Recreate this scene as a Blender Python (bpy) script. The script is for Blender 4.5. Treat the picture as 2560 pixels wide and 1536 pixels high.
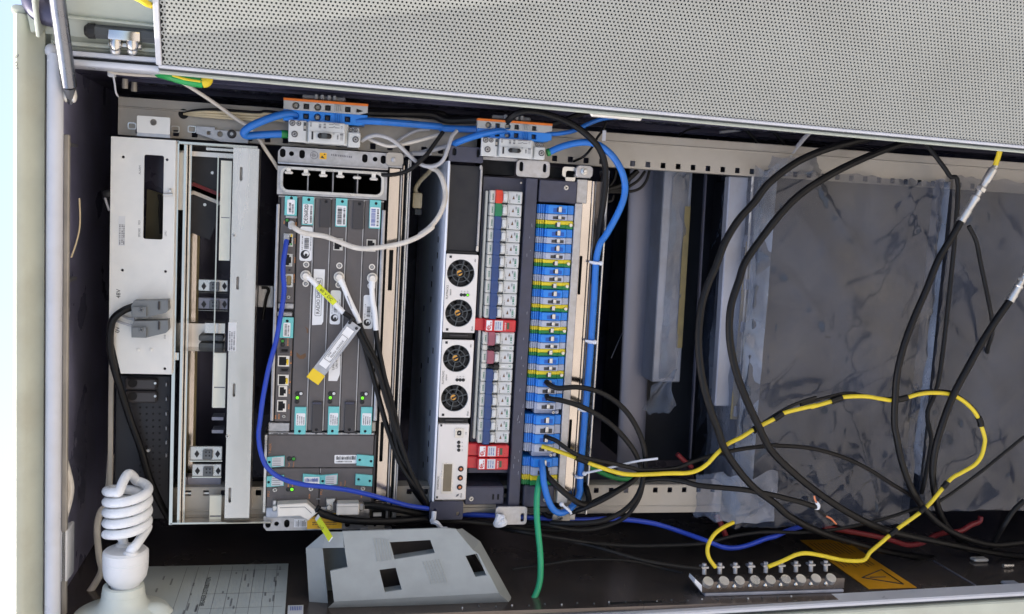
import bpy, bmesh, math, random
from mathutils import Vector, Matrix, noise as mnoise
random.seed(7)
for o in list(bpy.data.objects): bpy.data.objects.remove(o)
scene = bpy.context.scene
COL = scene.collection

# ------------------------------------------------------------------ frame of the place
# Work frame in millimetres: u = towards the cabinet's foot, v = towards its right side, w = out of its front.
# (the cabinet stands upright; the photographer held the camera rolled by 90 degrees)
S = 0.001
MW = Matrix(((0, 1, 0), (0, 0, -1), (-1, 0, 0)))      # columns: world directions of u, v, w
F, Z0 = 2400.0, 1284.0
eu = Vector((11420, 382, F)).normalized()
ed = Vector((-1533, 23130, F)); ed = (ed - eu * ed.dot(eu)).normalized()
ea = eu.cross(ed)                                    # away from the camera
O = Vector((0, 0, Z0))
def at(px, py, w=0.0):
    """survey point seen at photo position (px, py), lying w mm in front of the rack plane -> (u, v)"""
    r = Vector(((px - 1280) / F, (py - 768) / F, 1))
    t = (O.dot(-ea) + w) / r.dot(-ea)
    p = r * t - O
    return p.dot(eu), -p.dot(ed)
ZM = dict(A1=(0, 0, 3.709), A2=(0, 380, 3.709), A3=(0, 760, 3.709), A4=(0, 1136, 3.709),
          B1=(600, 220, 4.638), B2=(600, 480, 4.638), B3=(600, 760, 4.638), B4=(600, 1040, 4.638),
          C1=(1040, 240, 3.905), C2=(1040, 560, 3.905), C3=(1040, 880, 3.905), C4=(700, 1156, 3.866),
          D1=(1400, 280, 3.709), D2=(1920, 280, 3.709), D3=(1400, 680, 3.709), D4=(1920, 680, 3.709),
          D5=(1300, 1080, 3.255), D6=(1920, 1080, 3.255), D7=(350, 0, 2.356), D8=(1400, 0, 2.133),
          F=(0, 0, 0.966), P=(0, 0, 1.0))
def px(z, x, y):
    a, b, s = ZM[z]; return a + x / s, b + y / s
def pt(z, x, y, w=0.0):
    u, v = at(*px(z, x, y), w); return Vector((u, v, w))
def rect(z, x0, y0, x1, y1, w=0.0, z2=None):
    a = pt(z, x0, y0, w); b = pt(z2 or z, x1, y1, w)
    return a.x, b.x, b.y, a.y                        # u0, u1, v0, v1
def rc(z, x, y, hw, hh, w=0.0):                      # rectangle by centre and half sizes (in survey units)
    c = pt(z, x, y, w); s = ZM[z][2]; k = (pt(z, x + hw, y, w).x - pt(z, x - hw, y, w).x) / 2
    h = (pt(z, x, y - hh, w).y - pt(z, x, y + hh, w).y) / 2
    return c.x - k, c.x + k, c.y - h, c.y + h

# ------------------------------------------------------------------ camera
cam_d = bpy.data.cameras.new('camera'); cam = bpy.data.objects.new('camera', cam_d); COL.objects.link(cam)
comp = lambda c: Vector((c.dot(eu), -c.dot(ed), -c.dot(ea)))
cx, cy, cz = comp(Vector((1, 0, 0))), comp(Vector((0, -1, 0))), comp(Vector((0, 0, -1)))
cpos = comp(-O) * S
R3 = MW @ Matrix((cx, cy, cz)).transposed()
cam.matrix_world = Matrix.Translation(MW @ cpos) @ R3.to_4x4()
cam_d.sensor_width = 36; cam_d.lens = 36 * F / 2560; cam_d.clip_start = 0.02; cam_d.clip_end = 500
scene.camera = cam

# ------------------------------------------------------------------ light
SUN = Vector((9.8, 5.6, 1.0)).normalized()           # travel direction of sunlight in (u, v, w)
sw_ = MW @ SUN
world = bpy.data.worlds.new('World'); scene.world = world; world.use_nodes = True
nt = world.node_tree; bg = nt.nodes['Background']
sky = nt.nodes.new('ShaderNodeTexSky'); sky.sky_type = 'NISHITA'; sky.sun_disc = False
sky.sun_elevation = math.asin(-sw_.z); sky.sun_rotation = math.atan2(-sw_.x, -sw_.y)
sky.air_density = .9; sky.dust_density = 5.0; sky.ozone_density = 1.0
nt.links.new(sky.outputs[0], bg.inputs[0]); bg.inputs[1].default_value = 0.15
sl = bpy.data.lights.new('sun', 'SUN'); sl.energy = 2.8; sl.angle = math.radians(0.6); sl.color = (1, .95, .87)
so = bpy.data.objects.new('sun', sl); COL.objects.link(so)
so.rotation_euler = Vector((0, 0, -1)).rotation_difference(sw_).to_euler(); so.location = (-3, 1, 5)
scene.view_settings.view_transform = 'Standard'; scene.view_settings.look = 'None'
scene.view_settings.exposure = 1.35; scene.view_settings.gamma = 1.0
scene.view_settings.use_curve_mapping = False
scene.render.engine = 'CYCLES'; scene.cycles.max_bounces = 8

# ------------------------------------------------------------------ materials
def lin(c): return tuple(((x / 255) / 12.92 if x / 255 <= .04045 else ((x / 255 + .055) / 1.055) ** 2.4) for x in c)
MATS = {}
def mat(name, rgb, rough=.5, metal=0., var=.12, vs=60., bump=0., bs=900., dirt=0., dirt_rgb=(120, 112, 98), spec=.5,
        coat=0., emit=0., alpha=1., stretch=None, rv=.12):
    m = bpy.data.materials.new(name); m.use_nodes = True; n = m.node_tree; p = n.nodes['Principled BSDF']; L = n.links.new
    base = lin(rgb); N = n.nodes.new
    tc = N('ShaderNodeTexCoord'); mp = N('ShaderNodeMapping'); L(tc.outputs['Object'], mp.inputs[0])
    if stretch: mp.inputs['Scale'].default_value = stretch
    nz = N('ShaderNodeTexNoise'); nz.inputs['Scale'].default_value = vs; nz.inputs['Detail'].default_value = 5
    L(mp.outputs[0], nz.inputs['Vector'])
    mr = N('ShaderNodeMapRange'); mr.inputs[1].default_value = .3; mr.inputs[2].default_value = .7
    mr.inputs[3].default_value = 1 - var; mr.inputs[4].default_value = 1 + var; L(nz.outputs[0], mr.inputs[0])
    mu = N('ShaderNodeMix'); mu.data_type = 'RGBA'; mu.blend_type = 'MULTIPLY'; mu.inputs[0].default_value = 1
    mu.inputs[6].default_value = (*base, 1); L(mr.outputs[0], mu.inputs[7]); col = mu.outputs[2]
    if dirt > 0:
        n2 = N('ShaderNodeTexNoise'); n2.inputs['Scale'].default_value = vs * .35; n2.inputs['Detail'].default_value = 8
        n2.inputs['Roughness'].default_value = .7; L(tc.outputs['Object'], n2.inputs['Vector'])
        r2 = N('ShaderNodeMapRange'); r2.inputs[1].default_value = .5; r2.inputs[2].default_value = .72
        r2.inputs[3].default_value = 0; r2.inputs[4].default_value = dirt; L(n2.outputs[0], r2.inputs[0])
        m2 = N('ShaderNodeMix'); m2.data_type = 'RGBA'; L(r2.outputs[0], m2.inputs[0]); L(col, m2.inputs[6])
        m2.inputs[7].default_value = (*lin(dirt_rgb), 1); col = m2.outputs[2]
    L(col, p.inputs['Base Color'])
    p.inputs['Metallic'].default_value = metal; p.inputs['Specular IOR Level'].default_value = spec
    rr = N('ShaderNodeMapRange'); rr.inputs[1].default_value = .3; rr.inputs[2].default_value = .7
    rr.inputs[3].default_value = max(.03, rough - rv); rr.inputs[4].default_value = min(1, rough + rv)
    L(nz.outputs[0], rr.inputs[0]); L(rr.outputs[0], p.inputs['Roughness'])
    if coat: p.inputs['Coat Weight'].default_value = coat; p.inputs['Coat Roughness'].default_value = .12
    if emit: p.inputs['Emission Color'].default_value = (*base, 1); p.inputs['Emission Strength'].default_value = emit
    if alpha < 1: p.inputs['Alpha'].default_value = alpha
    if bump:
        nb = N('ShaderNodeTexNoise'); nb.inputs['Scale'].default_value = bs; nb.inputs['Detail'].default_value = 3
        L(mp.outputs[0], nb.inputs['Vector']); b = N('ShaderNodeBump'); b.inputs['Strength'].default_value = bump
        b.inputs['Distance'].default_value = .001; L(nb.outputs[0], b.inputs['Height']); L(b.outputs[0], p.inputs['Normal'])
    MATS[name] = m; return m
mat('beige', (186, 190, 175), .5, var=.06, vs=25, bump=.14, bs=1600, dirt=.4, dirt_rgb=(160, 155, 135))
mat('rim', (198, 200, 206), .38, var=.05, vs=30, dirt=.25, dirt_rgb=(170, 165, 155))
mat('door_sheet', (158, 160, 154), .5, var=.06, vs=12, dirt=.3, dirt_rgb=(150, 150, 140))
mat('door_shell', (178, 184, 172), .55, var=.05, vs=18, bump=.1, bs=1500)
mat('cavity', (74, 78, 80), .8, var=.2)
mat('interior', (74, 73, 94), .32, .3, var=.25, vs=12, dirt=.3, dirt_rgb=(84, 80, 84), bump=.08, bs=500)
mat('sidewall', (104, 97, 93), .22, .6, var=.25, vs=9, dirt=.35, dirt_rgb=(120, 102, 84), bump=.08, bs=400, stretch=(1, .4, 1))
mat('ceiling', (158, 158, 186), .34, .15, var=.3, vs=10, dirt=.4, dirt_rgb=(96, 90, 92))
mat('rod', (128, 131, 138), .25, .9, var=.15, vs=40)
mat('black', (22, 22, 24), .5, var=.2, rv=.1)
mat('void', (10, 10, 13), .8, var=.2)
mat('rail', (172, 166, 156), .45, .35, var=.1, vs=25, dirt=.3, dirt_rgb=(140, 128, 110), bump=.1)
mat('galv', (178, 178, 180), .4, .75, var=.16, vs=120, dirt=.3, dirt_rgb=(140, 138, 134), bump=.12, bs=500)
mat('steel', (222, 218, 214), .28, .9, var=.1, vs=22, dirt=.3, dirt_rgb=(176, 168, 160), bump=.12, bs=12, stretch=(1, .06, 1))
mat('chrome', (210, 206, 200), .14, 1., var=.08, vs=30)
mat('cover_white', (222, 221, 216), .45, .25, var=.05, vs=30, dirt=.2, dirt_rgb=(190, 186, 176), bump=.25, bs=1300)
mat('gold_steel', (200, 192, 184), .16, 1., var=.2, vs=22, bump=.3, bs=14, stretch=(1, .5, 1))
mat('radio', (92, 88, 88), .5, var=.08, vs=90, bump=.12, bs=1800, dirt=.12, dirt_rgb=(110, 92, 74))
mat('radio_dark', (60, 58, 60), .5, var=.1)
mat('teal', (112, 196, 196), .4, var=.06)
mat('label', (232, 233, 234), .5, var=.03, vs=40)
mat('label_dim', (206, 208, 210), .5, var=.04, vs=40)
mat('ink', (34, 34, 38), .6, var=.1)
mat('ink_grey', (105, 105, 110), .6, var=.1)
mat('ink_orange', (196, 130, 78), .6)
mat('ink_green', (30, 120, 90), .6)
mat('ink_blue', (60, 90, 170), .6)
mat('ink_red', (200, 40, 44), .5)
mat('yellow_tag', (232, 198, 40), .5, var=.05)
mat('yellow_wire', (222, 196, 40), .42, var=.08, dirt=.2, dirt_rgb=(170, 150, 70))
mat('lime_tag', (214, 222, 40), .5, var=.04)
mat('yellow_sticker', (232, 178, 34), .5, var=.06, dirt=.1)
mat('warn_old', (206, 146, 26), .55, var=.12, vs=30, dirt=.3, dirt_rgb=(130, 95, 40))
mat('blue_cable', (32, 110, 196), .4, var=.1, dirt=.25, dirt_rgb=(86, 120, 160))
mat('blue_net', (26, 62, 172), .4, var=.1, dirt=.2, dirt_rgb=(70, 86, 150))
mat('black_cable', (8, 8, 10), .46, var=.25, spec=.3, dirt=.08, dirt_rgb=(50, 47, 44), bump=.1, bs=400)
mat('dusty_cable', (18, 18, 19), .55, var=.3, spec=.3, dirt=.25, dirt_rgb=(46, 43, 40))
mat('white_cable', (214, 208, 198), .42, var=.06, dirt=.3, dirt_rgb=(170, 160, 146))
mat('grey_cable', (176, 176, 178), .45, var=.06)
mat('cream_cable', (205, 190, 155), .45, var=.06)
mat('green_cable', (38, 158, 108), .38, var=.06)
mat('green', (26, 130, 66), .4, var=.06)
mat('earth_green', (24, 150, 70), .4)
mat('red_cable', (112, 20, 28), .45, var=.1)
mat('tie', (214, 218, 226), .35, var=.05)
mat('blue_well_shade', (20, 84, 170), .45)  # darker copy of the terminal blue, shade inside the screw wells
mat('blue_term', (34, 128, 218), .4, var=.06)
mat('grey_term', (172, 178, 194), .45, var=.06)
mat('pale_term', (176, 178, 176), .5, var=.05)
mat('yellow_term', (228, 206, 40), .4, var=.06)
mat('orange', (226, 118, 36), .45, var=.06)
mat('power_blue', (66, 68, 84), .42, .25, var=.14, vs=60, dirt=.25, dirt_rgb=(84, 84, 94), bump=.1)
mat('power_top', (232, 240, 255), .42, 0., var=.2, vs=14, dirt=.3, dirt_rgb=(120, 124, 142), bump=.15, bs=200, stretch=(1, .35, 1))
mat('module_white', (224, 220, 216), .42, .1, var=.03, vs=40)
mat('breaker', (206, 208, 206), .42, var=.03)
mat('breaker_cream', (208, 206, 196), .42, var=.04)
mat('lever_red', (214, 58, 34), .4); mat('lever_green', (22, 120, 78), .4); mat('lever_blue', (38, 66, 118), .4)
mat('lever_pink', (150, 84, 98), .42)
mat('claro_red', (196, 32, 42), .35, coat=.4)
mat('lcd', (104, 94, 74), .15, coat=.6, var=.15)
mat('lcd_dark', (66, 84, 62), .2)
mat('brass', (206, 158, 84), .3, .7)
mat('copper', (206, 130, 96), .35, .9)
mat('led_on', (110, 230, 40), .3, emit=.35)
mat('led_green', (60, 150, 60), .3)
mat('led_white', (222, 224, 224), .3)
mat('led_off', (38, 40, 40), .3)
mat('grey_plug', (112, 116, 118), .5, var=.06)
mat('lamp_glass', (232, 235, 238), .3, var=.02, coat=.3)
mat('lamp_plastic', (228, 230, 232), .42, var=.02)
mat('holder', (214, 220, 212), .42, var=.03)
mat('bezel', (142, 148, 149), .55, var=.06, dirt=.2, dirt_rgb=(104, 108, 106), bump=.18, bs=1400)
mat('paper', (180, 188, 186), .7, var=.03, vs=20)
mat('olive', (84, 80, 62), .6, var=.1)
mat('painted_sky_glare', (238, 234, 214), .6, var=.04)  # cream colour stands in for sky mirrored in chrome
mat('silver', (206, 205, 202), .32, .85, var=.06)
mat('silver_paint', (226, 222, 214), .42, .3, var=.04)
mat('transparent_tag', (196, 200, 206), .2, alpha=.6, coat=.5)
mat('dusty_metal', (160, 164, 176), .5, .4, var=.25, vs=18, dirt=.45, dirt_rgb=(120, 112, 96), stretch=(1, .4, 1))
mat('back_metal', (142, 141, 152), .42, .5, var=.2, vs=10, dirt=.3, dirt_rgb=(130, 124, 120), stretch=(1, .3, 1))
mat('battery', (26, 27, 34), .5, var=.2, vs=20, dirt=.25, dirt_rgb=(56, 54, 56))
mat('tape', (140, 124, 82), .55, var=.15, dirt=.3, dirt_rgb=(110, 104, 92))
mat('soil', (152, 146, 138), .9, var=.2, vs=3)
mat('rust', (104, 78, 56), .7, var=.2)

# ------------------------------------------------------------------ mesh helpers
class MB:
    def __init__(s): s.bm = bmesh.new()
    def box(s, u0, u1, v0, v1, w0, w1, b=0., seg=1):
        r = bmesh.ops.create_cube(s.bm, size=1.0)
        m = Matrix.Translation(((u0 + u1) / 2, (v0 + v1) / 2, (w0 + w1) / 2)) @ Matrix.Diagonal((abs(u1 - u0), abs(v1 - v0), abs(w1 - w0), 1))
        bmesh.ops.transform(s.bm, matrix=m, verts=r['verts'])
        if b > 0:
            b = min(b, .45 * min(abs(u1 - u0), abs(v1 - v0), abs(w1 - w0)))
            e = list({e for v in r['verts'] for e in v.link_edges})
            bmesh.ops.bevel(s.bm, geom=e, offset=b, segments=seg, affect='EDGES', profile=.5)
        return s
    def rbox(s, r, w0, w1, b=0., seg=1): return s.box(r[0], r[1], r[2], r[3], w0, w1, b, seg)
    def obox(s, c, x, y, hx, hy, hz, b=0.):
        """oriented box: centre, axes x and y, half sizes"""
        x = x.normalized(); z = x.cross(y).normalized(); y = z.cross(x)
        r = bmesh.ops.create_cube(s.bm, size=2.0); vs = r['verts']
        m = Matrix.Translation(c) @ Matrix((x, y, z)).transposed().to_4x4() @ Matrix.Diagonal((hx, hy, hz, 1))
        bmesh.ops.transform(s.bm, matrix=m, verts=vs)
        if b > 0: bmesh.ops.bevel(s.bm, geom=list({e for v in vs for e in v.link_edges}), offset=b, segments=1, affect='EDGES')
        return s
    def cyl(s, p0, p1, r0, r1=None, seg=16, caps=True):
        p0, p1 = Vector(p0), Vector(p1); r1 = r0 if r1 is None else r1
        d = p1 - p0; q = Vector((0, 0, 1)).rotation_difference(d)
        m = Matrix.Translation((p0 + p1) / 2) @ q.to_matrix().to_4x4()
        bmesh.ops.create_cone(s.bm, cap_ends=caps, segments=seg, radius1=max(r0, .001), radius2=max(r1, .001), depth=d.length, matrix=m)
        return s
    def ball(s, c, r, sc=(1, 1, 1), seg=12):
        bmesh.ops.create_uvsphere(s.bm, u_segments=seg, v_segments=seg // 2 + 2, radius=r, matrix=Matrix.Translation(c) @ Matrix.Diagonal((*sc, 1))); return s
    def prism(s, poly, w0, w1):
        a = [s.bm.verts.new((p[0], p[1], w0)) for p in poly]; b = [s.bm.verts.new((p[0], p[1], w1)) for p in poly]
        n = len(poly); s.bm.faces.new(a[::-1]); s.bm.faces.new(b)
        for i in range(n): s.bm.faces.new((a[i], a[(i + 1) % n], b[(i + 1) % n], b[i]))
        return s
    def extr(s, prof, v0, v1):
        """profile of (u, w) points swept along v"""
        a = [s.bm.verts.new((p[0], v0, p[1])) for p in prof]; b = [s.bm.verts.new((p[0], v1, p[1])) for p in prof]
        n = len(prof); s.bm.faces.new(a[::-1]); s.bm.faces.new(b)
        for i in range(n): s.bm.faces.new((a[i], a[(i + 1) % n], b[(i + 1) % n], b[i]))
        return s
    def quad(s, *ps): s.bm.faces.new([s.bm.verts.new(p) for p in ps]); return s
    def lathe(s, prof, base, axis, seg=24):
        """profile of (radius, height) turned round axis"""
        axis = Vector(axis).normalized(); q = Vector((0, 0, 1)).rotation_difference(axis); rings = []
        for r, h in prof:
            rings.append([s.bm.verts.new(Vector(base) + q @ Vector((r * math.cos(2 * math.pi * i / seg), r * math.sin(2 * math.pi * i / seg), h))) for i in range(seg)])
        for a, b in zip(rings, rings[1:]):
            for i in range(seg): s.bm.faces.new((a[i], a[(i + 1) % seg], b[(i + 1) % seg], b[i]))
        s.bm.faces.new(rings[0][::-1]); s.bm.faces.new(rings[-1]); return s
    def tube(s, pts, r, seg=10, sub=6, smooth=True):
        pts = [Vector(p) for p in pts]
        P = []
        if smooth and len(pts) > 2:
            E = [pts[0] * 2 - pts[1]] + pts + [pts[-1] * 2 - pts[-2]]
            for i in range(1, len(E) - 2):
                for k in range(sub):
                    t = k / sub; a, b, c, d = E[i - 1:i + 3]
                    P.append(.5 * ((2 * b) + (c - a) * t + (2 * a - 5 * b + 4 * c - d) * t * t + (3 * b - a - 3 * c + d) * t ** 3))
            P.append(pts[-1])
        else: P = pts
        P = [p for i, p in enumerate(P) if i == 0 or (p - P[i - 1]).length > 1e-4]
        t0 = (P[1] - P[0]).normalized(); n0 = t0.orthogonal().normalized(); rings = []
        for i, p in enumerate(P):
            t = (P[min(i + 1, len(P) - 1)] - P[max(i - 1, 0)]).normalized()
            q = t0.rotation_difference(t); n0 = (q @ n0); n0 = (n0 - t * n0.dot(t)).normalized(); t0 = t; b = t.cross(n0)
            rr = r(i / (len(P) - 1)) if callable(r) else r
            rings.append([s.bm.verts.new(p + (n0 * math.cos(2 * math.pi * k / seg) + b * math.sin(2 * math.pi * k / seg)) * rr) for k in range(seg)])
        for a, b in zip(rings, rings[1:]):
            for k in range(seg): s.bm.faces.new((a[k], a[(k + 1) % seg], b[(k + 1) % seg], b[k]))
        s.bm.faces.new(rings[0][::-1]); s.bm.faces.new(rings[-1]); return s
    def mesh(s, name, origin=(0, 0, 0), smooth=True):
        bmesh.ops.recalc_face_normals(s.bm, faces=s.bm.faces)
        me = bpy.data.meshes.new(name); o = Vector(origin)
        for v in s.bm.verts: v.co = (v.co - o) * S
        s.bm.to_mesh(me); s.bm.free()
        if smooth:
            me.shade_smooth(); me.set_sharp_from_angle(angle=math.radians(34))
        return me
def plate(outer, holes, w0, w1, bev=0.):
    """flat plate of outline and holes (lists of (u, v)), as an MB; real openings"""
    cu = bpy.data.curves.new('t', 'CURVE'); cu.dimensions = '2D'; cu.fill_mode = 'BOTH'; cu.extrude = (w1 - w0) / 2 - bev
    cu.bevel_depth = bev; cu.bevel_resolution = 0
    for poly in [outer] + list(holes):
        sp = cu.splines.new('POLY'); sp.points.add(len(poly) - 1); sp.use_cyclic_u = True
        for p, q in zip(sp.points, poly): p.co = (q[0], q[1], 0, 1)
    ob = bpy.data.objects.new('t', cu); me = bpy.data.meshes.new_from_object(ob)
    m = MB(); m.bm.from_mesh(me); bmesh.ops.remove_doubles(m.bm, verts=m.bm.verts, dist=1e-4)
    for v in m.bm.verts: v.co.z += (w0 + w1) / 2
    bpy.data.objects.remove(ob); bpy.data.curves.remove(cu); bpy.data.meshes.remove(me); return m
def rr(r, rad=2., n=4):
    """rounded rectangle outline"""
    u0, u1, v0, v1 = r; rad = min(rad, (u1 - u0) / 2, (v1 - v0) / 2); out = []
    for cx_, cy_, a in ((u1 - rad, v1 - rad, 0), (u0 + rad, v1 - rad, 90), (u0 + rad, v0 + rad, 180), (u1 - rad, v0 + rad, 270)):
        for k in range(n + 1):
            t = math.radians(a + 90 * k / n); out.append((cx_ + rad * math.cos(t), cy_ + rad * math.sin(t)))
    return out
def circ(c, r, n=16): return [(c[0] + r * math.cos(2 * math.pi * k / n), c[1] + r * math.sin(2 * math.pi * k / n)) for k in range(n)]
def obj(name, me, m, parent=None):
    o = bpy.data.objects.new(name, me); COL.objects.link(o)
    if m and not me.materials: me.materials.append(MATS[m])
    if parent: o.parent = parent
    return o
def settle(o, origin):
    o.matrix_world = Matrix.Translation(MW @ (Vector(origin) * S)) @ MW.to_4x4()
ORG = {}
def thing(name, label, cat, origin, group=None):
    e = bpy.data.objects.new(name, None); COL.objects.link(e); e.empty_display_size = .02; settle(e, origin)
    e['label'] = label; e['category'] = cat
    if group: e['group'] = group
    ORG[e.name] = Vector(origin); return e
def org(o):
    while o.parent: o = o.parent
    return ORG[o.name]
def part(parent, name, mb, m, label=None, kind=None, smooth=True):
    o = obj(name, mb.mesh(name, org(parent), smooth), m, parent)
    if label: o['label'] = label
    if kind: o['kind'] = kind
    return o
def solo(name, mb, m, label, cat, origin, group=None):
    o = obj(name, mb.mesh(name, origin), m); settle(o, origin); o['label'] = label; o['category'] = cat
    if group: o['group'] = group
    ORG[o.name] = Vector(origin); return o
def dup(root, delta, label=None):
    """copy of a thing with its parts and sub-parts, moved by delta (u, v, w)"""
    def rec(o, par):
        c = o.copy(); COL.objects.link(c)
        if par: c.parent = par
        for ch in o.children: rec(ch, c)
        return c
    r = rec(root, None); d = ORG[root.name] + Vector(delta); settle(r, d); ORG[r.name] = d
    if label: r['label'] = label
    return r
def text(parent, s, p, size, ang=90., m='ink', name='lettering', spacing=1., align='CENTER', lift=.35, xs=1.):
    """flat print: p = (u, v, w) centre, size = cap height in mm, ang = reading direction in the (u, v) plane"""
    cu = bpy.data.curves.new('t', 'FONT'); cu.body = s; cu.size = size * 1.4; cu.align_x = align; cu.align_y = 'CENTER'
    cu.space_character = spacing; cu.extrude = 0; cu.resolution_u = 2
    ob = bpy.data.objects.new('t', cu); me = bpy.data.meshes.new_from_object(ob)
    a = math.radians(ang); c, sn = math.cos(a), math.sin(a); o = org(parent)
    for v in me.vertices:
        x, y = v.co.x * xs, v.co.y; q = Vector((p[0] + x * c - y * sn, p[1] + x * sn + y * c, p[2] + lift)) - o; v.co = q * S
    bpy.data.objects.remove(ob); bpy.data.curves.remove(cu); me.name = name
    return obj(name, me, m, parent)
def bars(parent, r, w, n, along='v', m='ink', name='barcode', seed=1, fill=.55):
    """printed bars or lines: n strips spread over rectangle r"""
    rnd = random.Random(seed); mb = MB(); u0, u1, v0, v1 = r; a, b = (v0, v1) if along == 'v' else (u0, u1); st = (b - a) / n
    for i in range(n):
        k = st * fill * rnd.uniform(.4, 1.5); x = a + i * st
        if along == 'v': mb.quad((u0, x, w), (u1, x, w), (u1, x + min(k, st * .9), w), (u0, x + min(k, st * .9), w))
        else:
            e = rnd.uniform(0, .35) * (v1 - v0)
            mb.quad((x, v0, w), (x + min(k, st * .9), v0, w), (x + min(k, st * .9), v1 - e, w), (x, v1 - e, w))
    return part(parent, name, mb, m, smooth=False)
def scrib(parent, n, p, size, ang=90., m='ink_grey', seed=3):
    """print too small to read in the photograph: n short strokes in a row"""
    rnd = random.Random(seed * 7 + n); mb = MB(); a = math.radians(ang); d = Vector((math.cos(a), math.sin(a), 0)); q = Vector((-d.y, d.x, 0)); c = Vector(p) + Vector((0, 0, .35)); st = size * .85
    for i in range(n):
        o = c + d * (i - n / 2) * st; h = size * rnd.uniform(.35, .55); k = st * rnd.uniform(.35, .75)
        mb.quad(o - q * h, o + d * k - q * h, o + d * k + q * h, o + q * h)
    return part(parent, 'print', mb, m, kind='stuff', smooth=False)
def screw(parent, p, r, m='silver', h=2.):
    mb = MB(); mb.cyl((p[0], p[1], p[2]), (p[0], p[1], p[2] + h), r, r * .8, 14)
    o = part(parent, 'screw', mb, m); k = MB(); w = p[2] + h
    for a in (.5, 2.07):
        d = Vector((math.cos(a), math.sin(a), 0)) * r * .6; q = Vector((-d.y, d.x, 0)) * .22; c = Vector((p[0], p[1], w + .15))
        k.quad(c - d - q, c + d - q, c + d + q, c - d + q)
    part(o, 'cross_slot', k, 'ink', smooth=False); return o
def pts_of(lst, w=30.):
    """path given as (zoom, x, y[, w]) survey entries"""
    out = []; z = None
    for e in lst:
        if isinstance(e[0], str): z = e[0]; e = e[1:]
        if len(e) > 2: w = e[2]
        out.append(pt(z, e[0], e[1], w))
    return out
def cable(label, path, d, m, w=30., cat='cable', name='cable', group=None, seg=10):
    P = pts_of(path, w); return solo(name, MB().tube(P, d / 2, seg), m, label, cat, P[0], group)
# ================================================================== the setting
gm = MB(); gm.quad((1150, -30000, -30000), (1150, 30000, -30000), (1150, 30000, 30000), (1150, -30000, 30000))
g = obj('ground', gm.mesh('ground', (1150, 0, 0)), 'soil'); settle(g, (1150, 0, 0)); g['kind'] = 'structure'

# ================================================================== cabinet
WR = 100.                                             # front plane of the opening's rim
UT = at(*px('A1', 425, 900), WR)[0]                   # rim at the cabinet's top
VB = pt('D6', 1000, 1352, 92).y                       # inner face of the left side wall
VT = pt('A1', 1000, 640, 92).y                        # inner face of the right side wall
UB = 1140.
cab = thing('equipment_cabinet', 'tall beige outdoor telecom cabinet standing open with equipment inside', 'cabinet', (UB, -60, -150))
# roof with a rounded front lip
u_o = pt('A1', 98, 400, 114).x; u_i = pt('A1', 215, 400, 114).x; u_s = pt('A1', 412, 400, 100).x
vtop = pt('A1', 150, 120, 114).y
prof = [(u_o - 2, -420), (u_o, 100), (u_o + 1.5, 109), (u_o + 6, 114), (u_i - 6, 114), (u_i - 1, 112), (u_i + 3, 107), (u_i + 6, 98), (u_s - 2, 90), (u_s - 2, 86), (u_s - 12, 84), (u_s - 12, -420)]
part(cab, 'roof', MB().extr(prof, VB - 140, vtop), 'beige')
part(cab, 'roof_corner', MB().box(u_o - 2, pt('A1', 255, 60, 110).x, vtop, pt('A1', 150, 60, 110).y + 3, 50, 108, 4, 2), 'beige')
# tube-like gasket round the opening
uc = pt('A1', 502, 1000, WR).x; rt = (pt('A1', 580, 1000, WR).x - pt('A1', 425, 1000, WR).x) / 2
vc = pt('A1', 700, 565, WR).y
part(cab, 'top_gasket', MB().tube([(uc, VB - 150, WR - rt + 4), (uc, -200, WR - rt + 4), (uc, 0, WR - rt + 4), (uc, vc + 6, WR - rt + 4)], rt, 18, smooth=False), 'rim')
part(cab, 'gasket_corner', MB().ball((uc - 4, vc + 9, WR - rt + 6), 6, (1.1, 1.3, 1)), 'rim')
m = MB()
a = pt('A1', 470, 450, WR); b = pt('A1', 470, 500, WR); m.box(a.x, UB, b.y, a.y, WR - 30, WR - 2, 2, 2); part(cab, 'side_gasket', m, 'rim')
a = pt('A1', 450, 530, WR); b = pt('A1', 450, 592, WR); part(cab, 'side_rim', MB().box(a.x - 2, UB, b.y, a.y, WR - 34, WR + 2, 3, 2), 'rim')
a2 = pt('A1', 470, 500, WR); part(cab, 'rim_groove', MB().box(a2.x, UB, a.y, a2.y, WR - 40, WR - 8), 'black')
# beige jamb outside the rim, stepped
j0 = pt('A1', 300, 370, WR - 10); j1 = pt('A1', 300, 190, WR - 10)
part(cab, 'jamb', MB().box(u_s + 2, UB, pt('A1', 470, 440, WR).y + 1, j1.y, WR - 60, WR - 16, 2), 'beige')
part(cab, 'jamb_edge', MB().box(u_s + 4, UB, j0.y - 3, j0.y + 2, WR - 17, WR - 9, 1.5, 2), 'beige')
part(cab, 'outer_side_panel', MB().box(u_s - 2, UB, j1.y, j1.y + 60, -420, WR - 40), 'beige')
fl = MB(); p0, p1, p2, p3 = pt('A1', 225, 0, 112), pt('A1', 275, 0, 112), pt('A1', 345, 290, 112), pt('A1', 290, 300, 112)
fl.prism([(p0.x, p0.y), (p3.x, p3.y), (p2.x, p2.y), (p1.x + 4, p1.y)], 96, 113); part(cab, 'corner_flange', fl, 'beige')
m = MB(); p = [pt('A1', 330, -40, 108), pt('A1', 350, 40, 108), pt('A1', 400, 100, 108), pt('A1', 520, 130, 108)]
part(cab, 'rubber_bumper', m.tube(p, 15, 12), 'interior')
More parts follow.
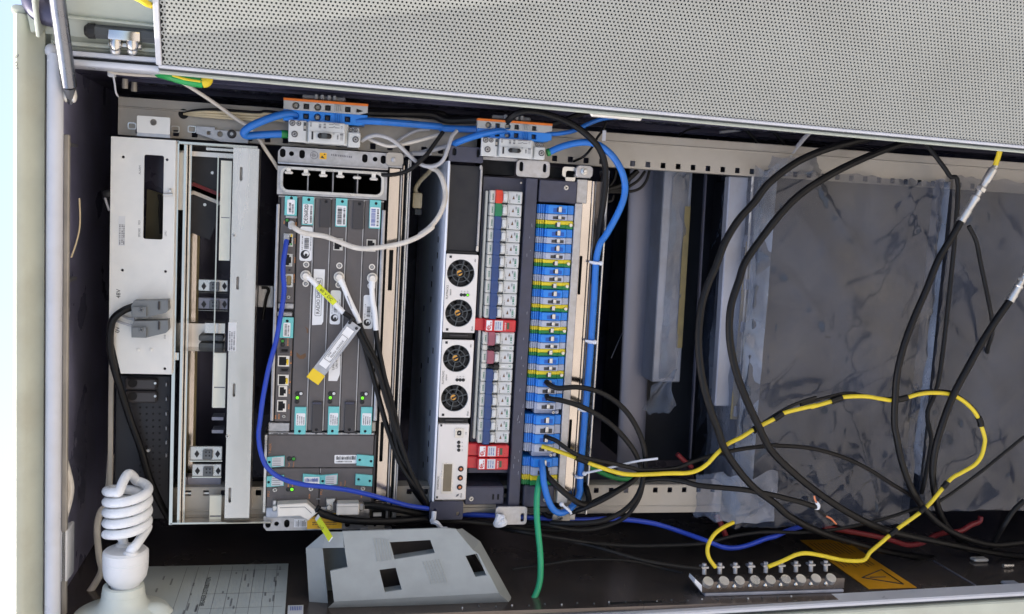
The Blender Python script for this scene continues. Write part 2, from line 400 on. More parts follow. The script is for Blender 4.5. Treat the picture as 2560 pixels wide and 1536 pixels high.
# slot in the jamb
c = pt('A1', 665, 205, WR - 15); m = MB()
for k in range(9):
    t = math.pi * (1 + k / 8.); q = Vector((c.x + 9 * math.cos(t), c.y + 8 * math.sin(t), c.z))
    if k: m.cyl(o_, q, 1.1, seg=6)
    o_ = q
part(cab, 'stamped_ring', m, 'silver')
r = rect('A1', 588, 1245, 552, 1484, 66, 'A4'); part(cab, 'inner_flange', MB().box(r[0], pt('A1', 640, 1245, 66).x, VB, r[3], 58, 66, 1), 'rail')
part(cab, 'pencil_mark', MB().tube([pt('A1', x, y, 114.3) for x, y in ((135, 500), (150, 515), (140, 535), (165, 525), (172, 505))], .35, 4).tube([pt('A1', x, y, 114.3) for x, y in ((135, 590), (150, 575), (160, 600), (145, 615), (135, 590))], .35, 4).tube([pt('A1', x, y, 114.3) for x, y in ((150, 640), (165, 630), (170, 645))], .35, 4), 'ink_grey')
# interior shell
part(cab, 'ceiling', MB().box(UT - 6, UT - 3, VB - 5, VT + 12, -420, WR - 24), 'ceiling')
part(cab, 'back_panel', MB().box(UT - 6, UB, VB - 5, VT + 12, -424, -420), 'interior')
part(cab, 'left_side_wall', MB().box(UT - 6, UB, VB - 5, VB, -420, WR - 8), 'sidewall')
part(cab, 'right_side_wall', MB().box(UT - 6, UB, VT + 8, VT + 12, -420, WR - 34), 'interior')
# bright folded front edge of the left wall
q = pt('D6', 1000, 1352, WR)
fa, fb = pt('P', 1607, 1534, WR), pt('P', 2560, 1479, WR); fd = (fb - fa).normalized(); fy = Vector((-fd.y, fd.x, 0)); fm = fa + fd * 150
part(cab, 'front_edge', MB().obox(fm - fy * 3.4 - Vector((0, 0, 14)), fd, fy, 800, 3.2, 16, 2), 'rim')
part(cab, 'front_flange', MB().obox(fm - fy * 9 - Vector((0, 0, 17)), fd, fy, 800, 1.8, 13), 'cavity')
part(cab, 'front_face', MB().obox(fm - fy * 72 - Vector((0, 0, 13)), fd, fy, 800, 60, 17, 2), 'beige')
# rivets along the folded edge
for k in range(22):
    uu = -60 + k * 22.; p = Vector((uu, VB + .2, WR - 20 - (k % 2) * 3))
    part(cab, 'rivet', MB().cyl((p.x, VB - .5, p.z), (p.x, VB + 1.6, p.z), 1.5, 1.1, 10), 'silver' if k % 3 == 0 else 'cavity')
p = pt('D5', 960, 1410, 88); part(cab, 'wall_slot', MB().box(p.x - 36, p.x + 36, VB - 1, VB + .8, 78, 83), 'void')
# mounting rails with square holes
WRL = -28.
def mount_rail(TL, BR, hole_v, side, name_, uend=UB - 300):
    u0, v1, v0 = TL.x, TL.y, BR.y; holes = []; k = 0
    for i in range(54):
        uu = u0 + 24 + i * 22.2
        if uu + 6 > uend: break
        holes.append(rr((uu - 3.6, uu + 3.6, hole_v - 3.8, hole_v + 3.8), .8, 2))
    m = plate([(u0, v0), (uend, v0), (uend, v1), (u0, v1)], holes, WRL - 1.5, WRL + .5)
    r = part(cab, name_, m, 'rail')
    lip = MB(); vb = v1 if side > 0 else v0
    lip.box(u0, uend, vb - 1, vb + 1, WRL - 40, WRL); part(r, 'return_lip', lip, 'rail')
    lip = MB(); lip.box(u0, uend, (v0 if side > 0 else v1) - 1, (v0 if side > 0 else v1) + 1, WRL - 26, WRL); part(r, 'inner_lip', lip, 'rail')
    rib = MB(); vm = v1 - 11 if side > 0 else v0 + 9
    rib.box(u0, uend, vm - 1.2, vm + 1.2, WRL, WRL + 1.6, .6); part(r, 'rib', rib, 'rail')
    return r, u0
TL, BR = pt('A1', 1098, 905, WRL), pt('D1', 1520, 572, WRL)
hv = pt('D1', 780, 487, WRL).y
mount_rail(TL, BR, hv, 1, 'mounting_rail')
TL2, BR2 = pt('D5', 900, 437, WRL), pt('D5', 900, 655, WRL)
TL2.x = pt('A4', 1395, 690, WRL).x
hv2 = pt('D5', 1000, 474, WRL).y
mount_rail(TL2, BR2, hv2, -1, 'mounting_rail', pt('D5', 1640, 500, WRL).x)
# dark slotted channel on the right wall
for i, (dw, vv) in enumerate(((-5, 0), (-60, -3), (-110, -6), (-150, -5))):
    part(cab, 'wall_rib', MB().box(UT + 50, UB - 250, VT + 2 + vv, VT + 9, dw - 5, dw + 5, 1), 'interior')
sl_ = MB(); sl_.box(UT + 60, UB - 300, VT - 1, VT + 4, -48, -18); sr = part(cab, 'slotted_channel', sl_, 'interior')
k = 0
for i in range(44):
    uu = UT + 90 + i * 22.
    part(sr, 'slot', MB().box(uu - 5, uu + 5, VT - 1.6, VT - .8, -36, -30), 'void')
    part(sr, 'hole', MB().cyl((uu + 11, VT - 1.7, -33), (uu + 11, VT - .8, -33), 2, seg=8), 'cavity')
# ceiling details: short wire hooks and studs
for z, x0, y0, x1, y1, w in (('A1', 640, 1322, 745, 1330, 40), ('A1', 750, 1350, 895, 1358, -10), ('A2', 615, 1270, 735, 1276, 50), ('A2', 735, 1188, 880, 1194, -10)):
    a, b = pt(z, x0, y0, w), pt(z, x1, y1, w)
    part(cab, 'ceiling_tab', MB().box(UT - 3, UT + 4, a.y - 2, a.y + 2, w - 22, w + 22, .6), 'galv')
for z, x, y, w in (('A1', 1160, 735, 20), ('A1', 1245, 765, 0), ('A4', 590, 135, 60)):
    a = pt(z, x, y, w); part(cab, 'ceiling_stud', MB().cyl((a.x, a.y, w), (a.x, a.y - 11, w), 3.4, seg=10), 'rail')
# hinge on the jamb
w = WR + 2
m = MB(); a, b = pt('A1', 880, 292, w), pt('A1', 1480, 345, w); m.cyl(a, b, 7.5, seg=6); hb = part(cab, 'hinge_pin', m, 'cavity')
m = MB(); a, b = pt('A1', 785, 285, w), pt('A1', 885, 292, w); m.tube([a, (a + b) / 2, b], lambda t: 5 + 3.2 * min(1, t * 3), 10); part(hb, 'hinge_cap', m, 'black')
m = MB(); a, b = pt('A1', 1000, 325, w + 6), pt('A1', 1305, 345, w + 6); m.box(a.x, b.x, a.y - 5, a.y + 6, w - 8, w + 9, 2, 2); hk = part(cab, 'hinge_knuckle', m, 'chrome')
m = MB(); a, b = pt('A1', 1000, 385, w), pt('A1', 1310, 455, w); m.box(a.x, b.x, b.y, a.y, w - 10, w + 1, 2, 2); part(hk, 'hinge_leaf', m, 'silver')
for x in (1070, 1228):
    p = pt('A1', x, 405, w + 3); part(hk, 'bolt', MB().ball(p, 7, (1, 1.25, .8)), 'chrome')
    p = pt('A1', x, 470, w - 2); part(hk, 'bolt', MB().ball(p, 6, (1, .9, .8)), 'silver')

# ---- door, swung wide open: perforated inner sheet on an outer shell
WH = 112.
A, B = pt('A1', 1478, 620, WH), pt('D2', 2374, 330, WH)
da = (B - A).normalized(); TH = math.radians(29); tt = Vector((0, math.cos(TH), math.sin(TH))); tt = (tt - da * tt.dot(da)).normalized()
dn = da.cross(tt)                                     # faces the photographer
D = lambda a_, t_, n_=0.: A + da * a_ + tt * t_ + dn * n_
LEN, HGT = (B - A).length + 60, 330.
door = part(cab, 'door', MB().obox(D(LEN / 2 - 60, HGT / 2 + 14, -34), da, tt, LEN / 2 + 62, HGT / 2 + 1, 3), 'door_shell')
def dbar(name_, a0, a1, t0, t1, n0, n1, m_, b=1.):
    return part(door, name_, MB().obox(D((a0 + a1) / 2, (t0 + t1) / 2, (n0 + n1) / 2), da, tt, (a1 - a0) / 2, (t1 - t0) / 2, (n1 - n0) / 2, b), m_)
dbar('sheet_edge', -1, LEN, -1.5, 2.5, -26, 1.5, 'rim')
dbar('lower_flange', -2, LEN, -10, -6, -20, -2, 'door_shell', 1.4)
dbar('lower_groove', -2, LEN, -6, -1, -30, -4, 'cavity')
dbar('sheet_end', -3.5, 3, 2, HGT, -26, 1.5, 'rim')
dbar('backing', 2, LEN, 2, HGT, -16, -14, 'cavity', 0)
for t0 in (34, 70): dbar('shell_step', -125, -4, t0, t0 + 3, -31, -26, 'door_shell', 1)
dbar('shell_return', -125, -121, 18, HGT, -31, -5, 'door_shell', 1)
P, hr = 4.8, 1.32
verts, faces = [], []
rows = int((HGT - 10) / (P * .866)); cols = int((LEN - 8) / P)
cs = [(math.cos(math.radians(30 + 60 * k)), math.sin(math.radians(30 + 60 * k))) for k in range(6)]
Ro = P / math.sqrt(3)
oA = org(cab)
for j in range(rows):
    for i in range(cols):
        a_ = 6 + i * P + (P / 2 if j % 2 else 0); t_ = 5.6 + j * P * .866; n0 = len(verts)
        for c_, s_ in cs: verts.append((D(a_ + Ro * c_, t_ + Ro * s_) - oA) * S)
        for c_, s_ in cs: verts.append((D(a_ + hr * c_, t_ + hr * s_) - oA) * S)
        for c_, s_ in cs: verts.append((D(a_ + hr * c_, t_ + hr * s_, -1.6) - oA) * S)
        for k in range(6):
            l = (k + 1) % 6
            faces.append((n0 + k, n0 + l, n0 + 6 + l, n0 + 6 + k)); faces.append((n0 + 6 + k, n0 + 6 + l, n0 + 12 + l, n0 + 12 + k))
me = bpy.data.meshes.new('perforated_sheet'); me.from_pydata(verts, [], faces); me.update()
ps = obj('perforated_sheet', me, 'door_sheet', door); ps['kind'] = 'stuff'
dbar('pull_handle', *(lambda a_: (a_, a_ + 66))((pt('C1', 1730, 180, WH).x - A.x)), -15, -9, -12, -4, 'silver_paint', 2)

# ---- door stay
P0, P1 = pt('A1', 525, -60, 150), pt('A1', 640, 800, 106)
ds = thing('door_stay', 'polished metal door stay rod running from door to a bolt by the top gasket', 'door stay', P1)
part(ds, 'rod', MB().tube([P0, P0.lerp(P1, .5), P1], 8.2, 14, smooth=False), 'rod')
e = pt('A1', 650, 960, 88); part(ds, 'flattened_end', MB().tube([P1, P1.lerp(e, .5), e], lambda t: 7 - 4.5 * t, 8), 'rod')
for x, y in ((612, 885), (685, 890)):
    p = pt('A1', x, y, 92); part(ds, 'bolt', MB().ball(p, 5, (.7, 1.6, 1)), 'silver_paint')
# ================================================================== distribution box at the top of the rack
part(cab, 'cabinet_floor', MB().box(UB - 5, UB, VB - 5, VT + 12, -420, WR - 30), 'interior')
W1 = 12.
r = rect('A1', 1030, 1265, 1592, 655, W1, 'A3'); u0, u1, v0, v1 = r
dbx = thing('distribution_box', 'white speckled metal front cover marked 48V with a black cut-out window', 'distribution box', (u0, v0, W1))
hole = rr(rect('A2', 1338, 25, 1508, 815, W1), 2.5)
dots = [pt('A2', 1143, 48, W1), pt('A2', 1549, 73, W1), pt('A2', 1135, 1098, W1), pt('A2', 1534, 1110, W1), pt('A3', 1528, 602, W1)]
k = pt('A3', 1120, 655, W1)
outl = [(k.x, v0), (u1, v0), (u1, v1), (u0, v1), (u0, pt('A3', 1020, 180, W1).y)]
fp = part(dbx, 'front_cover', plate(outl, [hole] + [circ(d, 1.7) for d in dots], W1 - 2, W1), 'cover_white')
part(dbx, 'side_flange', MB().box(u1 - 1.5, u1, v0, v1, W1 - 90, W1 - 2), 'cover_white')
part(dbx, 'end_flange', MB().box(u0, u1, v1 - 1.5, v1, W1 - 90, W1 - 2), 'cover_white')
part(dbx, 'far_flange', MB().box(u0, u0 + 1.5, v0 + 110, v1, W1 - 90, W1 - 2), 'cover_white')
part(dbx, 'inner_tray', MB().box(u0 + 3, u1 - 3, v0 + 4, v1 - 4, W1 - 95, W1 - 60), 'interior')
t = [pt('A2', 1345, 345, W1 - 30), pt('A2', 1520, 400, W1 - 30), pt('A2', 1520, 820, W1 - 30), pt('A2', 1330, 820, W1 - 30)]
part(dbx, 'inner_baffle', MB().prism([(p.x, p.y) for p in t], W1 - 52, W1 - 44), 'olive')
for dx in (0, 18):
    part(dbx, 'inner_wire', MB().tube([pt('A2', 1470 + dx, 395, W1 - 20), pt('A2', 1482 + dx, 470, W1 - 22), pt('A2', 1478 + dx, 560, W1 - 24), pt('A2', 1490 + dx, 760, W1 - 24)], 1.4, 6), 'black_cable')
er = rect('A1', 1270, 1072, 1575, 1250, W1 - 3)
part(dbx, 'mounting_ear', plate(rr(er, 1.5), [circ(pt('A1', 1422, 1135, W1 - 3), 4., 12)], W1 - 5, W1 - 3), 'cover_white')
part(dbx, 'ear_bend', MB().box(er[0], er[1], er[2] - 4, er[2], W1 - 20, W1 - 4), 'galv')
for x in (1282, 1400): part(dbx, 'rivet', MB().lathe([(2.3, 0), (2.2, .8), (1.2, 1.2)], pt('A3', x, 425, W1), (0, 0, 1), 12), 'cover_white')
for s_, z, x, y, sz in (('ALARM', 'A2', 1298, 168, 2.4), ('RDI', 'A2', 1293, 655, 2.4), ('SMOKE', 'A2', 1293, 750, 2.4), ('LMU', 'A2', 1537, 757, 2.4), ('48V', 'A2', 1100, 1315, 5), ('0V', 'A3', 1092, 240, 5), ('E10', 'A3', 1530, 305, 2.2)):
    text(dbx, s_, pt(z, x, y, W1), sz, 90, 'ink_grey' if sz < 5 else 'ink')
sr_ = rect('A2', 1100, 595, 1158, 872, W1); st_ = part(dbx, 'sticker', MB().rbox(sr_, W1, W1 + .3), 'label_dim')
for i, x in enumerate((1112, 1133, 1150)): bars(st_, rect('A2', x - 4, 665, x + 4, 860, W1), W1 + .6, 12, 'v', 'ink_grey', 'print', i)
q = pt('A2', 1565, 395, W1); m = MB(); m.cyl(pt('A2', 1515, 395, W1 + 3), pt('A2', 1600, 395, W1 + 3), 1.8, seg=10); m.cyl(pt('A2', 1568, 362, W1 + 2), pt('A2', 1592, 362, W1 + 2), 3, seg=12)
part(dbx, 'latch', m, 'silver')
# the two plugs on the cover
for z, y0, lab in (('A2', 1360, 'grey power plug beside the 48V marking on the white cover'), ('A3', 135, 'grey power plug beside the 0V marking on the white cover')):
    dy = 0 if z == 'A2' else 0
    f = (lambda x, y, w: pt('A2', x, y, w)) if z == 'A2' else (lambda x, y, w: pt('A3', x, y - 1360 + 135, w))
    a = f(1245, 1375, W1)
    pg = thing('power_plug', lab, 'plug', a, 'power plugs on the distribution box')
    pol = [f(1245, 1410, W1), f(1268, 1365, W1), f(1390, 1365, W1), f(1578, 1360, W1), f(1582, 1450, W1), f(1560, 1475, W1), f(1380, 1518, W1), f(1248, 1515, W1)]
    part(pg, 'body', MB().prism([(p.x, p.y) for p in pol], W1, W1 + 20), 'grey_plug')
    cap = [f(1262, 1420, W1), f(1385, 1420, W1), f(1385, 1505, W1), f(1258, 1505, W1)]
    part(pg, 'shroud', MB().prism([(p.x, p.y) for p in cap], W1 + 20, W1 + 24), 'grey_plug')
    part(pg, 'grip_rib', MB().rbox(rc('A2' if z == 'A2' else 'A3', 1475, (1425 if z == 'A2' else 200), 10, 40, W1 + 20), W1 + 20, W1 + 22, 1), 'radio_dark')
    p = f(1310, 1465, W1 + 24); screw(pg, p, 3, 'grey_plug', 1.2)
# dark unit below the cover
r2 = rect('A3', 1075, 660, 1560, 600, -18, 'A4')
dk = thing('dark_module', 'black perforated unit beside the white cover with studs along its edge', 'rack unit', (r2[0], r2[2], -18))
part(dk, 'front_panel', MB().rbox(r2, -120, -18, 1), 'battery')
part(dk, 'edge_strip', MB().rbox(rect('A3', 1008, 480, 1040, 380, -10, 'A4'), -14, -10, .6), 'rail')
for y in (680, 800):
    o = part(dk, 'socket', MB().rbox(rect('A3', 1170, y, 1460, y + 110, -18), -18, -10, 2), 'radio_dark')
    part(o, 'socket_hole', MB().cyl(pt('A3', 1230, y + 55, -10), pt('A3', 1230, y + 55, -10) + Vector((0,0,1.5)), 5.5, seg=14), 'void')
    part(o, 'screw', MB().cyl(pt('A3', 1440, y + 55, -10), pt('A3', 1440, y + 55, -10) + Vector((0,0,1.5)), 1.6, seg=10), 'silver')
for y in (745, 880, 1015, 1150, 1280, 1400):
    part(dk, 'edge_clip', MB().rbox(rc('A3', 1545, y, 7, 18, -17), -18, -13, .6), 'galv')
p = pt('A3', 1378, 1355, -18); part(dk, 'stud', MB().cyl(p, p + Vector((0, 0, 4)), 2.6, 2, 10), 'silver')
for y in range(700, 1480, 60):
    for x in (1300, 1360, 1420, 1480): part(dk, 'vent_hole', MB().cyl(pt('A3', x, y + 260, -18.2), pt('A3', x, y + 260, -18.2) + Vector((0,0,.6)), 1.4, seg=8), 'void')

# ================================================================== open subrack between the cover and the steel shelf
W2 = 4.
ur0, ur1 = pt('A2', 1640, 700, W2).x, pt('A2', 2140, 700, W2).x
vr1, vr0 = pt('A1', 1700, 1310, W2).y, pt('A4', 1590, 655, W2).y
sb = thing('open_subrack', 'open chrome-framed subrack with bare connector plates and a ribbon board inside', 'subrack', (ur0, vr0, W2))
part(sb, 'back_plane', MB().box(ur0, ur1, vr0, vr1, -205, -200), 'interior')
part(sb, 'side_plate', MB().box(ur0 + 6, ur0 + 9, vr0, vr1, -220, W2 - 6), 'chrome')
part(sb, 'front_post', MB().box(ur0 - 3, ur0 + 1, vr0, vr1, -60, W2), 'chrome')
part(sb, 'inner_post', MB().box(ur0 + 10, ur0 + 13, vr0, vr1, -90, -20), 'chrome')
part(sb, 'bright_strip', MB().rbox(rect('A2', 1652, 5, 1705, 540, W2 - 12), W2 - 14, W2 - 12), 'silver_paint')
part(sb, 'end_bar', MB().box(ur0 - 2, ur1 + 30, vr1 - 4, vr1, -200, W2, .6), 'chrome')
part(sb, 'end_bar', MB().box(ur0 - 2, ur1 + 60, vr0, vr0 + 2.5, -200, W2, .6), 'chrome')
part(sb, 'rear_bar', MB().box(ur0, ur1, vr1 - 16, vr1 - 10, -60, -40), 'steel')
part(sb, 'rear_bar', MB().box(ur0 + 30, ur1, vr1 - 8, vr1 - 5, -30, -20), 'steel')
for x, m_ in ((1715, 'silver_paint'), (1795, 'gold_steel'), (1825, 'gold_steel'), (1845, 'tape')):
    a = pt('A2', x, 520, -70)
    part(sb, 'guide_strip', MB().box(a.x - 1.6, a.x + 1.6, vr0 + 5, a.y, -74, -70), m_)
# ribbon board, leaning
c = pt('A2', 1850, 330, -50)
xb, yb = (pt('A2', 1980, 415, -50) - pt('A2', 1720, 310, -50)), (pt('A2', 1720, 90, -50) - pt('A2', 1710, 490, -50))
bo = part(sb, 'ribbon_board', MB().obox(c, xb, yb, 36, 58, 2), 'battery')
for y, mm in ((325, 'red_cable'), (360, 'white_cable')):
    part(bo, 'ribbon', MB().obox(pt('A2', 1850, y + 18, -46), xb, yb, 36, 5, 1.2), mm)
for x, y in ((1970, 195), (1900, 490)): part(bo, 'screw', MB().cyl(pt('A2', x, y, -48), pt('A2', x, y, -48) + Vector((0,0,2)), 2, seg=10), 'silver')
# chrome panels inside the frame, their sky reflection painted as a cream colour
for za, x0, y0, zb, x1, y1 in (('A2', 2050, 80, 'A2', 2128, 1010), ('A3', 1985, 455, 'A3', 2085, 965), ('A4', 1945, 385, 'A4', 2048, 632)):
    o = part(sb, 'glare_panel', MB().rbox(rect(za, x0, y0, x1, y1, -8, zb), -12, -8), 'painted_sky_glare')
    yy = (y0 + y1) / 2 + 60; part(o, 'panel_seam', MB().rbox(rect(za, x0, yy, x1, yy + 10, -8), -8, -7.6), 'ink_grey')
part(sb, 'frame_bar', MB().rbox(rect('A2', 2030, 40, 1965, 960, -12, 'A3'), -22, -12), 'chrome')
# connector plates
for z, y0, y1, mm in (('A2', 1180, 1300, 'silver'), ('A2', 1350, 1465, 'back_metal'), ('A3', 1322, 1450, 'silver'), ('A4', 92, 205, 'silver')):
    x0, x1 = (1838, 2112) if z == 'A2' else ((1762, 2060) if z == 'A3' else (1780, 2052))
    o = part(sb, 'connector_plate', MB().rbox(rect(z, x0, y0, x1, y1, -34), -38, -34, .8), mm)
    cxm = (x0 + x1) / 2 + 15; cym = (y0 + y1) / 2 + 8
    q = part(o, 'socket', MB().rbox(rc(z, cxm, cym, 45, 42, -34), -34, -29, 1), 'grey_plug')
    for sx in (-16, 16):
        for sy in (-18, 14): part(o, 'pin_hole', MB().rbox(rc(z, cxm + sx, cym + sy, 7, 7, -29), -29, -28.6), 'ink')
    for sx in (-100, 92):
        c = pt(z, cxm + sx, cym - 2, -34); part(o, 'keyhole', MB().prism([(c.x - 3.2, c.y), (c.x, c.y - 5), (c.x + 3.2, c.y), (c.x, c.y + 5)], -34, -33.5), 'ink')
    part(o, 'lower_edge', MB().rbox(rect(z, x0, y1 + 2, x1, y1 + 12, -34), -50, -33), 'chrome')
# chrome bracket box
for y in (165, 440): part(sb, 'bracket_bar', MB().rbox(rect('A3', 1630, y - 6, 2098, y + 6, -6), -40, -6, .8), 'chrome')
part(sb, 'bracket_back', MB().rbox(rect('A3', 1650, 178, 2085, 432, -60), -64, -60), 'steel')
part(sb, 'bracket_tray', MB().rbox(rect('A3', 1900, 178, 2085, 275, -40), -60, -40), 'steel')
for y in (285, 360): part(sb, 'terminal_clip', MB().rbox(rect('A3', 1845, y, 2070, y + 60, -40), -56, -36, 1.5), 'grey_plug')
part(sb, 'clip', MB().rbox(rect('A3', 1615, 450, 1660, 525, -2), -12, -2, .5), 'chrome')
for y in (1050, 1170): part(sb, 'drawer_edge', MB().rbox(rect('A3', 1965, y, 2070, y + 30, -36), -60, -36), 'back_metal')
part(sb, 'slot_plate', MB().rbox(rect('A4', 1740, 215, 2045, 300, -40), -60, -40), 'back_metal')
part(sb, 'slot_gap', MB().rbox(rect('A4', 1720, 318, 2045, 350, -34), -60, -34), 'black')
part(sb, 'slot_edge', MB().rbox(rect('A4', 1720, 352, 2045, 366, -34), -60, -32), 'steel')

# ================================================================== polished steel shelf front
W3 = 20.
r3 = rect('A1', 2165, 1368, 2310, 590, W3, 'A4')
sh = thing('steel_shelf', 'long polished steel shelf front with four narrow oval slots', 'shelf', (r3[0], r3[2], W3))
slots = []
for z, x, y0, y1 in (('A2', 2238, 140, 270), ('A2', 2206, 1155, 1278), ('A3', 2172, 738, 862), ('A4', 2133, 308, 450)):
    c0, c1 = pt(z, x, y0, W3), pt(z, x, y1, W3); slots.append(rr((c0.x - 1.7, c0.x + 1.7, c1.y, c0.y), 1.7))
sf = part(sh, 'front_lip', plate([(r3[0], r3[2]), (r3[1], r3[2]), (r3[1], r3[3]), (r3[0], r3[3])], slots, W3 - 2, W3), 'steel')
part(sh, 'shelf_plate', MB().box(r3[0], r3[0] + 2, r3[2] + 4, r3[3] - 4, -200, W3 - 2), 'steel')
part(sh, 'shelf_edge', MB().box(r3[1] - 2, r3[1], r3[2], r3[3], -30, W3 - 2), 'steel')
part(sh, 'slot_backing', MB().box(r3[0] + 2, r3[1] - 2, r3[2] + 4, r3[3] - 4, W3 - 12, W3 - 8), 'galv')
part(sh, 'rolled_end', MB().cyl((r3[0], r3[2] + 2, W3 - 7), (r3[1], r3[2] + 2, W3 - 7), 6.4, seg=16), 'gold_steel')
for z, x, y in (('A2', 2170, 775), ('A3', 2108, 1228)): screw(sh, pt(z, x, y, W3), 2.3, 'silver', 1.2)
o = part(sh, 'sticker', MB().rbox(rect('A3', 2118, 172, 2188, 438, W3), W3, W3 + .25), 'label_dim')
for i, x in enumerate((2130, 2150, 2172)): bars(o, rect('A3', x - 5, 250, x + 4, 430, W3), W3 + .5, 14, 'v', 'ink_grey', 'print', i)
# bracket in the gap beside the shelf
br = solo('steel_bracket', MB().rbox(rect('B2', 210, 1085, 385, 1345, -40), -44, -40, .8), 'galv', 'pale steel bracket in the dark gap between shelf and radio', 'bracket', pt('B2', 210, 1085, -44))
cable('short black hooked wire in the gap between steel shelf and radio', [('B2', 250, 1110, -36), (310, 1115), (330, 1150), (300, 1250), (265, 1480)], 4, 'black_cable', -36, 'wire', 'wire')
# ================================================================== radio shelf
WE = -3.
rs = thing('radio_shelf', 'grey indoor radio shelf with galvanised ears and five narrow slots', 'radio shelf', pt('B4', 285, 1335, WE))
# upper ear
o4 = [pt('B1', 437, 705, WE), pt('B1', 465, 675, WE), pt('B1', 1722, 765, WE), pt('B1', 1718, 900, WE), pt('B1', 440, 860, WE)]
ut = max(p.x for p in o4); u0 = pt('B1', 440, 800, WE).x; vt = pt('B1', 465, 678, WE).y; vb = pt('B1', 440, 862, WE).y
u1 = pt('B1', 1718, 900, WE).x
outl = [(u0, vb), (u1, vb), (u1, vt), (u0 + 5, vt), (u0, vt - 6)]
holes = []
for x, y, h in ((495, 755, 1), (597, 763, 0), (720, 770, 1), (1448, 818, 1), (1567, 828, 0), (1663, 833, 1)):
    c = pt('B1', x, y, WE)
    holes.append(rr((c.x - 3.5, c.x + 3.5, c.y - 5.4, c.y + 5.4), 3.5) if h else circ(c, 3.1, 12))
ear = part(rs, 'mounting_ear', plate(outl, holes, WE - 2, WE), 'galv')
part(ear, 'ear_backing', MB().box(u0 + 2, u1 - 2, vb, vt - 3, WE - 12, WE - 8), 'void')
vm = pt('B1', 440, 885, WE).y; vl = pt('B1', 440, 935, WE).y
part(rs, 'ear_step', MB().extr([(u0, WE)], 0, 0) if False else MB().box(u0, u1, vl + 6, vb + .5, WE - 4, WE + 5, 2.5, 2), 'galv')
c = pt('B1', 860, 782, WE); mm = MB()
for k in range(20):
    a0, a1 = 2 * math.pi * k / 20, 2 * math.pi * (k + 1) / 20
    mm.cyl((c.x + 4.6 * math.cos(a0), c.y + 4.6 * math.sin(a0), WE + .2), (c.x + 4.6 * math.cos(a1), c.y + 4.6 * math.sin(a1), WE + .2), .35, seg=4)
for dx, h in ((1.6, 3), (0, 2), (-1.6, 1)): mm.box(c.x - .4 - dx, c.x + .4 - dx, c.y - h, c.y + h, WE, WE + .4)
mm.box(c.x - 4.5, c.x - 1.6, c.y - .4, c.y + .4, WE, WE + .4)
part(ear, 'earth_symbol', mm, 'ink_grey')
s = part(ear, 'esd_sticker', MB().rbox(rect('B1', 925, 752, 1003, 830, WE), WE, WE + .4), 'yellow_sticker')
c = pt('B1', 963, 792, WE + .8); part(s, 'print', MB().prism([(c.x - 3, c.y - 2), (c.x + 2, c.y - 3), (c.x - 1, c.y + .6)], WE + .4, WE + .7).prism([(c.x + .6, c.y + 1), (c.x + 3, c.y + 2), (c.x + 1.6, c.y + 3.4)], WE + .4, WE + .7), 'ink')
scrib(ear, 12, pt('B1', 1180, 790, WE), 2.6, -3, 'ink_grey')
# cable tray opening with hooks
fr = rect('B1', 438, 905, 1695, 1300, 0); op = rect('B1', 500, 938, 1635, 1245, 0)
part(rs, 'tray_frame', plate([(fr[0], fr[2]), (fr[1], fr[2]), (fr[1], fr[3]), (fr[0], fr[3])], [rr(op, 7)], -3, 0, .4), 'galv')
part(rs, 'tray_rim', plate(rr((op[0] - 3, op[1] + 3, op[2] - 3, op[3] + 3), 9), [rr(op, 7)], 0, 2.5), 'silver')
part(rs, 'tray_wall', MB().box(op[0] - 5, op[1] + 5, op[2] - 4, op[2] - 2, -140, -3).box(op[0] - 5, op[1] + 5, op[3] + 2, op[3] + 4, -140, -3).box(op[0] - 6, op[0] - 4, op[2] - 4, op[3] + 4, -140, -3).box(op[1] + 4, op[1] + 6, op[2] - 4, op[3] + 4, -140, -3), 'battery')
part(rs, 'mesh_back', MB().box(op[0] - 6, op[1] + 6, op[2] - 6, op[3] + 6, -146, -140), 'void')
for x in (787, 1078, 1363):
    c = pt('B1', x, 1100, -25); part(rs, 'divider', MB().box(c.x - .8, c.x + .8, op[2], op[3], -120, -25), 'galv')
for x, y in ((565, 940), (765, 960), (965, 975), (1162, 985), (1357, 1000), (1550, 1015)):
    c = pt('B1', x, y, 2); k = pt('B1', x, y + 44, 2)
    t_ = MB(); t_.box(k.x - 5.3, k.x + 5.3, k.y - 1.6, k.y + 2, 1, 4, 1.4)
    if x != 1357: t_.box(c.x - 2.6, c.x + 2.6, k.y + 1.6, op[3] + 1, 1, 3.6)
    part(rs, 'cable_hook', t_, 'silver_paint')
# side strips
part(rs, 'side_strip', MB().rbox(rect('B2', 422, 140, 375, 1355, 2, 'B3'), -8, 2, 1.2, 2) if False else MB().box(pt('B2', 422, 145, 2).x, pt('B2', 462, 145, 2).x, pt('B3', 350, 1360, 2).y, pt('B2', 440, 140, 2).y, -8, 2, 1.2, 2), 'galv')
part(rs, 'side_strip', MB().box(pt('B2', 1645, 215, 2).x, pt('B2', 1690, 215, 2).x, pt('B3', 1560, 1360, 2).y, pt('B2', 1660, 210, 2).y, -8, 2, 1.2, 2), 'galv')
ua, ub = pt('B2', 438, 300, -8).x, pt('B2', 1660, 300, -8).x
vt2, vb2 = pt('B1', 440, 1235, -8).y, pt('B4', 330, 1060, -8).y
part(rs, 'card_cage', MB().box(ua, ub, vb2, vt2, -150, -8), 'radio_dark')
part(rs, 'upper_ledge', MB().box(ua, ub, pt('B2', 500, 55, 0).y - 1, pt('B1', 440, 1240, 0).y, -8, -.5, 1), 'galv')
r_ = rect('B4', 330, 150, 1560, 210, 0); part(rs, 'lower_ledge', MB().box(r_[0], r_[1], pt('B4', 335, 215, 0).y, pt('B4', 335, 190, 0).y, -8, 1.5, .8), 'galv')
part(rs, 'ledge_block', MB().rbox(rect('B4', 330, 78, 575, 188, -2), -8, -2, 1), 'galv')
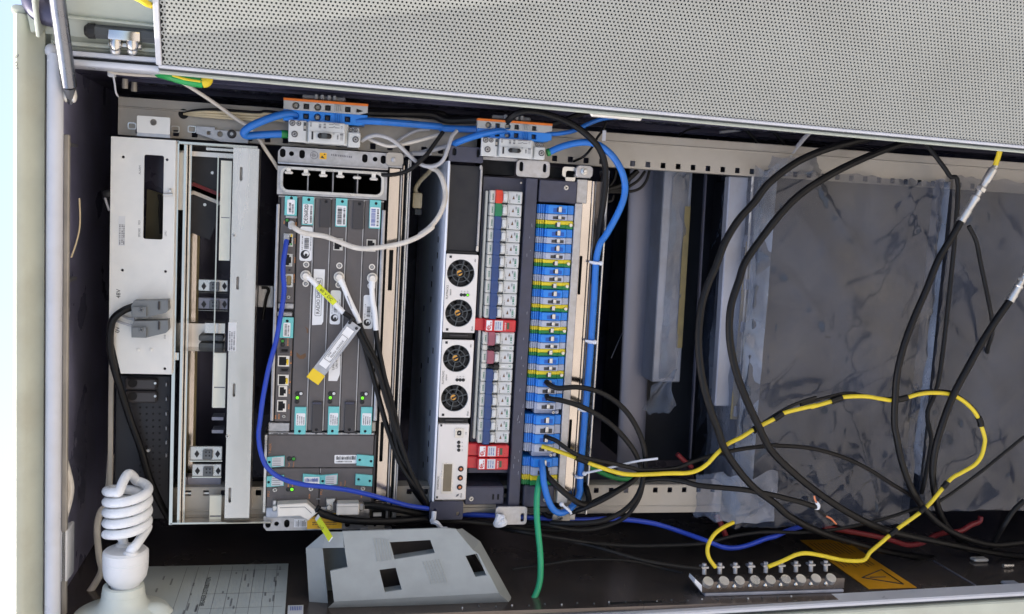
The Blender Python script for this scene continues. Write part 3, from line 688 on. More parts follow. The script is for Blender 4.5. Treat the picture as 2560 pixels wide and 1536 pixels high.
part(rs, 'ledge_block', MB().rbox(rect('B4', 1525, 70, 1572, 185, -2), -8, -2, 1), 'rail')
for x0, x1 in ((365, 372), (385, 440), (455, 475), (500, 560), (870, 890), (955, 985), (1250, 1270), (1330, 1362)):
    part(rs, 'ledge_mark', MB().rbox(rect('B4', x0, 203, x1, 211, 1.5), 1.5, 1.9), 'ink')
# lower ear
el = [pt('B4', 290, 1335, WE), pt('B4', 270, 1300, WE), pt('B4', 285, 1170, WE), pt('B4', 1510, 1150, WE), pt('B4', 1515, 1310, WE)]
e0, e1 = pt('B4', 272, 1250, WE).x, pt('B4', 1500, 1250, WE).x; ev0, ev1 = pt('B4', 290, 1333, WE).y, pt('B4', 285, 1165, WE).y
holes = []
for x, y, h in ((325, 1255, 1), (424, 1252, 0), (543, 1250, 1), (1245, 1250, 1), (1450, 1255, 0)):
    c = pt('B4', x, y, WE); holes.append(rr((c.x - 3.5, c.x + 3.5, c.y - 5.4, c.y + 5.4), 3.5) if h else circ(c, 3.1, 12))
ear2 = part(rs, 'mounting_ear', plate([(e0, ev1), (e0, ev0 + 5), (e0 + 4, ev0), (e1, ev0), (e1, ev1)], holes, WE - 2, WE), 'galv')
part(ear2, 'ear_backing', MB().box(e0 + 2, e1 - 2, ev0 + 2, ev1, WE - 12, WE - 8), 'void')
r_ = rect('B4', 300, 1065, 1500, 1165, 3); part(rs, 'ear_step', MB().box(r_[0], r_[1], ev1 - 1, pt('B4', 300, 1065, 3).y, WE - 3, 3, 2, 2), 'galv')
s1 = part(ear2, 'rating_label', MB().rbox(rect('B4', 628, 1195, 782, 1290, WE), WE, WE + .4), 'label')
bars(s1, rect('B4', 650, 1205, 770, 1282, WE), WE + .7, 9, 'u', 'ink', 'print', 3, .35)
s2 = part(ear2, 'warning_label', MB().rbox(rect('B4', 782, 1132, 1180, 1305, 3.2), WE + .2, 3.6), 'yellow_sticker')
text(s2, 'WARNING', pt('B4', 965, 1288, 3.6), 2.3, 180, 'rust')
for i, y in enumerate((1165, 1185, 1235, 1258)):
    scrib(s2, 22, pt('B4', 975, y, 3.6), 1.7, 180, 'rust', i)

# ---- slots
top = [664, 862, 1062, 1247, 1443, 1625]; bot = [592, 783, 968, 1157, 1348, 1533]
ue = [(pt('B2', a, 100).x + pt('B3', b, 1300).x) / 2 for a, b in zip(top, bot)]
vtop_, vbot_ = pt('B2', 800, 62).y, pt('B4', 700, 170).y
def tab(parent, r, hole, w, m_='teal', hi=8.):
    o = part(parent, 'extractor_tab', plate([(r[0], r[2]), (r[1], r[2]), (r[1], r[3]), (r[0], r[3])], [circ(hole, 2.2, 12)], w, w + 2.6, .3), m_)
    part(o, 'screw_well', MB().cyl((hole[0], hole[1], w - .3), (hole[0], hole[1], w + .5), 2.3, seg=12), 'ink'); return o
def sticker(parent, r, w, m_='label', rad=1.2, name='label'):
    return part(parent, name, plate(rr(r, rad, 2), [], w, w + .35), m_, smooth=False)
def rj45(parent, r, w, name='network_port', side='silver'):
    u0, u1, v0, v1 = r
    o = part(parent, name, plate([(u0, v0), (u1, v0), (u1, v1), (u0, v1)], [[(u0 + 1.3, v0 + 1.3), (u1 - 4, v0 + 1.3), (u1 - 4, v0 + 4), (u1 - 1.6, v0 + 4), (u1 - 1.6, v1 - 4), (u1 - 4, v1 - 4), (u1 - 4, v1 - 1.3), (u0 + 1.3, v1 - 1.3)]], w - 1, w + 1.4), side)
    part(o, 'cavity', MB().box(u0 + 1, u1 - 1, v0 + 1, v1 - 1, w - .6, w + .4), 'void'); return o
def ring(parent, c, r0, r1, h, m_='silver_paint', name='ring'):
    return part(parent, name, plate(circ(c, r1, 20), [circ(c, r0, 16)], c[2], c[2] + h), m_)
def led(parent, p, m_, r=2.2):
    o = part(parent, 'indicator_light', MB().lathe([(r, 0), (r, .6), (r * .6, 1.2)], p, (0, 0, 1), 12), m_)
    part(o, 'light_bezel', plate(circ(p, r * 1.45, 16), [circ(p, r, 12)], p[2], p[2] + .7), 'ink'); return o
def qlabel(par, r, w, seed):
    o = sticker(par, r, w, 'label', 2.5, 'barcode_label'); u0, u1, v0, v1 = r; L_ = v1 - v0
    bars(o, (u0 + .36 * (u1 - u0), u0 + .72 * (u1 - u0), v0 + .36 * L_, v0 + .68 * L_), w + .6, 22, 'v', 'ink', 'barcode', seed)
    for k, x in enumerate((.16, .84)): bars(o, (u0 + x * (u1 - u0), u0 + (x + .07) * (u1 - u0), v0 + .32 * L_, v0 + .75 * L_), w + .6, 10, 'v', 'ink_grey', 'print', seed + k)
    c = Vector((u0 + .45 * (u1 - u0), v0 + .19 * L_, w + .36)); ww = (u1 - u0) * .36
    part(o, 'logo_ring', plate(circ(c, ww, 20), [circ((c.x + ww * .25, c.y + ww * .2), ww * .62, 16)], c.z, c.z + .3), 'ink')
    part(o, 'logo_dot', MB().cyl((c.x + ww * .2, c.y - ww * .1, c.z), (c.x + ww * .2, c.y - ww * .1, c.z + .3), ww * .32, seg=12), 'ink'); return o
names = ['grey radio card under the white yellow-sleeved elbow plug', 'blank grey slot plate carrying the RADIO DIGITAL label', 'grey radio card in the middle slot with a printed link label', 'blank grey slot plate between two radio cards, without any label', 'grey radio card in the slot next to the gold support strip']
cards = []
for i in range(5):
    a, b = ue[i] + .6, ue[i + 1] - .6
    t_ = thing('radio_card' if i % 2 == 0 else 'blank_plate', names[i], 'radio card' if i % 2 == 0 else 'blank plate', (a, vbot_, 0), 'plug-in cards of the radio shelf')
    part(t_, 'face', MB().box(a, b, vbot_, vtop_, -8, 0, .8), 'radio')
    part(t_, 'edge_line', MB().box(b - .5, b + .7, vbot_, vtop_, -6, .6), 'galv')
    cards.append(t_)
# tops
ctab = {0: (728, 55, 845, 385, 798, 90), 2: (1117, 75, 1232, 405, 1187, 112), 4: (1508, 95, 1620, 425, 1577, 135)}
for i, (x0, y0, x1, y1, hx, hy) in ctab.items():
    c = cards[i]; r = rect('B2', x0, y0, x1, y1, 0); tb = tab(c, r, pt('B2', hx, hy, 0), 0.)
    lr = (r[0] + .6, r[1] - .6, r[2] + 1, r[3] - 9); l = sticker(tb, lr, 2.6)
    if i == 0:
        text(l, 'C\u20ac0682', (lr[0] + .36 * (lr[1] - lr[0]), (lr[2] + lr[3]) / 2 - 2.6, 2.9), 4.8, 90, 'ink', spacing=.95, xs=.95)
        q = Vector((lr[0] + .36 * (lr[1] - lr[0]), lr[3] - 3, 2.9)); part(l, 'mark', plate(circ(q, 2.4, 18), [circ(q, 1.8, 16)], 2.9, 3.2), 'ink'); part(l, 'mark_bar', MB().box(q.x - 1.5, q.x + 1.5, q.y - .3, q.y + .3, 2.9, 3.2), 'ink')
        bars(l, (lr[0] + .74 * (lr[1] - lr[0]), lr[1] - 1, lr[2] + 2, lr[3] - 1.5), 3.2, 16, 'v', 'ink', 'barcode', 5)
    else:
        bars(l, (lr[0] + 1.5, lr[0] + .56 * (lr[1] - lr[0]), lr[2] + 2, lr[3] - 2), 3.2, 30, 'v', 'ink_blue' if i == 4 else 'ink', 'barcode', 8 + i)
        bars(l, (lr[1] - 3.8, lr[1] - 1.4, lr[2] + 2, lr[3] - 2), 3.2, 14, 'v', 'ink', 'print', 18 + i)
for i, (x0, y0, x1, y1, hx, hy) in {1: (934, 85, 1045, 410, 998, 112), 3: (1316, 110, 1425, 430, 1383, 137)}.items():
    tab(cards[i], rect('B2', x0, y0, x1, y1, 0), pt('B2', hx, hy, 0), 0., 'radio_dark')
# bottoms
for i, (x0, y0, x1, y1, hx, hy) in {0: (640, 1195, 757, 208, 690, 175), 2: (1028, 1190, 1137, 210, 1070, 172), 4: (1407, 1195, 1520, 207, 1450, 175)}.items():
    c = cards[i]; r = rect('B3', x0, y0, x1, y1, 0, 'B4'); tb = tab(c, r, pt('B4', hx, hy, 0), 0.)
    L_ = r[3] - r[2]; lr = (r[0] + 1.5, r[1] - .8, r[2] + .33 * L_, r[3] - .22 * L_); l = sticker(tb, lr, 2.6)
    for k in range(4): bars(l, (lr[0] + 1.2 + k * 2.7, lr[0] + 2.6 + k * 2.7, lr[2] + 1.2, lr[3] - 2 - 1 * k), 3.2, 12, 'v', 'ink_grey', 'print', 30 + i + k)
for i, (x0, y0, x1, y1, hx, hy) in {1: (845, 1135, 945, 185, 885, 155), 3: (1222, 1135, 1325, 185, 1266, 155)}.items():
    tab(cards[i], rect('B3', x0, y0, x1, y1, 0, 'B4'), pt('B4', hx, hy, 0), 0., 'radio_dark')
    part(cards[i], 'tab_hinge', MB().rbox(rect('B3', x0 - 3, 1135, x1 - 2, 1165, 2.6), 2.6, 4.5, .5), 'power_blue')
# faces
for i, (qx, qz, py, rx, ry, sx, sy) in {0: ((700, 400, 832, 805), 'B2', None, 768, 843, 762, 1065), 2: ((1052, 1140, 1158, 240), 'B2', (1085, 535, 1190, 680), 1152, 856, 1142, 1078), 4: ((1435, 1195, 1535, 292), 'B2', (1468, 550, 1570, 695), 1530, 872, 1512, 1090)}.items():
    c = cards[i]; qlabel(c, rect('B2', *qx, 0., 'B2' if i == 0 else 'B3'), 0.05, 40 + i)
    if py: rj45(c, rect('B2', *py, 0), 0)
    for x, y in ((rx, ry), (sx, sy)):
        p = pt('B2', x, y, 0); ring(c, p, 2.5, 4, 1., 'silver_paint', 'socket_ring'); part(c, 'socket_pin', MB().cyl(p, p + Vector((0, 0, 1.2)), 2.2, 1.4, 12), 'galv')
for i, x0 in ((0, 665), (2, 1047), (4, 1420)):
    c = cards[i]; g_ = 0
    for dx, y, m_ in ((0, 1040, 'led_off'), (42, 1040, 'led_white'), (0, 1088, 'led_on'), (-5, 1133, 'led_off')):
        led(c, pt('B3', x0 + dx, y + (4 if i == 4 else 0), .1), m_, 2.1)
# labels on the plates
r = rect('B2', 857, 895, 945, 250, 0, 'B3')
lb = part(cards[1], 'paper_label', plate([(r[0], r[2]), (r[1], r[2] + 1), (r[1] + 2, r[2] + 5), (r[1] + 2, r[3]), (r[0], r[3])], [], .05, .5), 'label', 'white paper label printed RADIO DIGITAL', smooth=False)
iy = (pt('B2', 915, 1000).y, pt('B3', 900, 140).y); cxl = (r[0] + r[1]) / 2 + 1
bx_ = (cxl - 4, cxl + 4, iy[1], iy[0]); part(lb, 'printed_frame', plate(rr(bx_, 1.4), [rr((bx_[0] + .4, bx_[1] - .4, bx_[2] + .4, bx_[3] - .4), 1.1)], .5, .8), 'ink')
text(lb, 'RADIO DIGITAL', (cxl, (iy[0] + iy[1]) / 2, .5), 4.5, 90, 'ink', xs=.98)
r = rect('B3', 1035, 600, 1135, 895, .0)
lb = part(cards[2], 'paper_label', plate([(r[0], r[2]), (r[1] - 1, r[2]), (r[1] + 2.2, r[2] + 9), (r[1] + 2.2, r[3]), (r[0], r[3])], [], .05, .5), 'label', 'white paper label printed LINK UAI', smooth=False)
text(lb, 'LINK', pt('B3', 1083, 725, .5), 3, 90); text(lb, 'UAI M', pt('B3', 1122, 700, .5), 3, 90)
# rusty stain marks
part(cards[0], 'stain', plate([(p.x, p.y) for p in (pt('B3', 655, 560), pt('B3', 700, 600), pt('B3', 760, 570), pt('B3', 768, 610), pt('B3', 740, 640), pt('B3', 690, 640), pt('B3', 655, 610))], [], .02, .06), 'rust', smooth=False)
part(cards[0], 'stain', plate([(p.x, p.y) for p in (pt('B3', 745, 255), pt('B3', 790, 290), pt('B3', 795, 330), pt('B3', 775, 345), pt('B3', 772, 295))], [], .02, .06), 'rust', smooth=False)

# ---- control boards in the first column
ua_, ub_ = (pt('B2', 482, 200).x + pt('B3', 402, 1000).x) / 2, ue[0] - .8
v_a, v_b, v_c, v_d = pt('B2', 500, 55).y, pt('B2', 470, 1285).y, pt('B3', 470, 150).y, pt('B3', 400, 1365).y
cb = thing('control_board', 'narrow control board with the blue network plug and white data plug', 'circuit board', (ua_, v_b, 0), 'plug-in cards of the radio shelf')
part(cb, 'face', MB().box(ua_, ub_, v_b, v_a, -8, -.4, .6), 'radio')
tb = tab(cb, rect('B2', 525, 48, 655, 275, 0), pt('B2', 597, 72), 0.)
r = rect('B2', 550, 88, 632, 265, 0); l = sticker(tb, r, 2.6); bars(l, (r[0] + 2.2, r[0] + 5, r[2] + 3, r[3] - 4), 3.2, 16, 'v', 'ink', 'barcode', 71); bars(l, (r[0] + 6, r[0] + 8, r[2] + 1.2, r[3] - 5), 3.2, 12, 'v', 'ink_grey', 'print', 72)
part(cb, 'clip', MB().rbox(rect('B2', 530, 275, 662, 310, 0), -1, 1.5, .5), 'galv')
led(cb, pt('B2', 546, 328, -.3), 'led_green', 2); led(cb, pt('B2', 546, 375, -.3), 'led_off', 2)
o = rj45(cb, rect('B2', 508, 482, 612, 635, 0), 0); part(o, 'port_light', MB().rbox(rc('B2', 598, 508, 10, 16, 1.4), 1.2, 2), 'yellow_tag'); part(o, 'port_light', MB().rbox(rc('B2', 594, 608, 9, 12, 1.4), 1.2, 2), 'led_green')
rj45(cb, rect('B2', 500, 715, 606, 865, 0), 0)
r = rect('B2', 530, 950, 612, 1105, 0); o = part(cb, 'debug_port', plate(rr(r, 1), [rr((r[0] + 1.5, r[1] - 2, r[2] + 2, r[3] - 2), 2)], -1, 2), 'silver'); part(o, 'pins', MB().rbox((r[0] + 2, r[1] - 2.5, r[2] + 3, r[3] - 2.5), -.5, .8), 'tape')
screw(cb, pt('B2', 563, 1222, -.4), 2.5, 'silver'); part(cb, 'pin_hole', MB().cyl(pt('B2', 575, 905, -.4), pt('B2', 575, 905, -.4) + Vector((0, 0, .4)), 1.3, seg=10), 'ink')
for x, y, s_ in ((650, 375, 'ICS'), (638, 565, 'ETH0'), (636, 790, 'ETH1'), (628, 1000, 'CONSOLE'), (512, 350, 'ON')): scrib(cb, len(s_) + 1, pt('B2', x, y, -.4), 1.7, 90, 'ink_orange')
# white plug is part of the data cable below
part(rs, 'spacer_block', MB().rbox(rect('B2', 440, 1290, 622, 1360, 1), -8, 1, 1), 'galv')
part(rs, 'spacer_block', MB().rbox(rect('B3', 430, 92, 605, 150, 1), -8, 1, 1), 'galv')
for y in (105, 120, 135): part(rs, 'spacer_rib', MB().rbox(rect('B3', 432, y, 603, y + 5, 1), 1, 1.8), 'silver_paint')
nb = thing('network_board', 'narrow network board with a row of square ports along the radio shelf edge', 'circuit board', (ua_, v_d, 0), 'plug-in cards of the radio shelf')
part(nb, 'face', MB().box(ua_, ub_, v_d, v_c, -8, -.4, .6), 'radio')
tb = tab(nb, rect('B3', 470, 155, 612, 392, 0), pt('B3', 548, 197), 0.)
r = rect('B3', 505, 215, 582, 380, 0); l = sticker(tb, r, 2.6); bars(l, (r[0] + 1.6, r[0] + 4.6, r[2] + 1.5, r[3] - 1.5), 3.2, 14, 'v', 'ink', 'barcode', 73); bars(l, (r[0] + 5.6, r[0] + 7.4, r[2] + 1, r[3] - 3), 3.2, 12, 'v', 'ink_grey', 'print', 74)
led(nb, pt('B3', 494, 430, -.3), 'led_green', 2); led(nb, pt('B3', 494, 472, -.3), 'led_off', 2)
for y0, y1 in ((495, 570), (742, 792)):
    r = rect('B3', 462, y0, 572, y1, 0); o = part(nb, 'sfp_slot', plate(rr(r, .8), [rr((r[0] + 2, r[1] - 2, r[2] + 1.5, r[2] + 5), .5)], -1, .8), 'radio_dark'); part(o, 'cavity', MB().rbox((r[0] + 1, r[1] - 1, r[2] + 1, r[3] - 1), -.6, -.2), 'void')
for x0, y0, x1, y1, yl in ((442, 600, 570, 725, 1), (440, 820, 562, 945, 1), (450, 952, 545, 1075, 0), (432, 1115, 534, 1250, 0)):
    o = rj45(nb, rect('B3', x0, y0, x1, y1, 0), 0, side='silver_paint')
    if yl: part(o, 'port_light', MB().rbox(rect('B3', x1 - 30, y0 + 45, x1 - 8, y1 - 18, 1.4), 1.2, 2), 'yellow_tag')
screw(nb, pt('B3', 508, 1303, -.4), 2.5, 'silver')
for x, y, s_ in ((555, 440, 'FAULT'), (592, 570, 'PoE'), (590, 680, '1'), (580, 900, '2'), (572, 1010, 'LAN'), (565, 1190, 'MGT'), (412, 1310, 'E1'), (452, 1305, 'N10')): scrib(nb, len(s_) + 1, pt('B3', x, y, -.4), 2., 90, 'ink_orange')

# ---- lower panels
vx = {}
ra = rect('B4', 332, 222, 1528, 600, 0); U0, U1 = pt('B4', 325, 300).x, pt('B4', 1552, 300).x
va, vb_, vc_ = pt('B4', 335, 220).y, pt('B4', 700, 604).y, pt('B4', 700, 1060).y
umid = pt('B4', 920, 800).x
tx = thing('auxiliary_card', 'wide blank grey card marked T-AUX across the radio shelf', 'radio card', (U0, vb_, 0))
part(tx, 'face', MB().box(U0, U1, vb_ + .4, va, -8, .6, .8), 'radio')
p1_ = thing('power_filter', 'grey power filter card holding the silver angled connector', 'power card', (U0, vc_, 0), 'power filter cards')
part(p1_, 'face', MB().box(U0, umid - .4, vc_, vb_ - .4, -8, .6, .8), 'radio')
p2_ = thing('power_filter', 'grey power filter card holding the silver straight connector', 'power card', (umid, vc_, 0), 'power filter cards')
part(p2_, 'face', MB().box(umid + .4, U1, vc_, vb_ - .4, -8, .6, .8), 'radio')
part(rs, 'side_wall', MB().box(U0 - 4, U0 - 1, vc_ - 6, va, -60, 1), 'silver')
part(rs, 'side_wall', MB().box(U1 + 1, U1 + 3, vc_ - 6, va, -60, -1), 'radio_dark')
def side_tab(par, r, hole, lab, bend=1, hole2=None):
    u0, u1, v0, v1 = r; m_ = MB(); w = .6
    # slightly cranked spring tab
    pr = [(u0, v0), (u1, v0 + bend * 1.8), (u1, v1 + bend * 1.8), (u0, v1)]
    o = part(par, 'extractor_tab', plate(pr, [circ(hole, 2.1, 12)] + ([circ(hole2, 2.1, 12)] if hole2 else []), w, w + 3, .3), 'teal')
    for h in (hole, hole2):
        if h: part(o, 'screw_well', MB().cyl((h[0], h[1], w), (h[0], h[1], w + .6), 2.2, seg=12), 'ink')
    if lab:
        l = part(o, 'label', plate([(u0 + .28 * (u1 - u0), v0 + 1.5), (u1 - .6, v0 + bend * 1.8 + .4), (u1 - .6, v1 + bend * 1.8 - .6), (u0 + .28 * (u1 - u0), v1 - .2)], [], w + 3, w + 3.4), 'label_dim', smooth=False)
        for k in range(4): bars(l, (u0 + .32 * (u1 - u0), u0 + .8 * (u1 - u0) , v0 + 3 + 2.8 * k, v0 + 3.8 + 2.8 * k), w + 3.7, 1, 'v', 'ink_grey', 'print', k, .9)
    return o
side_tab(tx, rect('B4', 318, 475, 512, 592, 0), pt('B4', 342, 530), 1)
o = side_tab(tx, rect('B4', 1357, 445, 1542, 565, 0), pt('B4', 1386, 505), 0, -1, pt('B4', 1518, 520))
r = rect('B4', 1097, 452, 1352, 550, 0); l = sticker(tx, r, .7); bars(l, (r[0] + 2, r[1] - 1.6, r[2] + .45 * (r[3] - r[2]), r[3] - 1), 1.3, 30, 'u', 'ink', 'barcode', 81); bars(l, (r[0] + 2, r[1] - 6, r[2] + 1.6, r[2] + 3.8), 1.3, 14, 'u', 'ink', 'print', 82, .5)
led(tx, pt('B4', 572, 497, .6), 'led_off', 2.2); led(tx, pt('B4', 621, 499, .6), 'led_green', 2.2)
text(tx, 'T-AUX', pt('B4', 350, 378, .6), 3.2, 90, 'ink_orange'); text(tx, 'Fault', pt('B4', 568, 568, .6), 2.2, 90, 'ink_orange'); text(tx, 'Power', pt('B4', 620, 562, .6), 2.2, 90, 'ink_orange')
side_tab(p1_, rect('B4', 314, 700, 505, 815, 0), pt('B4', 333, 762), 1)
r = rect('B4', 735, 690, 928, 805, 0); l = side_tab(p1_, rect('B4', 733, 668, 928, 800, 0), pt('B4', 905, 790), 0, -1)
l2 = sticker(l, (r[0] + 1, r[1] - 1, r[2] + 2, r[3] - 1), 3.8); bars(l2, (r[0] + 2, r[1] - 2.4, r[2] + 6, r[3] - 2), 4.5, 26, 'u', 'ink_blue', 'barcode', 83); bars(l2, (r[0] + 5, r[1] - 2.4, r[2] + 2.4, r[2] + 4.4), 4.5, 10, 'u', 'ink', 'print', 84)
side_tab(p2_, rect('B4', 938, 685, 1125, 800, 0), pt('B4', 958, 750), 1)
side_tab(p2_, rect('B4', 1342, 670, 1528, 793, 0), pt('B4', 1373, 730), 0, -1, pt('B4', 1504, 748))
for par, x, y in ((p1_, 405, 855), (p1_, 822, 845), (p2_, 1425, 840)): screw(par, pt('B4', x, y, .6), 3.2, 'silver', 2)
led(p1_, pt('B4', 602, 852, .6), 'led_on', 2.2); led(p1_, pt('B4', 558, 852, .6), 'led_off', 2); led(p2_, pt('B4', 1216, 836, .6), 'led_on', 1.7)
for par, s_, x, y, sz in ((p1_, 'PFU', 333, 905, 3.2), (p2_, 'PFU', 945, 885, 3.2), (p2_, 'Fault', 1168, 790, 2.2), (p2_, 'Power', 1217, 780, 2.2)): text(par, s_, pt('B4', x, y, .6), sz, 90, 'ink_orange')
scrib(p1_, 18, pt('B4', 575, 938, .6), 1.5, 2, 'ink_grey')
for q_, x, y, k in ((p1_, 560, 805, 3), (p1_, 610, 800, 3), (p1_, 805, 930, 4), (p2_, 1408, 930, 3)): scrib(q_, k, pt('B4', x, y, .6), 1.9, 90, 'ink_orange')
part(p1_, 'seam_clip', MB().rbox(rc('B4', 908, 962, 24, 6, .6), .6, 2.5, .5), 'galv')
part(p1_, 'seam_clip', MB().rbox(rc('B4', 931, 635, 4, 26, .6), .6, 1.5), 'galv')

# ---- silver power connectors
pc = thing('power_connector', 'silver angled metal connector screwed to the power filter card', 'connector', pt('B4', 375, 1110, 2))
hood = [pt('B4', x, y, 8) for x, y in ((445, 1010), (465, 1008), (770, 992), (885, 1090), (790, 1172), (700, 1120), (445, 1130))]
part(pc, 'hood', plate([(p.x, p.y) for p in hood][::-1], [], 2, 20, 1.2), 'silver_paint')
part(pc, 'hood_seam', MB().tube([pt('B4', 460, 1066, 20), pt('B4', 750, 1057, 20), pt('B4', 830, 1130, 20)], .5, 4, smooth=False), 'ink_grey')
part(pc, 'flange', MB().rbox(rect('B4', 378, 985, 420, 1110, 8), 0, 8, 1), 'silver'); part(pc, 'thumb_screw', MB().lathe([(3.6, 0), (3.6, 3), (2.8, 4.5)], pt('B4', 404, 1058, 8), (0, 0, 1), 14), 'silver')
pc2 = thing('power_connector', 'silver straight metal connector with a black cable leaving its end', 'connector', pt('B4', 1005, 1110, 2))
part(pc2, 'hood', MB().rbox(rect('B4', 1120, 990, 1375, 1118, 8), 2, 20, 1.2), 'silver_paint'); part(pc2, 'collar', MB().rbox(rect('B4', 1375, 1000, 1438, 1080, 8), 4, 17, 2), 'silver')
part(pc2, 'hood_seam', MB().rbox(rc('B4', 1247, 1054, 125, 1.6, 20), 20, 20.3), 'ink_grey')
f_ = [pt('B4', x, y, 6) for x, y in ((1008, 968), (1098, 965), (1080, 1010), (1078, 1060), (1095, 1092), (1008, 1092))]
part(pc2, 'flange', plate([(p.x, p.y) for p in f_], [], 0, 8, .8), 'silver'); part(pc2, 'thumb_screw', MB().lathe([(3.3, 0), (3.3, 3), (2.6, 4.5)], pt('B4', 1030, 1052, 8), (0, 0, 1), 14), 'silver')
part(pc2, 'cable_neck', MB().prism([(p.x, p.y) for p in (pt('B4', 1080, 1000, 8), pt('B4', 1122, 992, 8), pt('B4', 1122, 1118, 8), pt('B4', 1080, 1075, 8))], 4, 15), 'radio_dark')

# ================================================================== gold support rail beside the radio, clamped to both mounting rails
def support_rail(name_lab, x_mid_top, segs, vT, vB, clamp):
    e = thing('support_rail', name_lab, 'support rail', (segs[0][0], vB, -12)); return e
def strip(par, name_, z0, xa, ya, xb, z1, yb, w0, w1, m_, slots=()):
    a = pt(z0, xa, ya, w1); b = pt(z0, xb, ya, w1); c = pt(z1, xa, yb, w1)
    ol = [(a.x, c.y), (b.x, c.y), (b.x, a.y), (a.x, a.y)]
    if slots: return part(par, name_, plate(ol, slots, w0, w1), m_)
    return part(par, name_, MB().box(a.x, b.x, c.y, a.y, w0, w1, .4), m_)
g1 = thing('support_rail', 'gold-tinted slotted steel support rail between radio and power unit', 'support rail', pt('B4', 1480, 1350, -12), 'steel support rails')
sl1 = rect('B2', 1732, 672, 1760, 1145, -6); sl2 = rect('B4', 1632, 70, 1652, 530, -6)
strip(g1, 'slotted_strip', 'B1', 1738, 935, 1855, 'B4', 1010, -9, -6, 'gold_steel', [rr(sl1, .6), rr(sl2, .6)])
strip(g1, 'dark_web', 'B1', 1700, 930, 1990, 'B4', 1250, -60, -22, 'black')
strip(g1, 'inner_groove', 'B1', 1868, 940, 1888, 'B4', 1240, -20, -8, 'galv')
strip(g1, 'ridge', 'B1', 1896, 900, 1912, 'B4', 1240, -30, -10, 'gold_steel')
strip(g1, 'outer_lip', 'B1', 1950, 830, 1968, 'B4', 1270, -60, -4, 'silver')
strip(g1, 'outer_lip', 'B1', 1974, 830, 1992, 'B4', 1270, -60, -4, 'galv')
r = rect('B1', 1700, 748, 1888, 905, 2); cl_ = part(g1, 'clamp', plate(rr(r, 4), [circ(pt('B1', 1782, 835, 2), 2.6)], -2, 2, .5), 'rail'); part(cl_, 'clamp_web', MB().rbox(rect('B1', 1720, 880, 1880, 930, -4), -14, -2), 'galv')
part(cl_, 'rivet', MB().lathe([(3.2, 0), (3, 1.2), (2, 1.6)], pt('B1', 1782, 835, 2), (0, 0, 1), 14), 'galv')
r = rect('B4', 1488, 1262, 1668, 1330, 2); cl_ = part(g1, 'clamp', plate(rr(r, 2), [circ(pt('B4', 1566, 1272, 2), 2.6)], -2, 2, .5), 'rail'); part(cl_, 'clamp_foot', MB().rbox(rect('B4', 1395, 1328, 1765, 1352, 4), -10, 4, 1), 'galv')
part(g1, 'base_foot', MB().rbox(rect('B4', 1545, 1130, 1640, 1165, -4), -8, -4), 'silver_paint')
part(g1, 'end_gloss', MB().rbox(rect('B4', 1548, 985, 1640, 1020, -5), -8, -5), 'gold_steel')
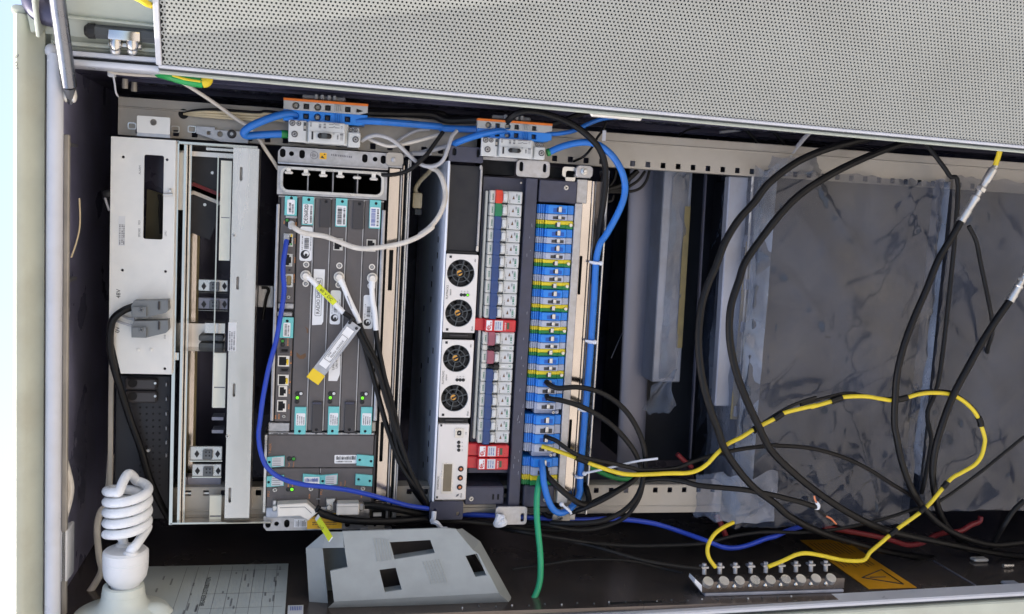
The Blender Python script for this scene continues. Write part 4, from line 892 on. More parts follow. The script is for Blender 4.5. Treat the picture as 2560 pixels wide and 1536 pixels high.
# ================================================================== isolator groups on the right mounting rail
def isolator_group(z, dx, dy, sx, second):
    """terminal pair + switch; coordinates given for the first group in B1 and mapped to the second"""
    f = lambda x, y, w=0.: pt('B1', x, y, w) if not second else pt('C1', 640 + (x - 555) * .745, 400 + (y - 365) * .72 + (x - 555) * -.012, w)
    tag_ = 'beside the black blanking window' if second else 'above the radio shelf ear'
    w0, w1 = -26., 14.; kk = .9 if second else 1.
    def bx(x0, y0, x1, y1): a, b = f(x0, y0, w1), f(x1, y1, w1); return a.x, b.x, min(b.y, a.y - 6), a.y
    # rear pale block and end plate, grey terminal, blue terminal
    gt = thing('rail_terminal', 'pale grey rail terminal with orange end plate ' + ('at the second isolator switch' if second else 'at the first isolator switch by the radio'), 'terminal block', f(510, 300, w0), 'large rail terminals')
    a = f(512, 135, w1); b = f(1475, 300, w1); V1 = a.y - 1; V0 = f(512, 262, w1).y; UA, UB_ = a.x, b.x
    def terminal(par, m_, V0, V1, holes):
        hs = []
        for x, round_ in holes:
            c = f(x, 200, w1); vm = (V0 + V1) / 2
            hs.append(circ((c.x, vm), 5 * kk, 14) if round_ else (rr((c.x - 4 * kk, c.x + 4 * kk, vm - 4 * kk, vm + 4 * kk), .8)))
        part(par, 'housing', plate([(UA, V0), (UB_ - 10, V0), (UB_, V0 + 3), (UB_, V1), (UA, V1)], hs, w1 - 10, w1, .6), m_)
        part(par, 'core', MB().box(UA + 2, UB_ - 2, V0 + .5, V1 - .5, w0, w1 - 9), m_)
        for x, round_ in holes:
            c = f(x, 200, w1); vm = (V0 + V1) / 2
            part(par, 'clamp_metal', MB().box(c.x - 3, c.x + 3, vm - 3, vm + 3, w1 - 9, w1 - 6, 1), 'rail' if round_ else 'radio_dark')
        for k in range(4):
            c = f(1100 + k * 22, 200, w1); part(par, 'marker_rib', MB().box(c.x, c.x + 1.4, V0 + 1, V1 - 1, w1, w1 + 1.6, .5), m_)
    H = [(648, 1), (770, 0), (903, 1), (1020, 0), (1252, 0)]
    terminal(gt, 'pale_term', V0 + 2, V1, H)
    ep = [f(515, 118, w1), f(600, 112, w1), f(1440, 165, w1), f(1490, 200, w1)]
    part(gt, 'orange_end_plate', MB().box(UA - 1, f(1488, 190, w1).x, V1 + .4, V1 + 3.4, w0, w1 + 1, .6), 'orange')
    rr_ = bx(720, 65, 1230, 120)
    part(gt, 'end_stop', MB().box(rr_[0], rr_[1], V1 + 4.6, V1 + 10, w0 - 6, w1 - 12, 1.5), 'pale_term')
    for x in (885, 955, 1035, 1100): c = f(x, 90, w1); part(gt, 'stop_rib', MB().box(c.x - 2, c.x + 2, V1 + 4.6, V1 + 11, w1 - 13, w1 - 6, .8), 'pale_term')
    bt = thing('rail_terminal', 'bright blue rail terminal ' + ('at the second isolator switch' if second else 'at the first isolator switch by the radio'), 'terminal block', f(510, 400, w0), 'large rail terminals')
    VB1 = V0 + 1; VB0 = VB1 - (V1 - V0)
    terminal(bt, 'blue_term', VB0, VB1, H)
    # switch
    ws = 22.
    sw = thing('isolator_switch', 'pale grey isolator switch with black toggle ' + tag_, 'switch', f(555, 660, 0), 'isolator switches')
    P = lambda x, y: f(x, y, ws)
    def sr(x0, y0, x1, y1, w): a, b = f(x0, y0, w), f(x1, y1, w); return a.x, b.x, b.y, a.y
    base = [P(560, 370), P(790, 385), P(790, 640), P(553, 625)]
    U = [P(x, 500).x for x in (560, 790, 1220, 1265, 1400)]; Vt, Vb = P(560, 366).y, P(560, 620).y
    part(sw, 'body', MB().box(U[0], U[2] + 4, Vb, Vt, -20, ws - 8, 1), 'breaker')
    part(sw, 'terminal_cover', MB().box(U[0], U[1] - 2, Vb, Vt, -20, ws - 4, 1), 'breaker')
    part(sw, 'nose', MB().box(U[1], U[2], Vb, Vt, 0, ws, 1.2), 'breaker')
    part(sw, 'outlet_cover', MB().box(U[2] + 4, P(1400, 540).x, P(1400, 690).y, P(1400, 520).y, -20, ws - 4, 1), 'breaker')
    part(sw, 'outlet_step', MB().box(U[2] + 4, P(1390, 480).x, P(1390, 530).y, P(1390, 455).y, -20, ws - 14, 1), 'breaker')
    for x, y, r_ in ((608, 408, 3.6), (682, 415, 2.8), (633, 537, 3.9), (1340, 600, 3.9), (1285, 485, 2.6), (1340, 490, 2.6)):
        p = f(x, y, ws - 4 if x < 700 or y > 550 else ws - 14); screw(sw, p, r_ * .8, 'galv', .6); ring(sw, p, r_ * .82, r_, .8, 'radio_dark', 'screw_well')
    part(sw, 'window', MB().rbox(sr(738, 400, 766, 500, ws - 4), ws - 4, ws - 3.5), 'cavity'); part(sw, 'window_mark', MB().rbox(sr(740, 440, 764, 478, ws - 3.5), ws - 3.5, ws - 3.2), 'rail')
    part(sw, 'toggle_frame', MB().rbox(sr(800, 500, 1215, 655, ws), ws, ws + 1, .4), 'breaker')
    part(sw, 'toggle', MB().rbox(sr(900, 525, 1060, 598, ws), ws + 1, ws + 7, 2), 'black'); part(sw, 'toggle_grip', MB().rbox(sr(945, 530, 1010, 596, ws), ws + 6.5, ws + 8, 1), 'cavity')
    part(sw, 'toggle_print', MB().rbox(sr(830, 505, 848, 600, ws + 1), ws + 1, ws + 1.3), 'ink')
    text(sw, 'I', P(870, 515) + Vector((0, 0, 1)), 1.6, 90); text(sw, 'O', P(1088, 532) + Vector((0, 0, 1)), 2.2, 90)
    bars(sw, sr(1125, 535, 1142, 600, ws), ws + 1.3, 7, 'v', 'ink', 'print', 3); bars(sw, sr(1160, 530, 1195, 610, ws), ws + 1.3, 8, 'v', 'ink_grey', 'print', 4)
    for k, (x0, y0, x1, y1) in enumerate(((815, 395, 830, 450), (915, 415, 940, 470), (970, 412, 995, 470))): bars(sw, sr(x0, y0, x1, y1, ws), ws + .4, 6, 'v', 'ink_grey', 'print', k)
    for y in (425, 460):
        part(sw, 'wiring_diagram', MB().tube([f(1030, y, ws + .3), f(1070, y + 2, ws + .3), f(1100, y - 10, ws + .3)], .4, 4, smooth=False).tube([f(1100, y + 4, ws + .3), f(1155, y + 8, ws + .3)], .4, 4, smooth=False), 'ink_grey')
    text(sw, 'CE', P(1182, 460), 2., 90, 'ink_grey')
isolator_group('B1', 0, 0, 1, False)
isolator_group('C1', 0, 0, 1, True)

# ================================================================== power unit
WP = 0.
UP0 = (pt('C2', 298, 292).x + pt('C3', 208, 632).x) / 2      # near face of the rectifier row
UP1 = (pt('C2', 616, 305).x + pt('C3', 522, 637).x) / 2
UX = pt('C1', 1040, 940).x                                   # end of breaker row
UT0 = (pt('C1', 1200, 1050).x + pt('C3', 1050, 900).x) / 2   # terminal row
UT1 = (pt('C1', 1558, 1060).x + pt('C3', 1375, 1030).x) / 2
VPT, VPB = pt('C1', 480, 660).y, pt('C4', 1460, 380).y
pu = thing('power_unit', 'dark blue-grey power unit chassis holding rectifiers, breakers and terminals', 'power unit', (UP0, VPB, 0))
part(pu, 'top_plate', MB().box(UP0 - 3, UP0 - .5, VPB - 30, VPT + 2, -330, 3), 'power_top', 'streaked galvanised top plate of the power unit')
for k in range(16):
    rnd = random.Random(k); vv = VPB + 20 + k * 22; ww = rnd.choice((-60, -110, -190))
    part(pu, 'top_slot', MB().box(UP0 - 3.4, UP0 - 2.6, vv - 4, vv + 4, ww - 3, ww + 3), 'void')
part(pu, 'chassis', MB().box(UP0, UT1 + 20, VPB - 6, pt('C1', 700, 790).y, -330, -70), 'power_blue')
part(pu, 'front_panel', MB().box(UP1 + 4, UT0 - 2, pt('C3', 800, 1180, -14).y, pt('C1', 700, 790, -14).y, -70, -14), 'power_blue')
part(pu, 'edge_panel', MB().box(UX + 4, UT0 - 2, pt('C3', 1000, 1290).y - 40, pt('C1', 1100, 800).y, -14, 1, 1), 'power_blue')
part(pu, 'panel_cap', MB().box(UT0, pt('C1', 1572, 850).x, pt('C1', 1300, 1040, 3).y, pt('C1', 1210, 815, 3).y, -30, 3, 1.2), 'power_blue')
screw(pu, pt('C1', 1465, 898, 3), 3.6, 'silver', 1.5)
for x, y in ((1025, 850),): part(pu, 'rivet', MB().ball(pt('C1', x, y, 1), 1.6), 'rail')
part(pu, 'terminal_bed', MB().box(UT0, UT1, pt('C3', 1030, 1300).y, pt('C1', 1210, 1045).y, -60, -34), 'black')
# scratches on the edge panel
rnd = random.Random(4)
for k in range(34):
    v_ = rnd.uniform(pt('C3', 1000, 1250).y, pt('C1', 1100, 1000).y); u_ = rnd.choice((UT0 - 8, UT0 - 26, UT0 - 10)) + rnd.uniform(-4, 4); l_ = rnd.uniform(1.5, 6); s_ = rnd.uniform(-.6, .6)
    part(pu, 'scratch', MB().quad((u_, v_, 1.2), (u_ + .35, v_, 1.2), (u_ + .35 + s_, v_ + l_, 1.2), (u_ + s_, v_ + l_, 1.2)), 'grey_term', smooth=False)
# upper ear, steel plate with slots, black recess
r = rect('C1', 330, 488, 652, 655, 6); part(pu, 'upper_ear', plate(rr(r, 2), [rr(rc('C1', 376, 545, 22, 40, 6), 3), rr(rc('C1', 607, 560, 16, 44, 6), 3)], 3, 6, .5), 'power_blue')
part(pu, 'ear_backing', MB().rbox(r, -4, 0), 'ink'); 
r = rect('C1', 655, 620, 985, 778, -2); part(pu, 'recess', MB().rbox(r, -60, -20), 'void'); part(pu, 'recess_edge', MB().box(r[0], r[1], r[3], r[3] + 4, -30, -2), 'galv')
r = rect('C1', 988, 622, 1300, 802, 4); part(pu, 'mounting_plate', plate(rr(r, 5), [rr(rc('C1', 1030, 690, 22, 50, 4), 4), rr(rc('C1', 1258, 705, 20, 46, 4), 4)], 1, 4, .5), 'galv'); part(pu, 'plate_backing', MB().rbox((r[0] + 2, r[1] - 2, r[2] + 2, r[3] - 2), -10, -4), 'void')
r = rect('C1', 1302, 690, 1560, 810, -8); part(pu, 'recess', MB().rbox(r, -50, -20), 'void')
r = rect('C1', 1430, 690, 1560, 800, -4); part(pu, 'latch_frame', plate(rr(r, 4), [rr((r[0] + 5, r[1] - 1, r[2] - 6, r[3] - 5), 3)], -6, -3), 'silver')
# lower box and ears
r = rect('C4', 1790, 265, 2160, 410, 0); part(pu, 'lower_cover', MB().box(r[0], r[1], r[2], r[3] + 4, -80, 0, 1.5), 'power_blue'); screw(pu, pt('C4', 1848, 353, 0), 3.5, 'silver', 1.5)
for x in (2060, 2108): part(pu, 'cover_slot', MB().rbox(rc('C4', x, 335, 9, 26, 0), -1, .4), 'void')
sl = MB(); a, b, c, d = pt('C4', 1800, 262, 0), pt('C4', 2160, 262, 0), pt('C3', 780, 1170, -60), pt('C3', 520, 1170, -60)
sl.quad(a, b, c, d); part(pu, 'sloped_cover', sl, 'power_blue')
r = rect('C4', 1452, 385, 1762, 552, 4); part(pu, 'lower_ear', plate(rr(r, 2), [rr(rc('C4', 1495, 475, 16, 28, 4), 4), rr(rc('C4', 1718, 500, 18, 22, 4), 3)], 0, 4, .5), 'power_blue')
r = rect('C4', 2090, 435, 2380, 600, 8); part(pu, 'lower_plate', plate(rr(r, 4), [rr(rc('C4', 2122, 530, 14, 32, 8), 4), rr(rc('C4', 2342, 535, 18, 44, 8), 5)], 5, 8, .5), 'galv')
sl = MB(); a, b, c, d = pt('C4', 2085, 435, 6), pt('C4', 2330, 440, 6), pt('C4', 2180, 250, -60), pt('C4', 2090, 250, -60)
sl.quad(a, b, c, d); part(pu, 'plate_arm', sl, 'power_blue')
part(pu, 'terminal_foot', MB().box(UT0 + 3, UT1 - 3, pt('D5', 100, 615, 0).y, pt('D5', 100, 438, 0).y, -50, 0, 1.5), 'power_blue')
part(pu, 'foot_strip', MB().box(UT0 - 4, UT1 + 10, pt('D5', 100, 655, -6).y, pt('D5', 100, 618, -6).y, -30, -6), 'black')
screw(pu, pt('D5', 203, 553, 0), 3, 'silver', 1.5)
# blanking window
r = (UP0, UP1, pt('C2', 310, 262, 0).y, pt('C1', 330, 668, 0).y)
bw = thing('blanking_window', 'glossy black blanking window at the end of the rectifier row', 'blanking panel', (r[0], r[2], 0))
part(bw, 'pane', MB().rbox((r[0] + 1, r[1] - 3, r[2], r[3]), -12, -5, .5), 'ink')
part(bw, 'edge_trim', MB().box(r[1] - 3, r[1], r[2], r[3], -10, 0, .6), 'galv'); part(bw, 'edge_trim', MB().box(r[0], r[0] + 1, r[2], r[3], -10, -2), 'galv')
part(bw, 'catch', MB().rbox(rc('C1', 632, 698, 12, 22, 0), -2, 2, .6), 'galv'); part(bw, 'catch', MB().rbox(rc('C2', 597, 240, 13, 26, 0), -2, 2, .6), 'silver')
# rectifiers
def fan(par, c, R):
    w = c.z; u, v = c.x, c.y
    hub = part(par, 'fan', MB().cyl((u, v, w - 9), (u, v, w - 5), R * .34, seg=20), 'black')
    b = MB()
    for k in range(7):
        a0 = 2 * math.pi * k / 7; pr = [(u + R * .3 * math.cos(a0), v + R * .3 * math.sin(a0)), (u + R * .95 * math.cos(a0 + .25), v + R * .95 * math.sin(a0 + .25)), (u + R * .95 * math.cos(a0 + .85), v + R * .95 * math.sin(a0 + .85)), (u + R * .3 * math.cos(a0 + .7), v + R * .3 * math.sin(a0 + .7))]
        b.prism(pr, w - 10, w - 8.5)
    part(hub, 'fan_blades', b, 'ink')
    part(hub, 'hub_label', plate(circ((u - 1, v), R * .2, 14), [], w - 5, w - 4.6), 'brass'); part(hub, 'label_gap', MB().obox(Vector((u, v, w - 4.4)), Vector((1, .5, 0)), Vector((-.5, 1, 0)), R * .2, 1.2, .1), 'ink')
    gd = MB()
    for rad in (.62, .97):
        for k in range(28):
            a0, a1 = 2 * math.pi * k / 28, 2 * math.pi * (k + 1) / 28
            gd.cyl((u + R * rad * math.cos(a0), v + R * rad * math.sin(a0), w - 2), (u + R * rad * math.cos(a1), v + R * rad * math.sin(a1), w - 2), .75, seg=5)
    for k in range(6):
        a0 = 2 * math.pi * k / 6 + .3; gd.cyl((u + R * .3 * math.cos(a0), v + R * .3 * math.sin(a0), w - 2.5), (u + R * math.cos(a0), v + R * math.sin(a0), w - 1.5), .9, seg=5)
    for k in range(28):
        a0, a1 = 2 * math.pi * k / 28, 2 * math.pi * (k + 1) / 28
        gd.cyl((u + R * .3 * math.cos(a0), v + R * .3 * math.sin(a0), w - 2.5), (u + R * .3 * math.cos(a1), v + R * .3 * math.sin(a1), w - 2.5), .7, seg=5)
    part(par, 'fan_guard', gd, 'cavity')
def rectifier(lab, z0, y0, z1, y1, fans, leds):
    v1, v0 = pt(z0, 280, y0).y, pt(z1, 380, y1).y; w = 3.
    t_ = thing('rectifier', lab, 'rectifier', (UP0, v0, w), 'rectifiers in the power unit')
    cs_ = [pt(z, (UP0 and x), y, w) for z, x, y in fans]; R = 18.6
    um = (UP0 + UP1) / 2; cs_ = [Vector((um - 1, c.y, w)) for c in cs_]
    part(t_, 'front', plate(rr((UP0 + .8, UP1 - .8, v0, v1), .8), [circ(c, R, 36) for c in cs_], w - 4, w, .4), 'module_white')
    part(t_, 'housing', MB().box(UP0 + 1, UP1 - 1, v0 + 1, v1 - 1, -60, w - 12), 'void')
    for c in cs_: fan(t_, c, R)
    v_mid = (cs_[0].y + cs_[1].y) / 2
    for k, m_ in enumerate(leds):
        led(t_, Vector((um + 1 + 4.2 * k, v_mid - 2, w)), m_, 1.5)
    text(t_, 'FLATPACK2', (UP0 + 4, v_mid + 1, w), 2.7, 90, 'ink', xs=.92); text(t_, '3000W', (UP0 + 8.4, v_mid + 1, w), 2, 90)
    text(t_, '(\u2022)', (um + 1, v_mid + 2.6, w), 1.6, 90, 'ink_grey'); text(t_, '\u0394', (um + 5.2, v_mid + 2.6, w), 1.9, 90, 'ink_grey'); text(t_, 'O', (um + 9.4, v_mid + 2.6, w), 1.9, 90, 'ink_grey')
    text(t_, '48V', (UP1 - 4.4, v1 - 7, w), 2.1, 90); text(t_, 'Eltek', (UP1 - 4, v0 + 5.5, w), 2.3, 90)
    for v_ in (v1 - 3.4, v0 + 3.4): part(t_, 'latch_hole', MB().box(UP0 + 4.6, UP0 + 7.8, v_ - 1.6, v_ + 1.6, w - .2, w + .4), 'ink')
    part(t_, 'latch_gap', MB().box(UP0 + 2, UP1 - 2, v0 - 9, v0 - 1, -14, -4), 'black'); part(t_, 'latch_bar', MB().box(UP0 + 10, UP1 - 8, v0 - 6.5, v0 - 3.5, -6, -2, .6), 'radio_dark'); return t_
rectifier('white rectifier with two black fans and a lit green light', 'C2', 292, 'C2', 1055, [('C2', 447, 483), ('C2', 422, 873)], ('led_off', 'led_off', 'led_on'))
rectifier('white rectifier with two black fans between controller and the other rectifier', 'C2', 1130, 'C3', 635, [('C2', 400, 1315), ('C3', 376, 452)], ('led_off', 'led_off', 'led_off'))
part(pu, 'module_gap', MB().box(UP0 + 2, UP1 - 2, pt('C2', 300, 290).y, pt('C2', 300, 264).y, -14, -3), 'black')
# controller
v1, v0 = pt('C3', 205, 700).y, pt('C3', 300, 1440).y; w = 3.
ct = thing('controller', 'white power controller with a small grey display and three round buttons', 'controller', (UP0, v0, w))
part(ct, 'front', MB().box(UP0 + .8, UP1 - .8, v0, v1, -20, w, 1), 'module_white')
r = rect('C3', 255, 1085, 350, 1382, w); o = part(ct, 'display', MB().rbox(r, w, w + .6), 'silver'); part(o, 'screen', MB().rbox((r[0] + 2.4, r[1] - 1.5, r[2] + 3, r[3] - 1.5), w + .6, w + .9), 'lcd')
for y in (1142, 1230, 1320):
    p = pt('C3', 437 + (1142 - y) * .065, y, w); o = part(ct, 'button', MB().lathe([(3.8, 0), (3.8, .9), (3.2, 1.4)], p, (0, 0, 1), 20), 'black'); part(o, 'button_cap', MB().lathe([(2, 0), (2, 1.6), (1.5, 2)], p + Vector((0, 0, .5)), (0, 0, 1), 16), 'copper')
r = rect('C3', 380, 745, 462, 838, w); o = part(ct, 'usb_port', plate(rr(r, 1), [rr((r[0] + 3, r[1] - 3, r[2] + 3, r[3] - 3), 2)], w - .5, w + 1.2), 'silver'); part(o, 'cavity', MB().rbox((r[0] + 2, r[1] - 2, r[2] + 2, r[3] - 2), w, w + .3), 'ink'); part(o, 'tongue', MB().rbox((r[0] + 7, r[1] - 7, r[2] + 6, r[3] - 6), w + .3, w + 1), 'module_white')
for y in (883, 921, 959): led(ct, pt('C3', 417, y, w), 'led_off', 1.6)
for y, s_ in ((885, 'O'), (922, '\u0394'), (960, '(\u2022)')): text(ct, s_, pt('C3', 451, y, w), 1.9, 90, 'ink_grey')
text(ct, 'SMARTPACK', pt('C3', 216, 1280, w), 2.6, 90, xs=.9); text(ct, 'Eltek', pt('C3', 440, 1400, w), 2.2, 90); text(ct, 'USB', pt('C3', 488, 795, w), 1.6, 90, 'ink_grey')
p = pt('C3', 405, 1400, w); part(ct, 'logo', MB().prism([(p.x - 2.4, p.y - 2.4), (p.x + 1, p.y - 1), (p.x + 2.4, p.y + 2.4), (p.x - 1, p.y + 1)], w, w + .3), 'ink_grey')
for y, x in ((718, 247), (1420, 205)): part(ct, 'latch_hole', MB().rbox(rc('C3', x, y, 9, 10, w), w - .2, w + .4), 'ink')
part(ct, 'lower_lip', MB().box(UP0 + 12, UP1 - 6, v0 - 4, v0 - 1, -6, 0, .6), 'galv')

# ---- breaker row
part(pu, 'breaker_rail', MB().box(pt('C1', 690, 925).x, pt('C1', 716, 925).x, pt('C3', 560, 860).y, pt('C1', 690, 925).y, -14, -6, .8), 'breaker_cream', 'pale numbered strip along the breaker row')
b_ys = [('C1', 925), ('C1', 1052), ('C1', 1178), ('C2', 52), ('C2', 178), ('C2', 303), ('C2', 430), ('C2', 552), ('C2', 678), ('C2', 803), ('C2', 925)]
UB0, UB1 = pt('C1', 728, 930).x, pt('C1', 1038, 940).x
WB = 6.
def make_breaker(lab, v0, v1, lever, kind='full'):
    t_ = thing('circuit_breaker' if kind != 'aux' else 'auxiliary_switch', lab, 'circuit breaker' if kind != 'aux' else 'switch', (UB0, v0, WB - 20), 'circuit breakers in the power unit')
    fr = lambda a: UB0 + a * (UB1 - UB0); g = .35
    part(t_, 'base', MB().box(UB0, UB1, v0 + g, v1 - g, -14, WB - 12, .6), 'breaker')
    part(t_, 'shoulder', MB().box(fr(.54), UB1, v0 + g, v1 - g, WB - 12, WB - 4, 1), 'breaker')
    part(t_, 'name_strip', MB().box(UB0, fr(.16), v0 + g, v1 - g, WB - 12, WB - 4, .8), 'breaker_cream')
    if kind == 'aux':
        a = MB(); a.box(fr(.22), fr(.36), v0 + 2, v1 - 2, WB - 12, WB + 4, 2); a.box(fr(.34), fr(.54), (v0 + v1) / 2 - 3, (v0 + v1) / 2 + 3, WB - 10, WB + 3, 1); part(t_, 'toggle', a, 'black')
        text(t_, 'X', (fr(.9), (v0 + v1) / 2, WB - 4), 3.2, 90, 'ink_green'); part(t_, 'label_frame', MB().box(fr(.62), fr(.75), v0 + 3, v1 - 3, WB - 4, WB - 3.7), 'label'); return t_
    vm = (v0 + v1) / 2; h = (v1 - v0) / 2
    pr = [(fr(.17), v0 + g), (fr(.33), v0 + g), (fr(.36), vm - h * .5), (fr(.36), vm + h * .5), (fr(.33), v1 - g), (fr(.17), v1 - g)]
    part(t_, 'colour_marker', plate(pr, [], WB - 12, WB + 1, .8), lever)
    part(t_, 'toggle_seat', MB().box(fr(.36), fr(.53), v0 + 1.2, v1 - 1.2, WB - 12, WB - 2, 1.5, 2), 'breaker')
    part(t_, 'toggle', MB().box(fr(.38), fr(.51), v0 + 3.5, v1 - 3.5, WB - 3, WB + 4, 1.4, 2), 'breaker')
    part(t_, 'face_card', MB().box(fr(.57), fr(.97), v0 + 2, v1 - 2, WB - 4, WB - 3.6), 'label_dim')
    p = (fr(.72), vm, WB - 3.3); part(t_, 'arrow_mark', MB().prism([(p[0] - 1.4, vm - 2.2), (p[0] + 1.7, vm - 2.2), (p[0] + .4, vm + 2.8)], WB - 3.6, WB - 3.3), 'rust')
    text(t_, 'X', (fr(.9), v0 + 3.6, WB - 3.6), 3.2, 90, 'ink_green')
    for k, (a, b, c, d, mm) in enumerate(((.86, .92, .35, .8, 'ink_green'), (.8, .84, .55, .85, 'ink_grey'), (.6, .62, .1, .55, 'ink_grey'))): bars(t_, (fr(a), fr(b), v0 + c * 2 * h, v0 + d * 2 * h), WB - 3.3, 4, 'v', mm, 'print', k)
    scrib(t_, 5, (fr(.08), vm, WB - 4), 2., 90, 'ink_green'); return t_
vs_ = [pt(z, 850, y).y for z, y in b_ys]
pitch = (vs_[0] - vs_[10]) / 10
red_b = make_breaker('breaker with a red marker at the end of the breaker row', vs_[0] - pitch, vs_[0], 'lever_red')
grn_b = make_breaker('breaker with a green marker next to the red-marked one', vs_[0] - 2 * pitch, vs_[0] - pitch, 'lever_green')
ordn = ['first', 'second', 'third', 'fourth', 'fifth', 'sixth', 'seventh', 'eighth', 'ninth', 'tenth', 'eleventh', 'twelfth', 'thirteenth', 'fourteenth']
blue0 = make_breaker('blue-marked breaker, first after the green-marked one', vs_[0] - 3 * pitch, vs_[0] - 2 * pitch, 'lever_blue')
for k in range(1, 8): dup(blue0, (0, -k * pitch, 0), 'blue-marked breaker, %s after the green-marked one' % ordn[k])
def red_block(lab, za, ya, zb, yb):
    v1, v0 = pt(za, 800, ya).y, pt(zb, 800, yb).y; fr = lambda a: UB0 + a * (UB1 - UB0)
    t_ = thing('surge_protector', lab, 'surge protector', (UB0 - 8, v0, -14), 'red surge protector blocks')
    part(t_, 'body', MB().box(UB0 - 14, UB1, v0 + .3, v1 - .3, -14, WB - 8, 1), 'claro_red'); part(t_, 'front', MB().box(fr(.02), UB1, v0 + .3, v1 - .3, WB - 8, WB + 1, 1.2), 'claro_red')
    l = part(t_, 'brand_label', MB().box(fr(.06), fr(.24), v0 + 2, v1 - 1.5, WB + 1, WB + 1.3), 'label'); c = Vector((fr(.14), (v0 + v1) / 2 - 3, WB + 1.3))
    part(l, 'logo_ring', plate(circ(c, 2.7, 16), [circ((c.x, c.y + .5), 1.8, 12)], c.z, c.z + .3), 'ink_red'); part(l, 'logo_stroke', MB().box(c.x - .5, c.x + .5, c.y - 1, c.y + 3.6, c.z, c.z + .3), 'ink_red')
    bars(l, (fr(.18), fr(.22), v0 + 8, v1 - 3), WB + 1.6, 6, 'v', 'ink_red', 'print', 2)
    l = part(t_, 'rating_label', MB().box(fr(.32), fr(.58), v0 + 2, v1 - 1.5, WB + 1, WB + 1.3), 'label_dim')
    for k in range(3): bars(l, (fr(.35 + .07 * k), fr(.38 + .07 * k), v0 + 3.5, v1 - 3), WB + 1.6, 8, 'v', 'ink_blue', 'print', k)
    bars(t_, (fr(.64), fr(.68), v0 + 3, v1 - 3), WB + 1.3, 9, 'v', 'label', 'print', 7)
    part(t_, 'status_window', MB().box(fr(.71), fr(.79), v0 + 4, v1 - 4, WB + 1, WB + 1.3), 'lcd_dark'); return t_
red_block('red surge protector between the blue and the pink marked breakers', 'C2', 928, 'C2', 1050)
v = pt('C2', 800, 1052).y; v2 = pt('C2', 790, 1180).y; v3 = pt('C2', 790, 1236).y; v4 = pt('C2', 780, 1358).y; v5 = pt('C3', 780, 165).y
make_breaker('breaker with a dull pink marker beside the single red surge protector', v2, v, 'lever_pink'); make_breaker('auxiliary switch with black toggle between two pink-marked breakers', v3, v2, None, 'aux')
make_breaker('breaker with a dull pink marker between two black toggles', v4, v3, 'lever_pink'); make_breaker('auxiliary switch with black toggle beside the lower blue-marked breakers', v5, v4, None, 'aux')
vE = pt('C3', 760, 890).y; p2 = (v5 - vE) / 6
for k in range(6): dup(blue0, (0, v5 - (k + 1) * p2 - ORG[blue0.name].y, 0), 'blue-marked breaker, %s after the second black toggle' % ordn[k])
red_block('red surge protector touching the last blue-marked breaker', 'C3', 900, 'C3', 1020); red_block('red surge protector at the very end of the breaker row', 'C3', 1024, 'C3', 1142)

# ---- terminal row
WT = 8.
def term_proto(kind, lab, v0, v1):
    t_ = thing('terminal_block', lab, 'terminal block', (UT0, v0, -34), 'terminal blocks in the power unit')
    fr = lambda a: UT0 + a * (UT1 - UT0); g = .25; vm = (v0 + v1) / 2; h = v1 - v0
    cols = {'blue': [('blue_term', v0 + g, v1 - g)], 'grey': [('grey_term', v0 + g, v1 - g)], 'earth': [('green', v0 + g, vm), ('yellow_term', vm, v1 - g)]}[kind]
    for m_, a, b in cols:
        body = MB(); body.box(fr(.0), fr(.26), a, b, -34, WT - 12, .5); body.box(fr(.26), fr(.80), a, b, -34, WT - (2 if kind != 'earth' else 6), .8); body.box(fr(.80), fr(1.), a, b, -34, WT - 7, .5)
        part(t_, 'housing', body, m_, None if kind != 'earth' else ('yellow half' if m_ == 'yellow_term' else 'green half'))
        rb = MB()
        for x in (.04, .1, .16): rb.box(fr(x), fr(x + .025), a, b, WT - 12, WT - 9.5)
        rb.box(fr(.22), fr(.27), a, b, WT - 12, WT - 5, .4); part(t_, 'marker_ribs', rb, m_)
    if kind != 'earth':
        wt = WT - 2
        part(t_, 'screw_well', MB().box(fr(.40), fr(.74), v0 + .16 * h, v0 + .62 * h, wt - .3, wt + .25), 'radio_dark' if kind == 'grey' else 'blue_well_shade')  # shade of the well painted as a darker patch on the flat top
        part(t_, 'step_rib', MB().box(fr(.83), fr(.87), v0 + g, v1 - g, WT - 7, WT - 6), 'blue_term' if kind == 'blue' else 'grey_term')  # low rib across the step, in the housing colour
    else: wt = WT - 6
    part(t_, 'screw', MB().box(fr(.545), fr(.635), v0 + .2 * h, v0 + .85 * h, wt, wt + 2.2, .8), 'silver'); part(t_, 'screw_slot', MB().box(fr(.5), fr(.545), v0 + .25 * h, v0 + .7 * h, wt, wt + 1), 'ink')
    if kind == 'earth': part(t_, 'earth_screw', MB().cyl((fr(.92), vm, WT - 7), (fr(.92), vm, WT - 2), 2.6, 2.2, 12), 'silver')
    return t_
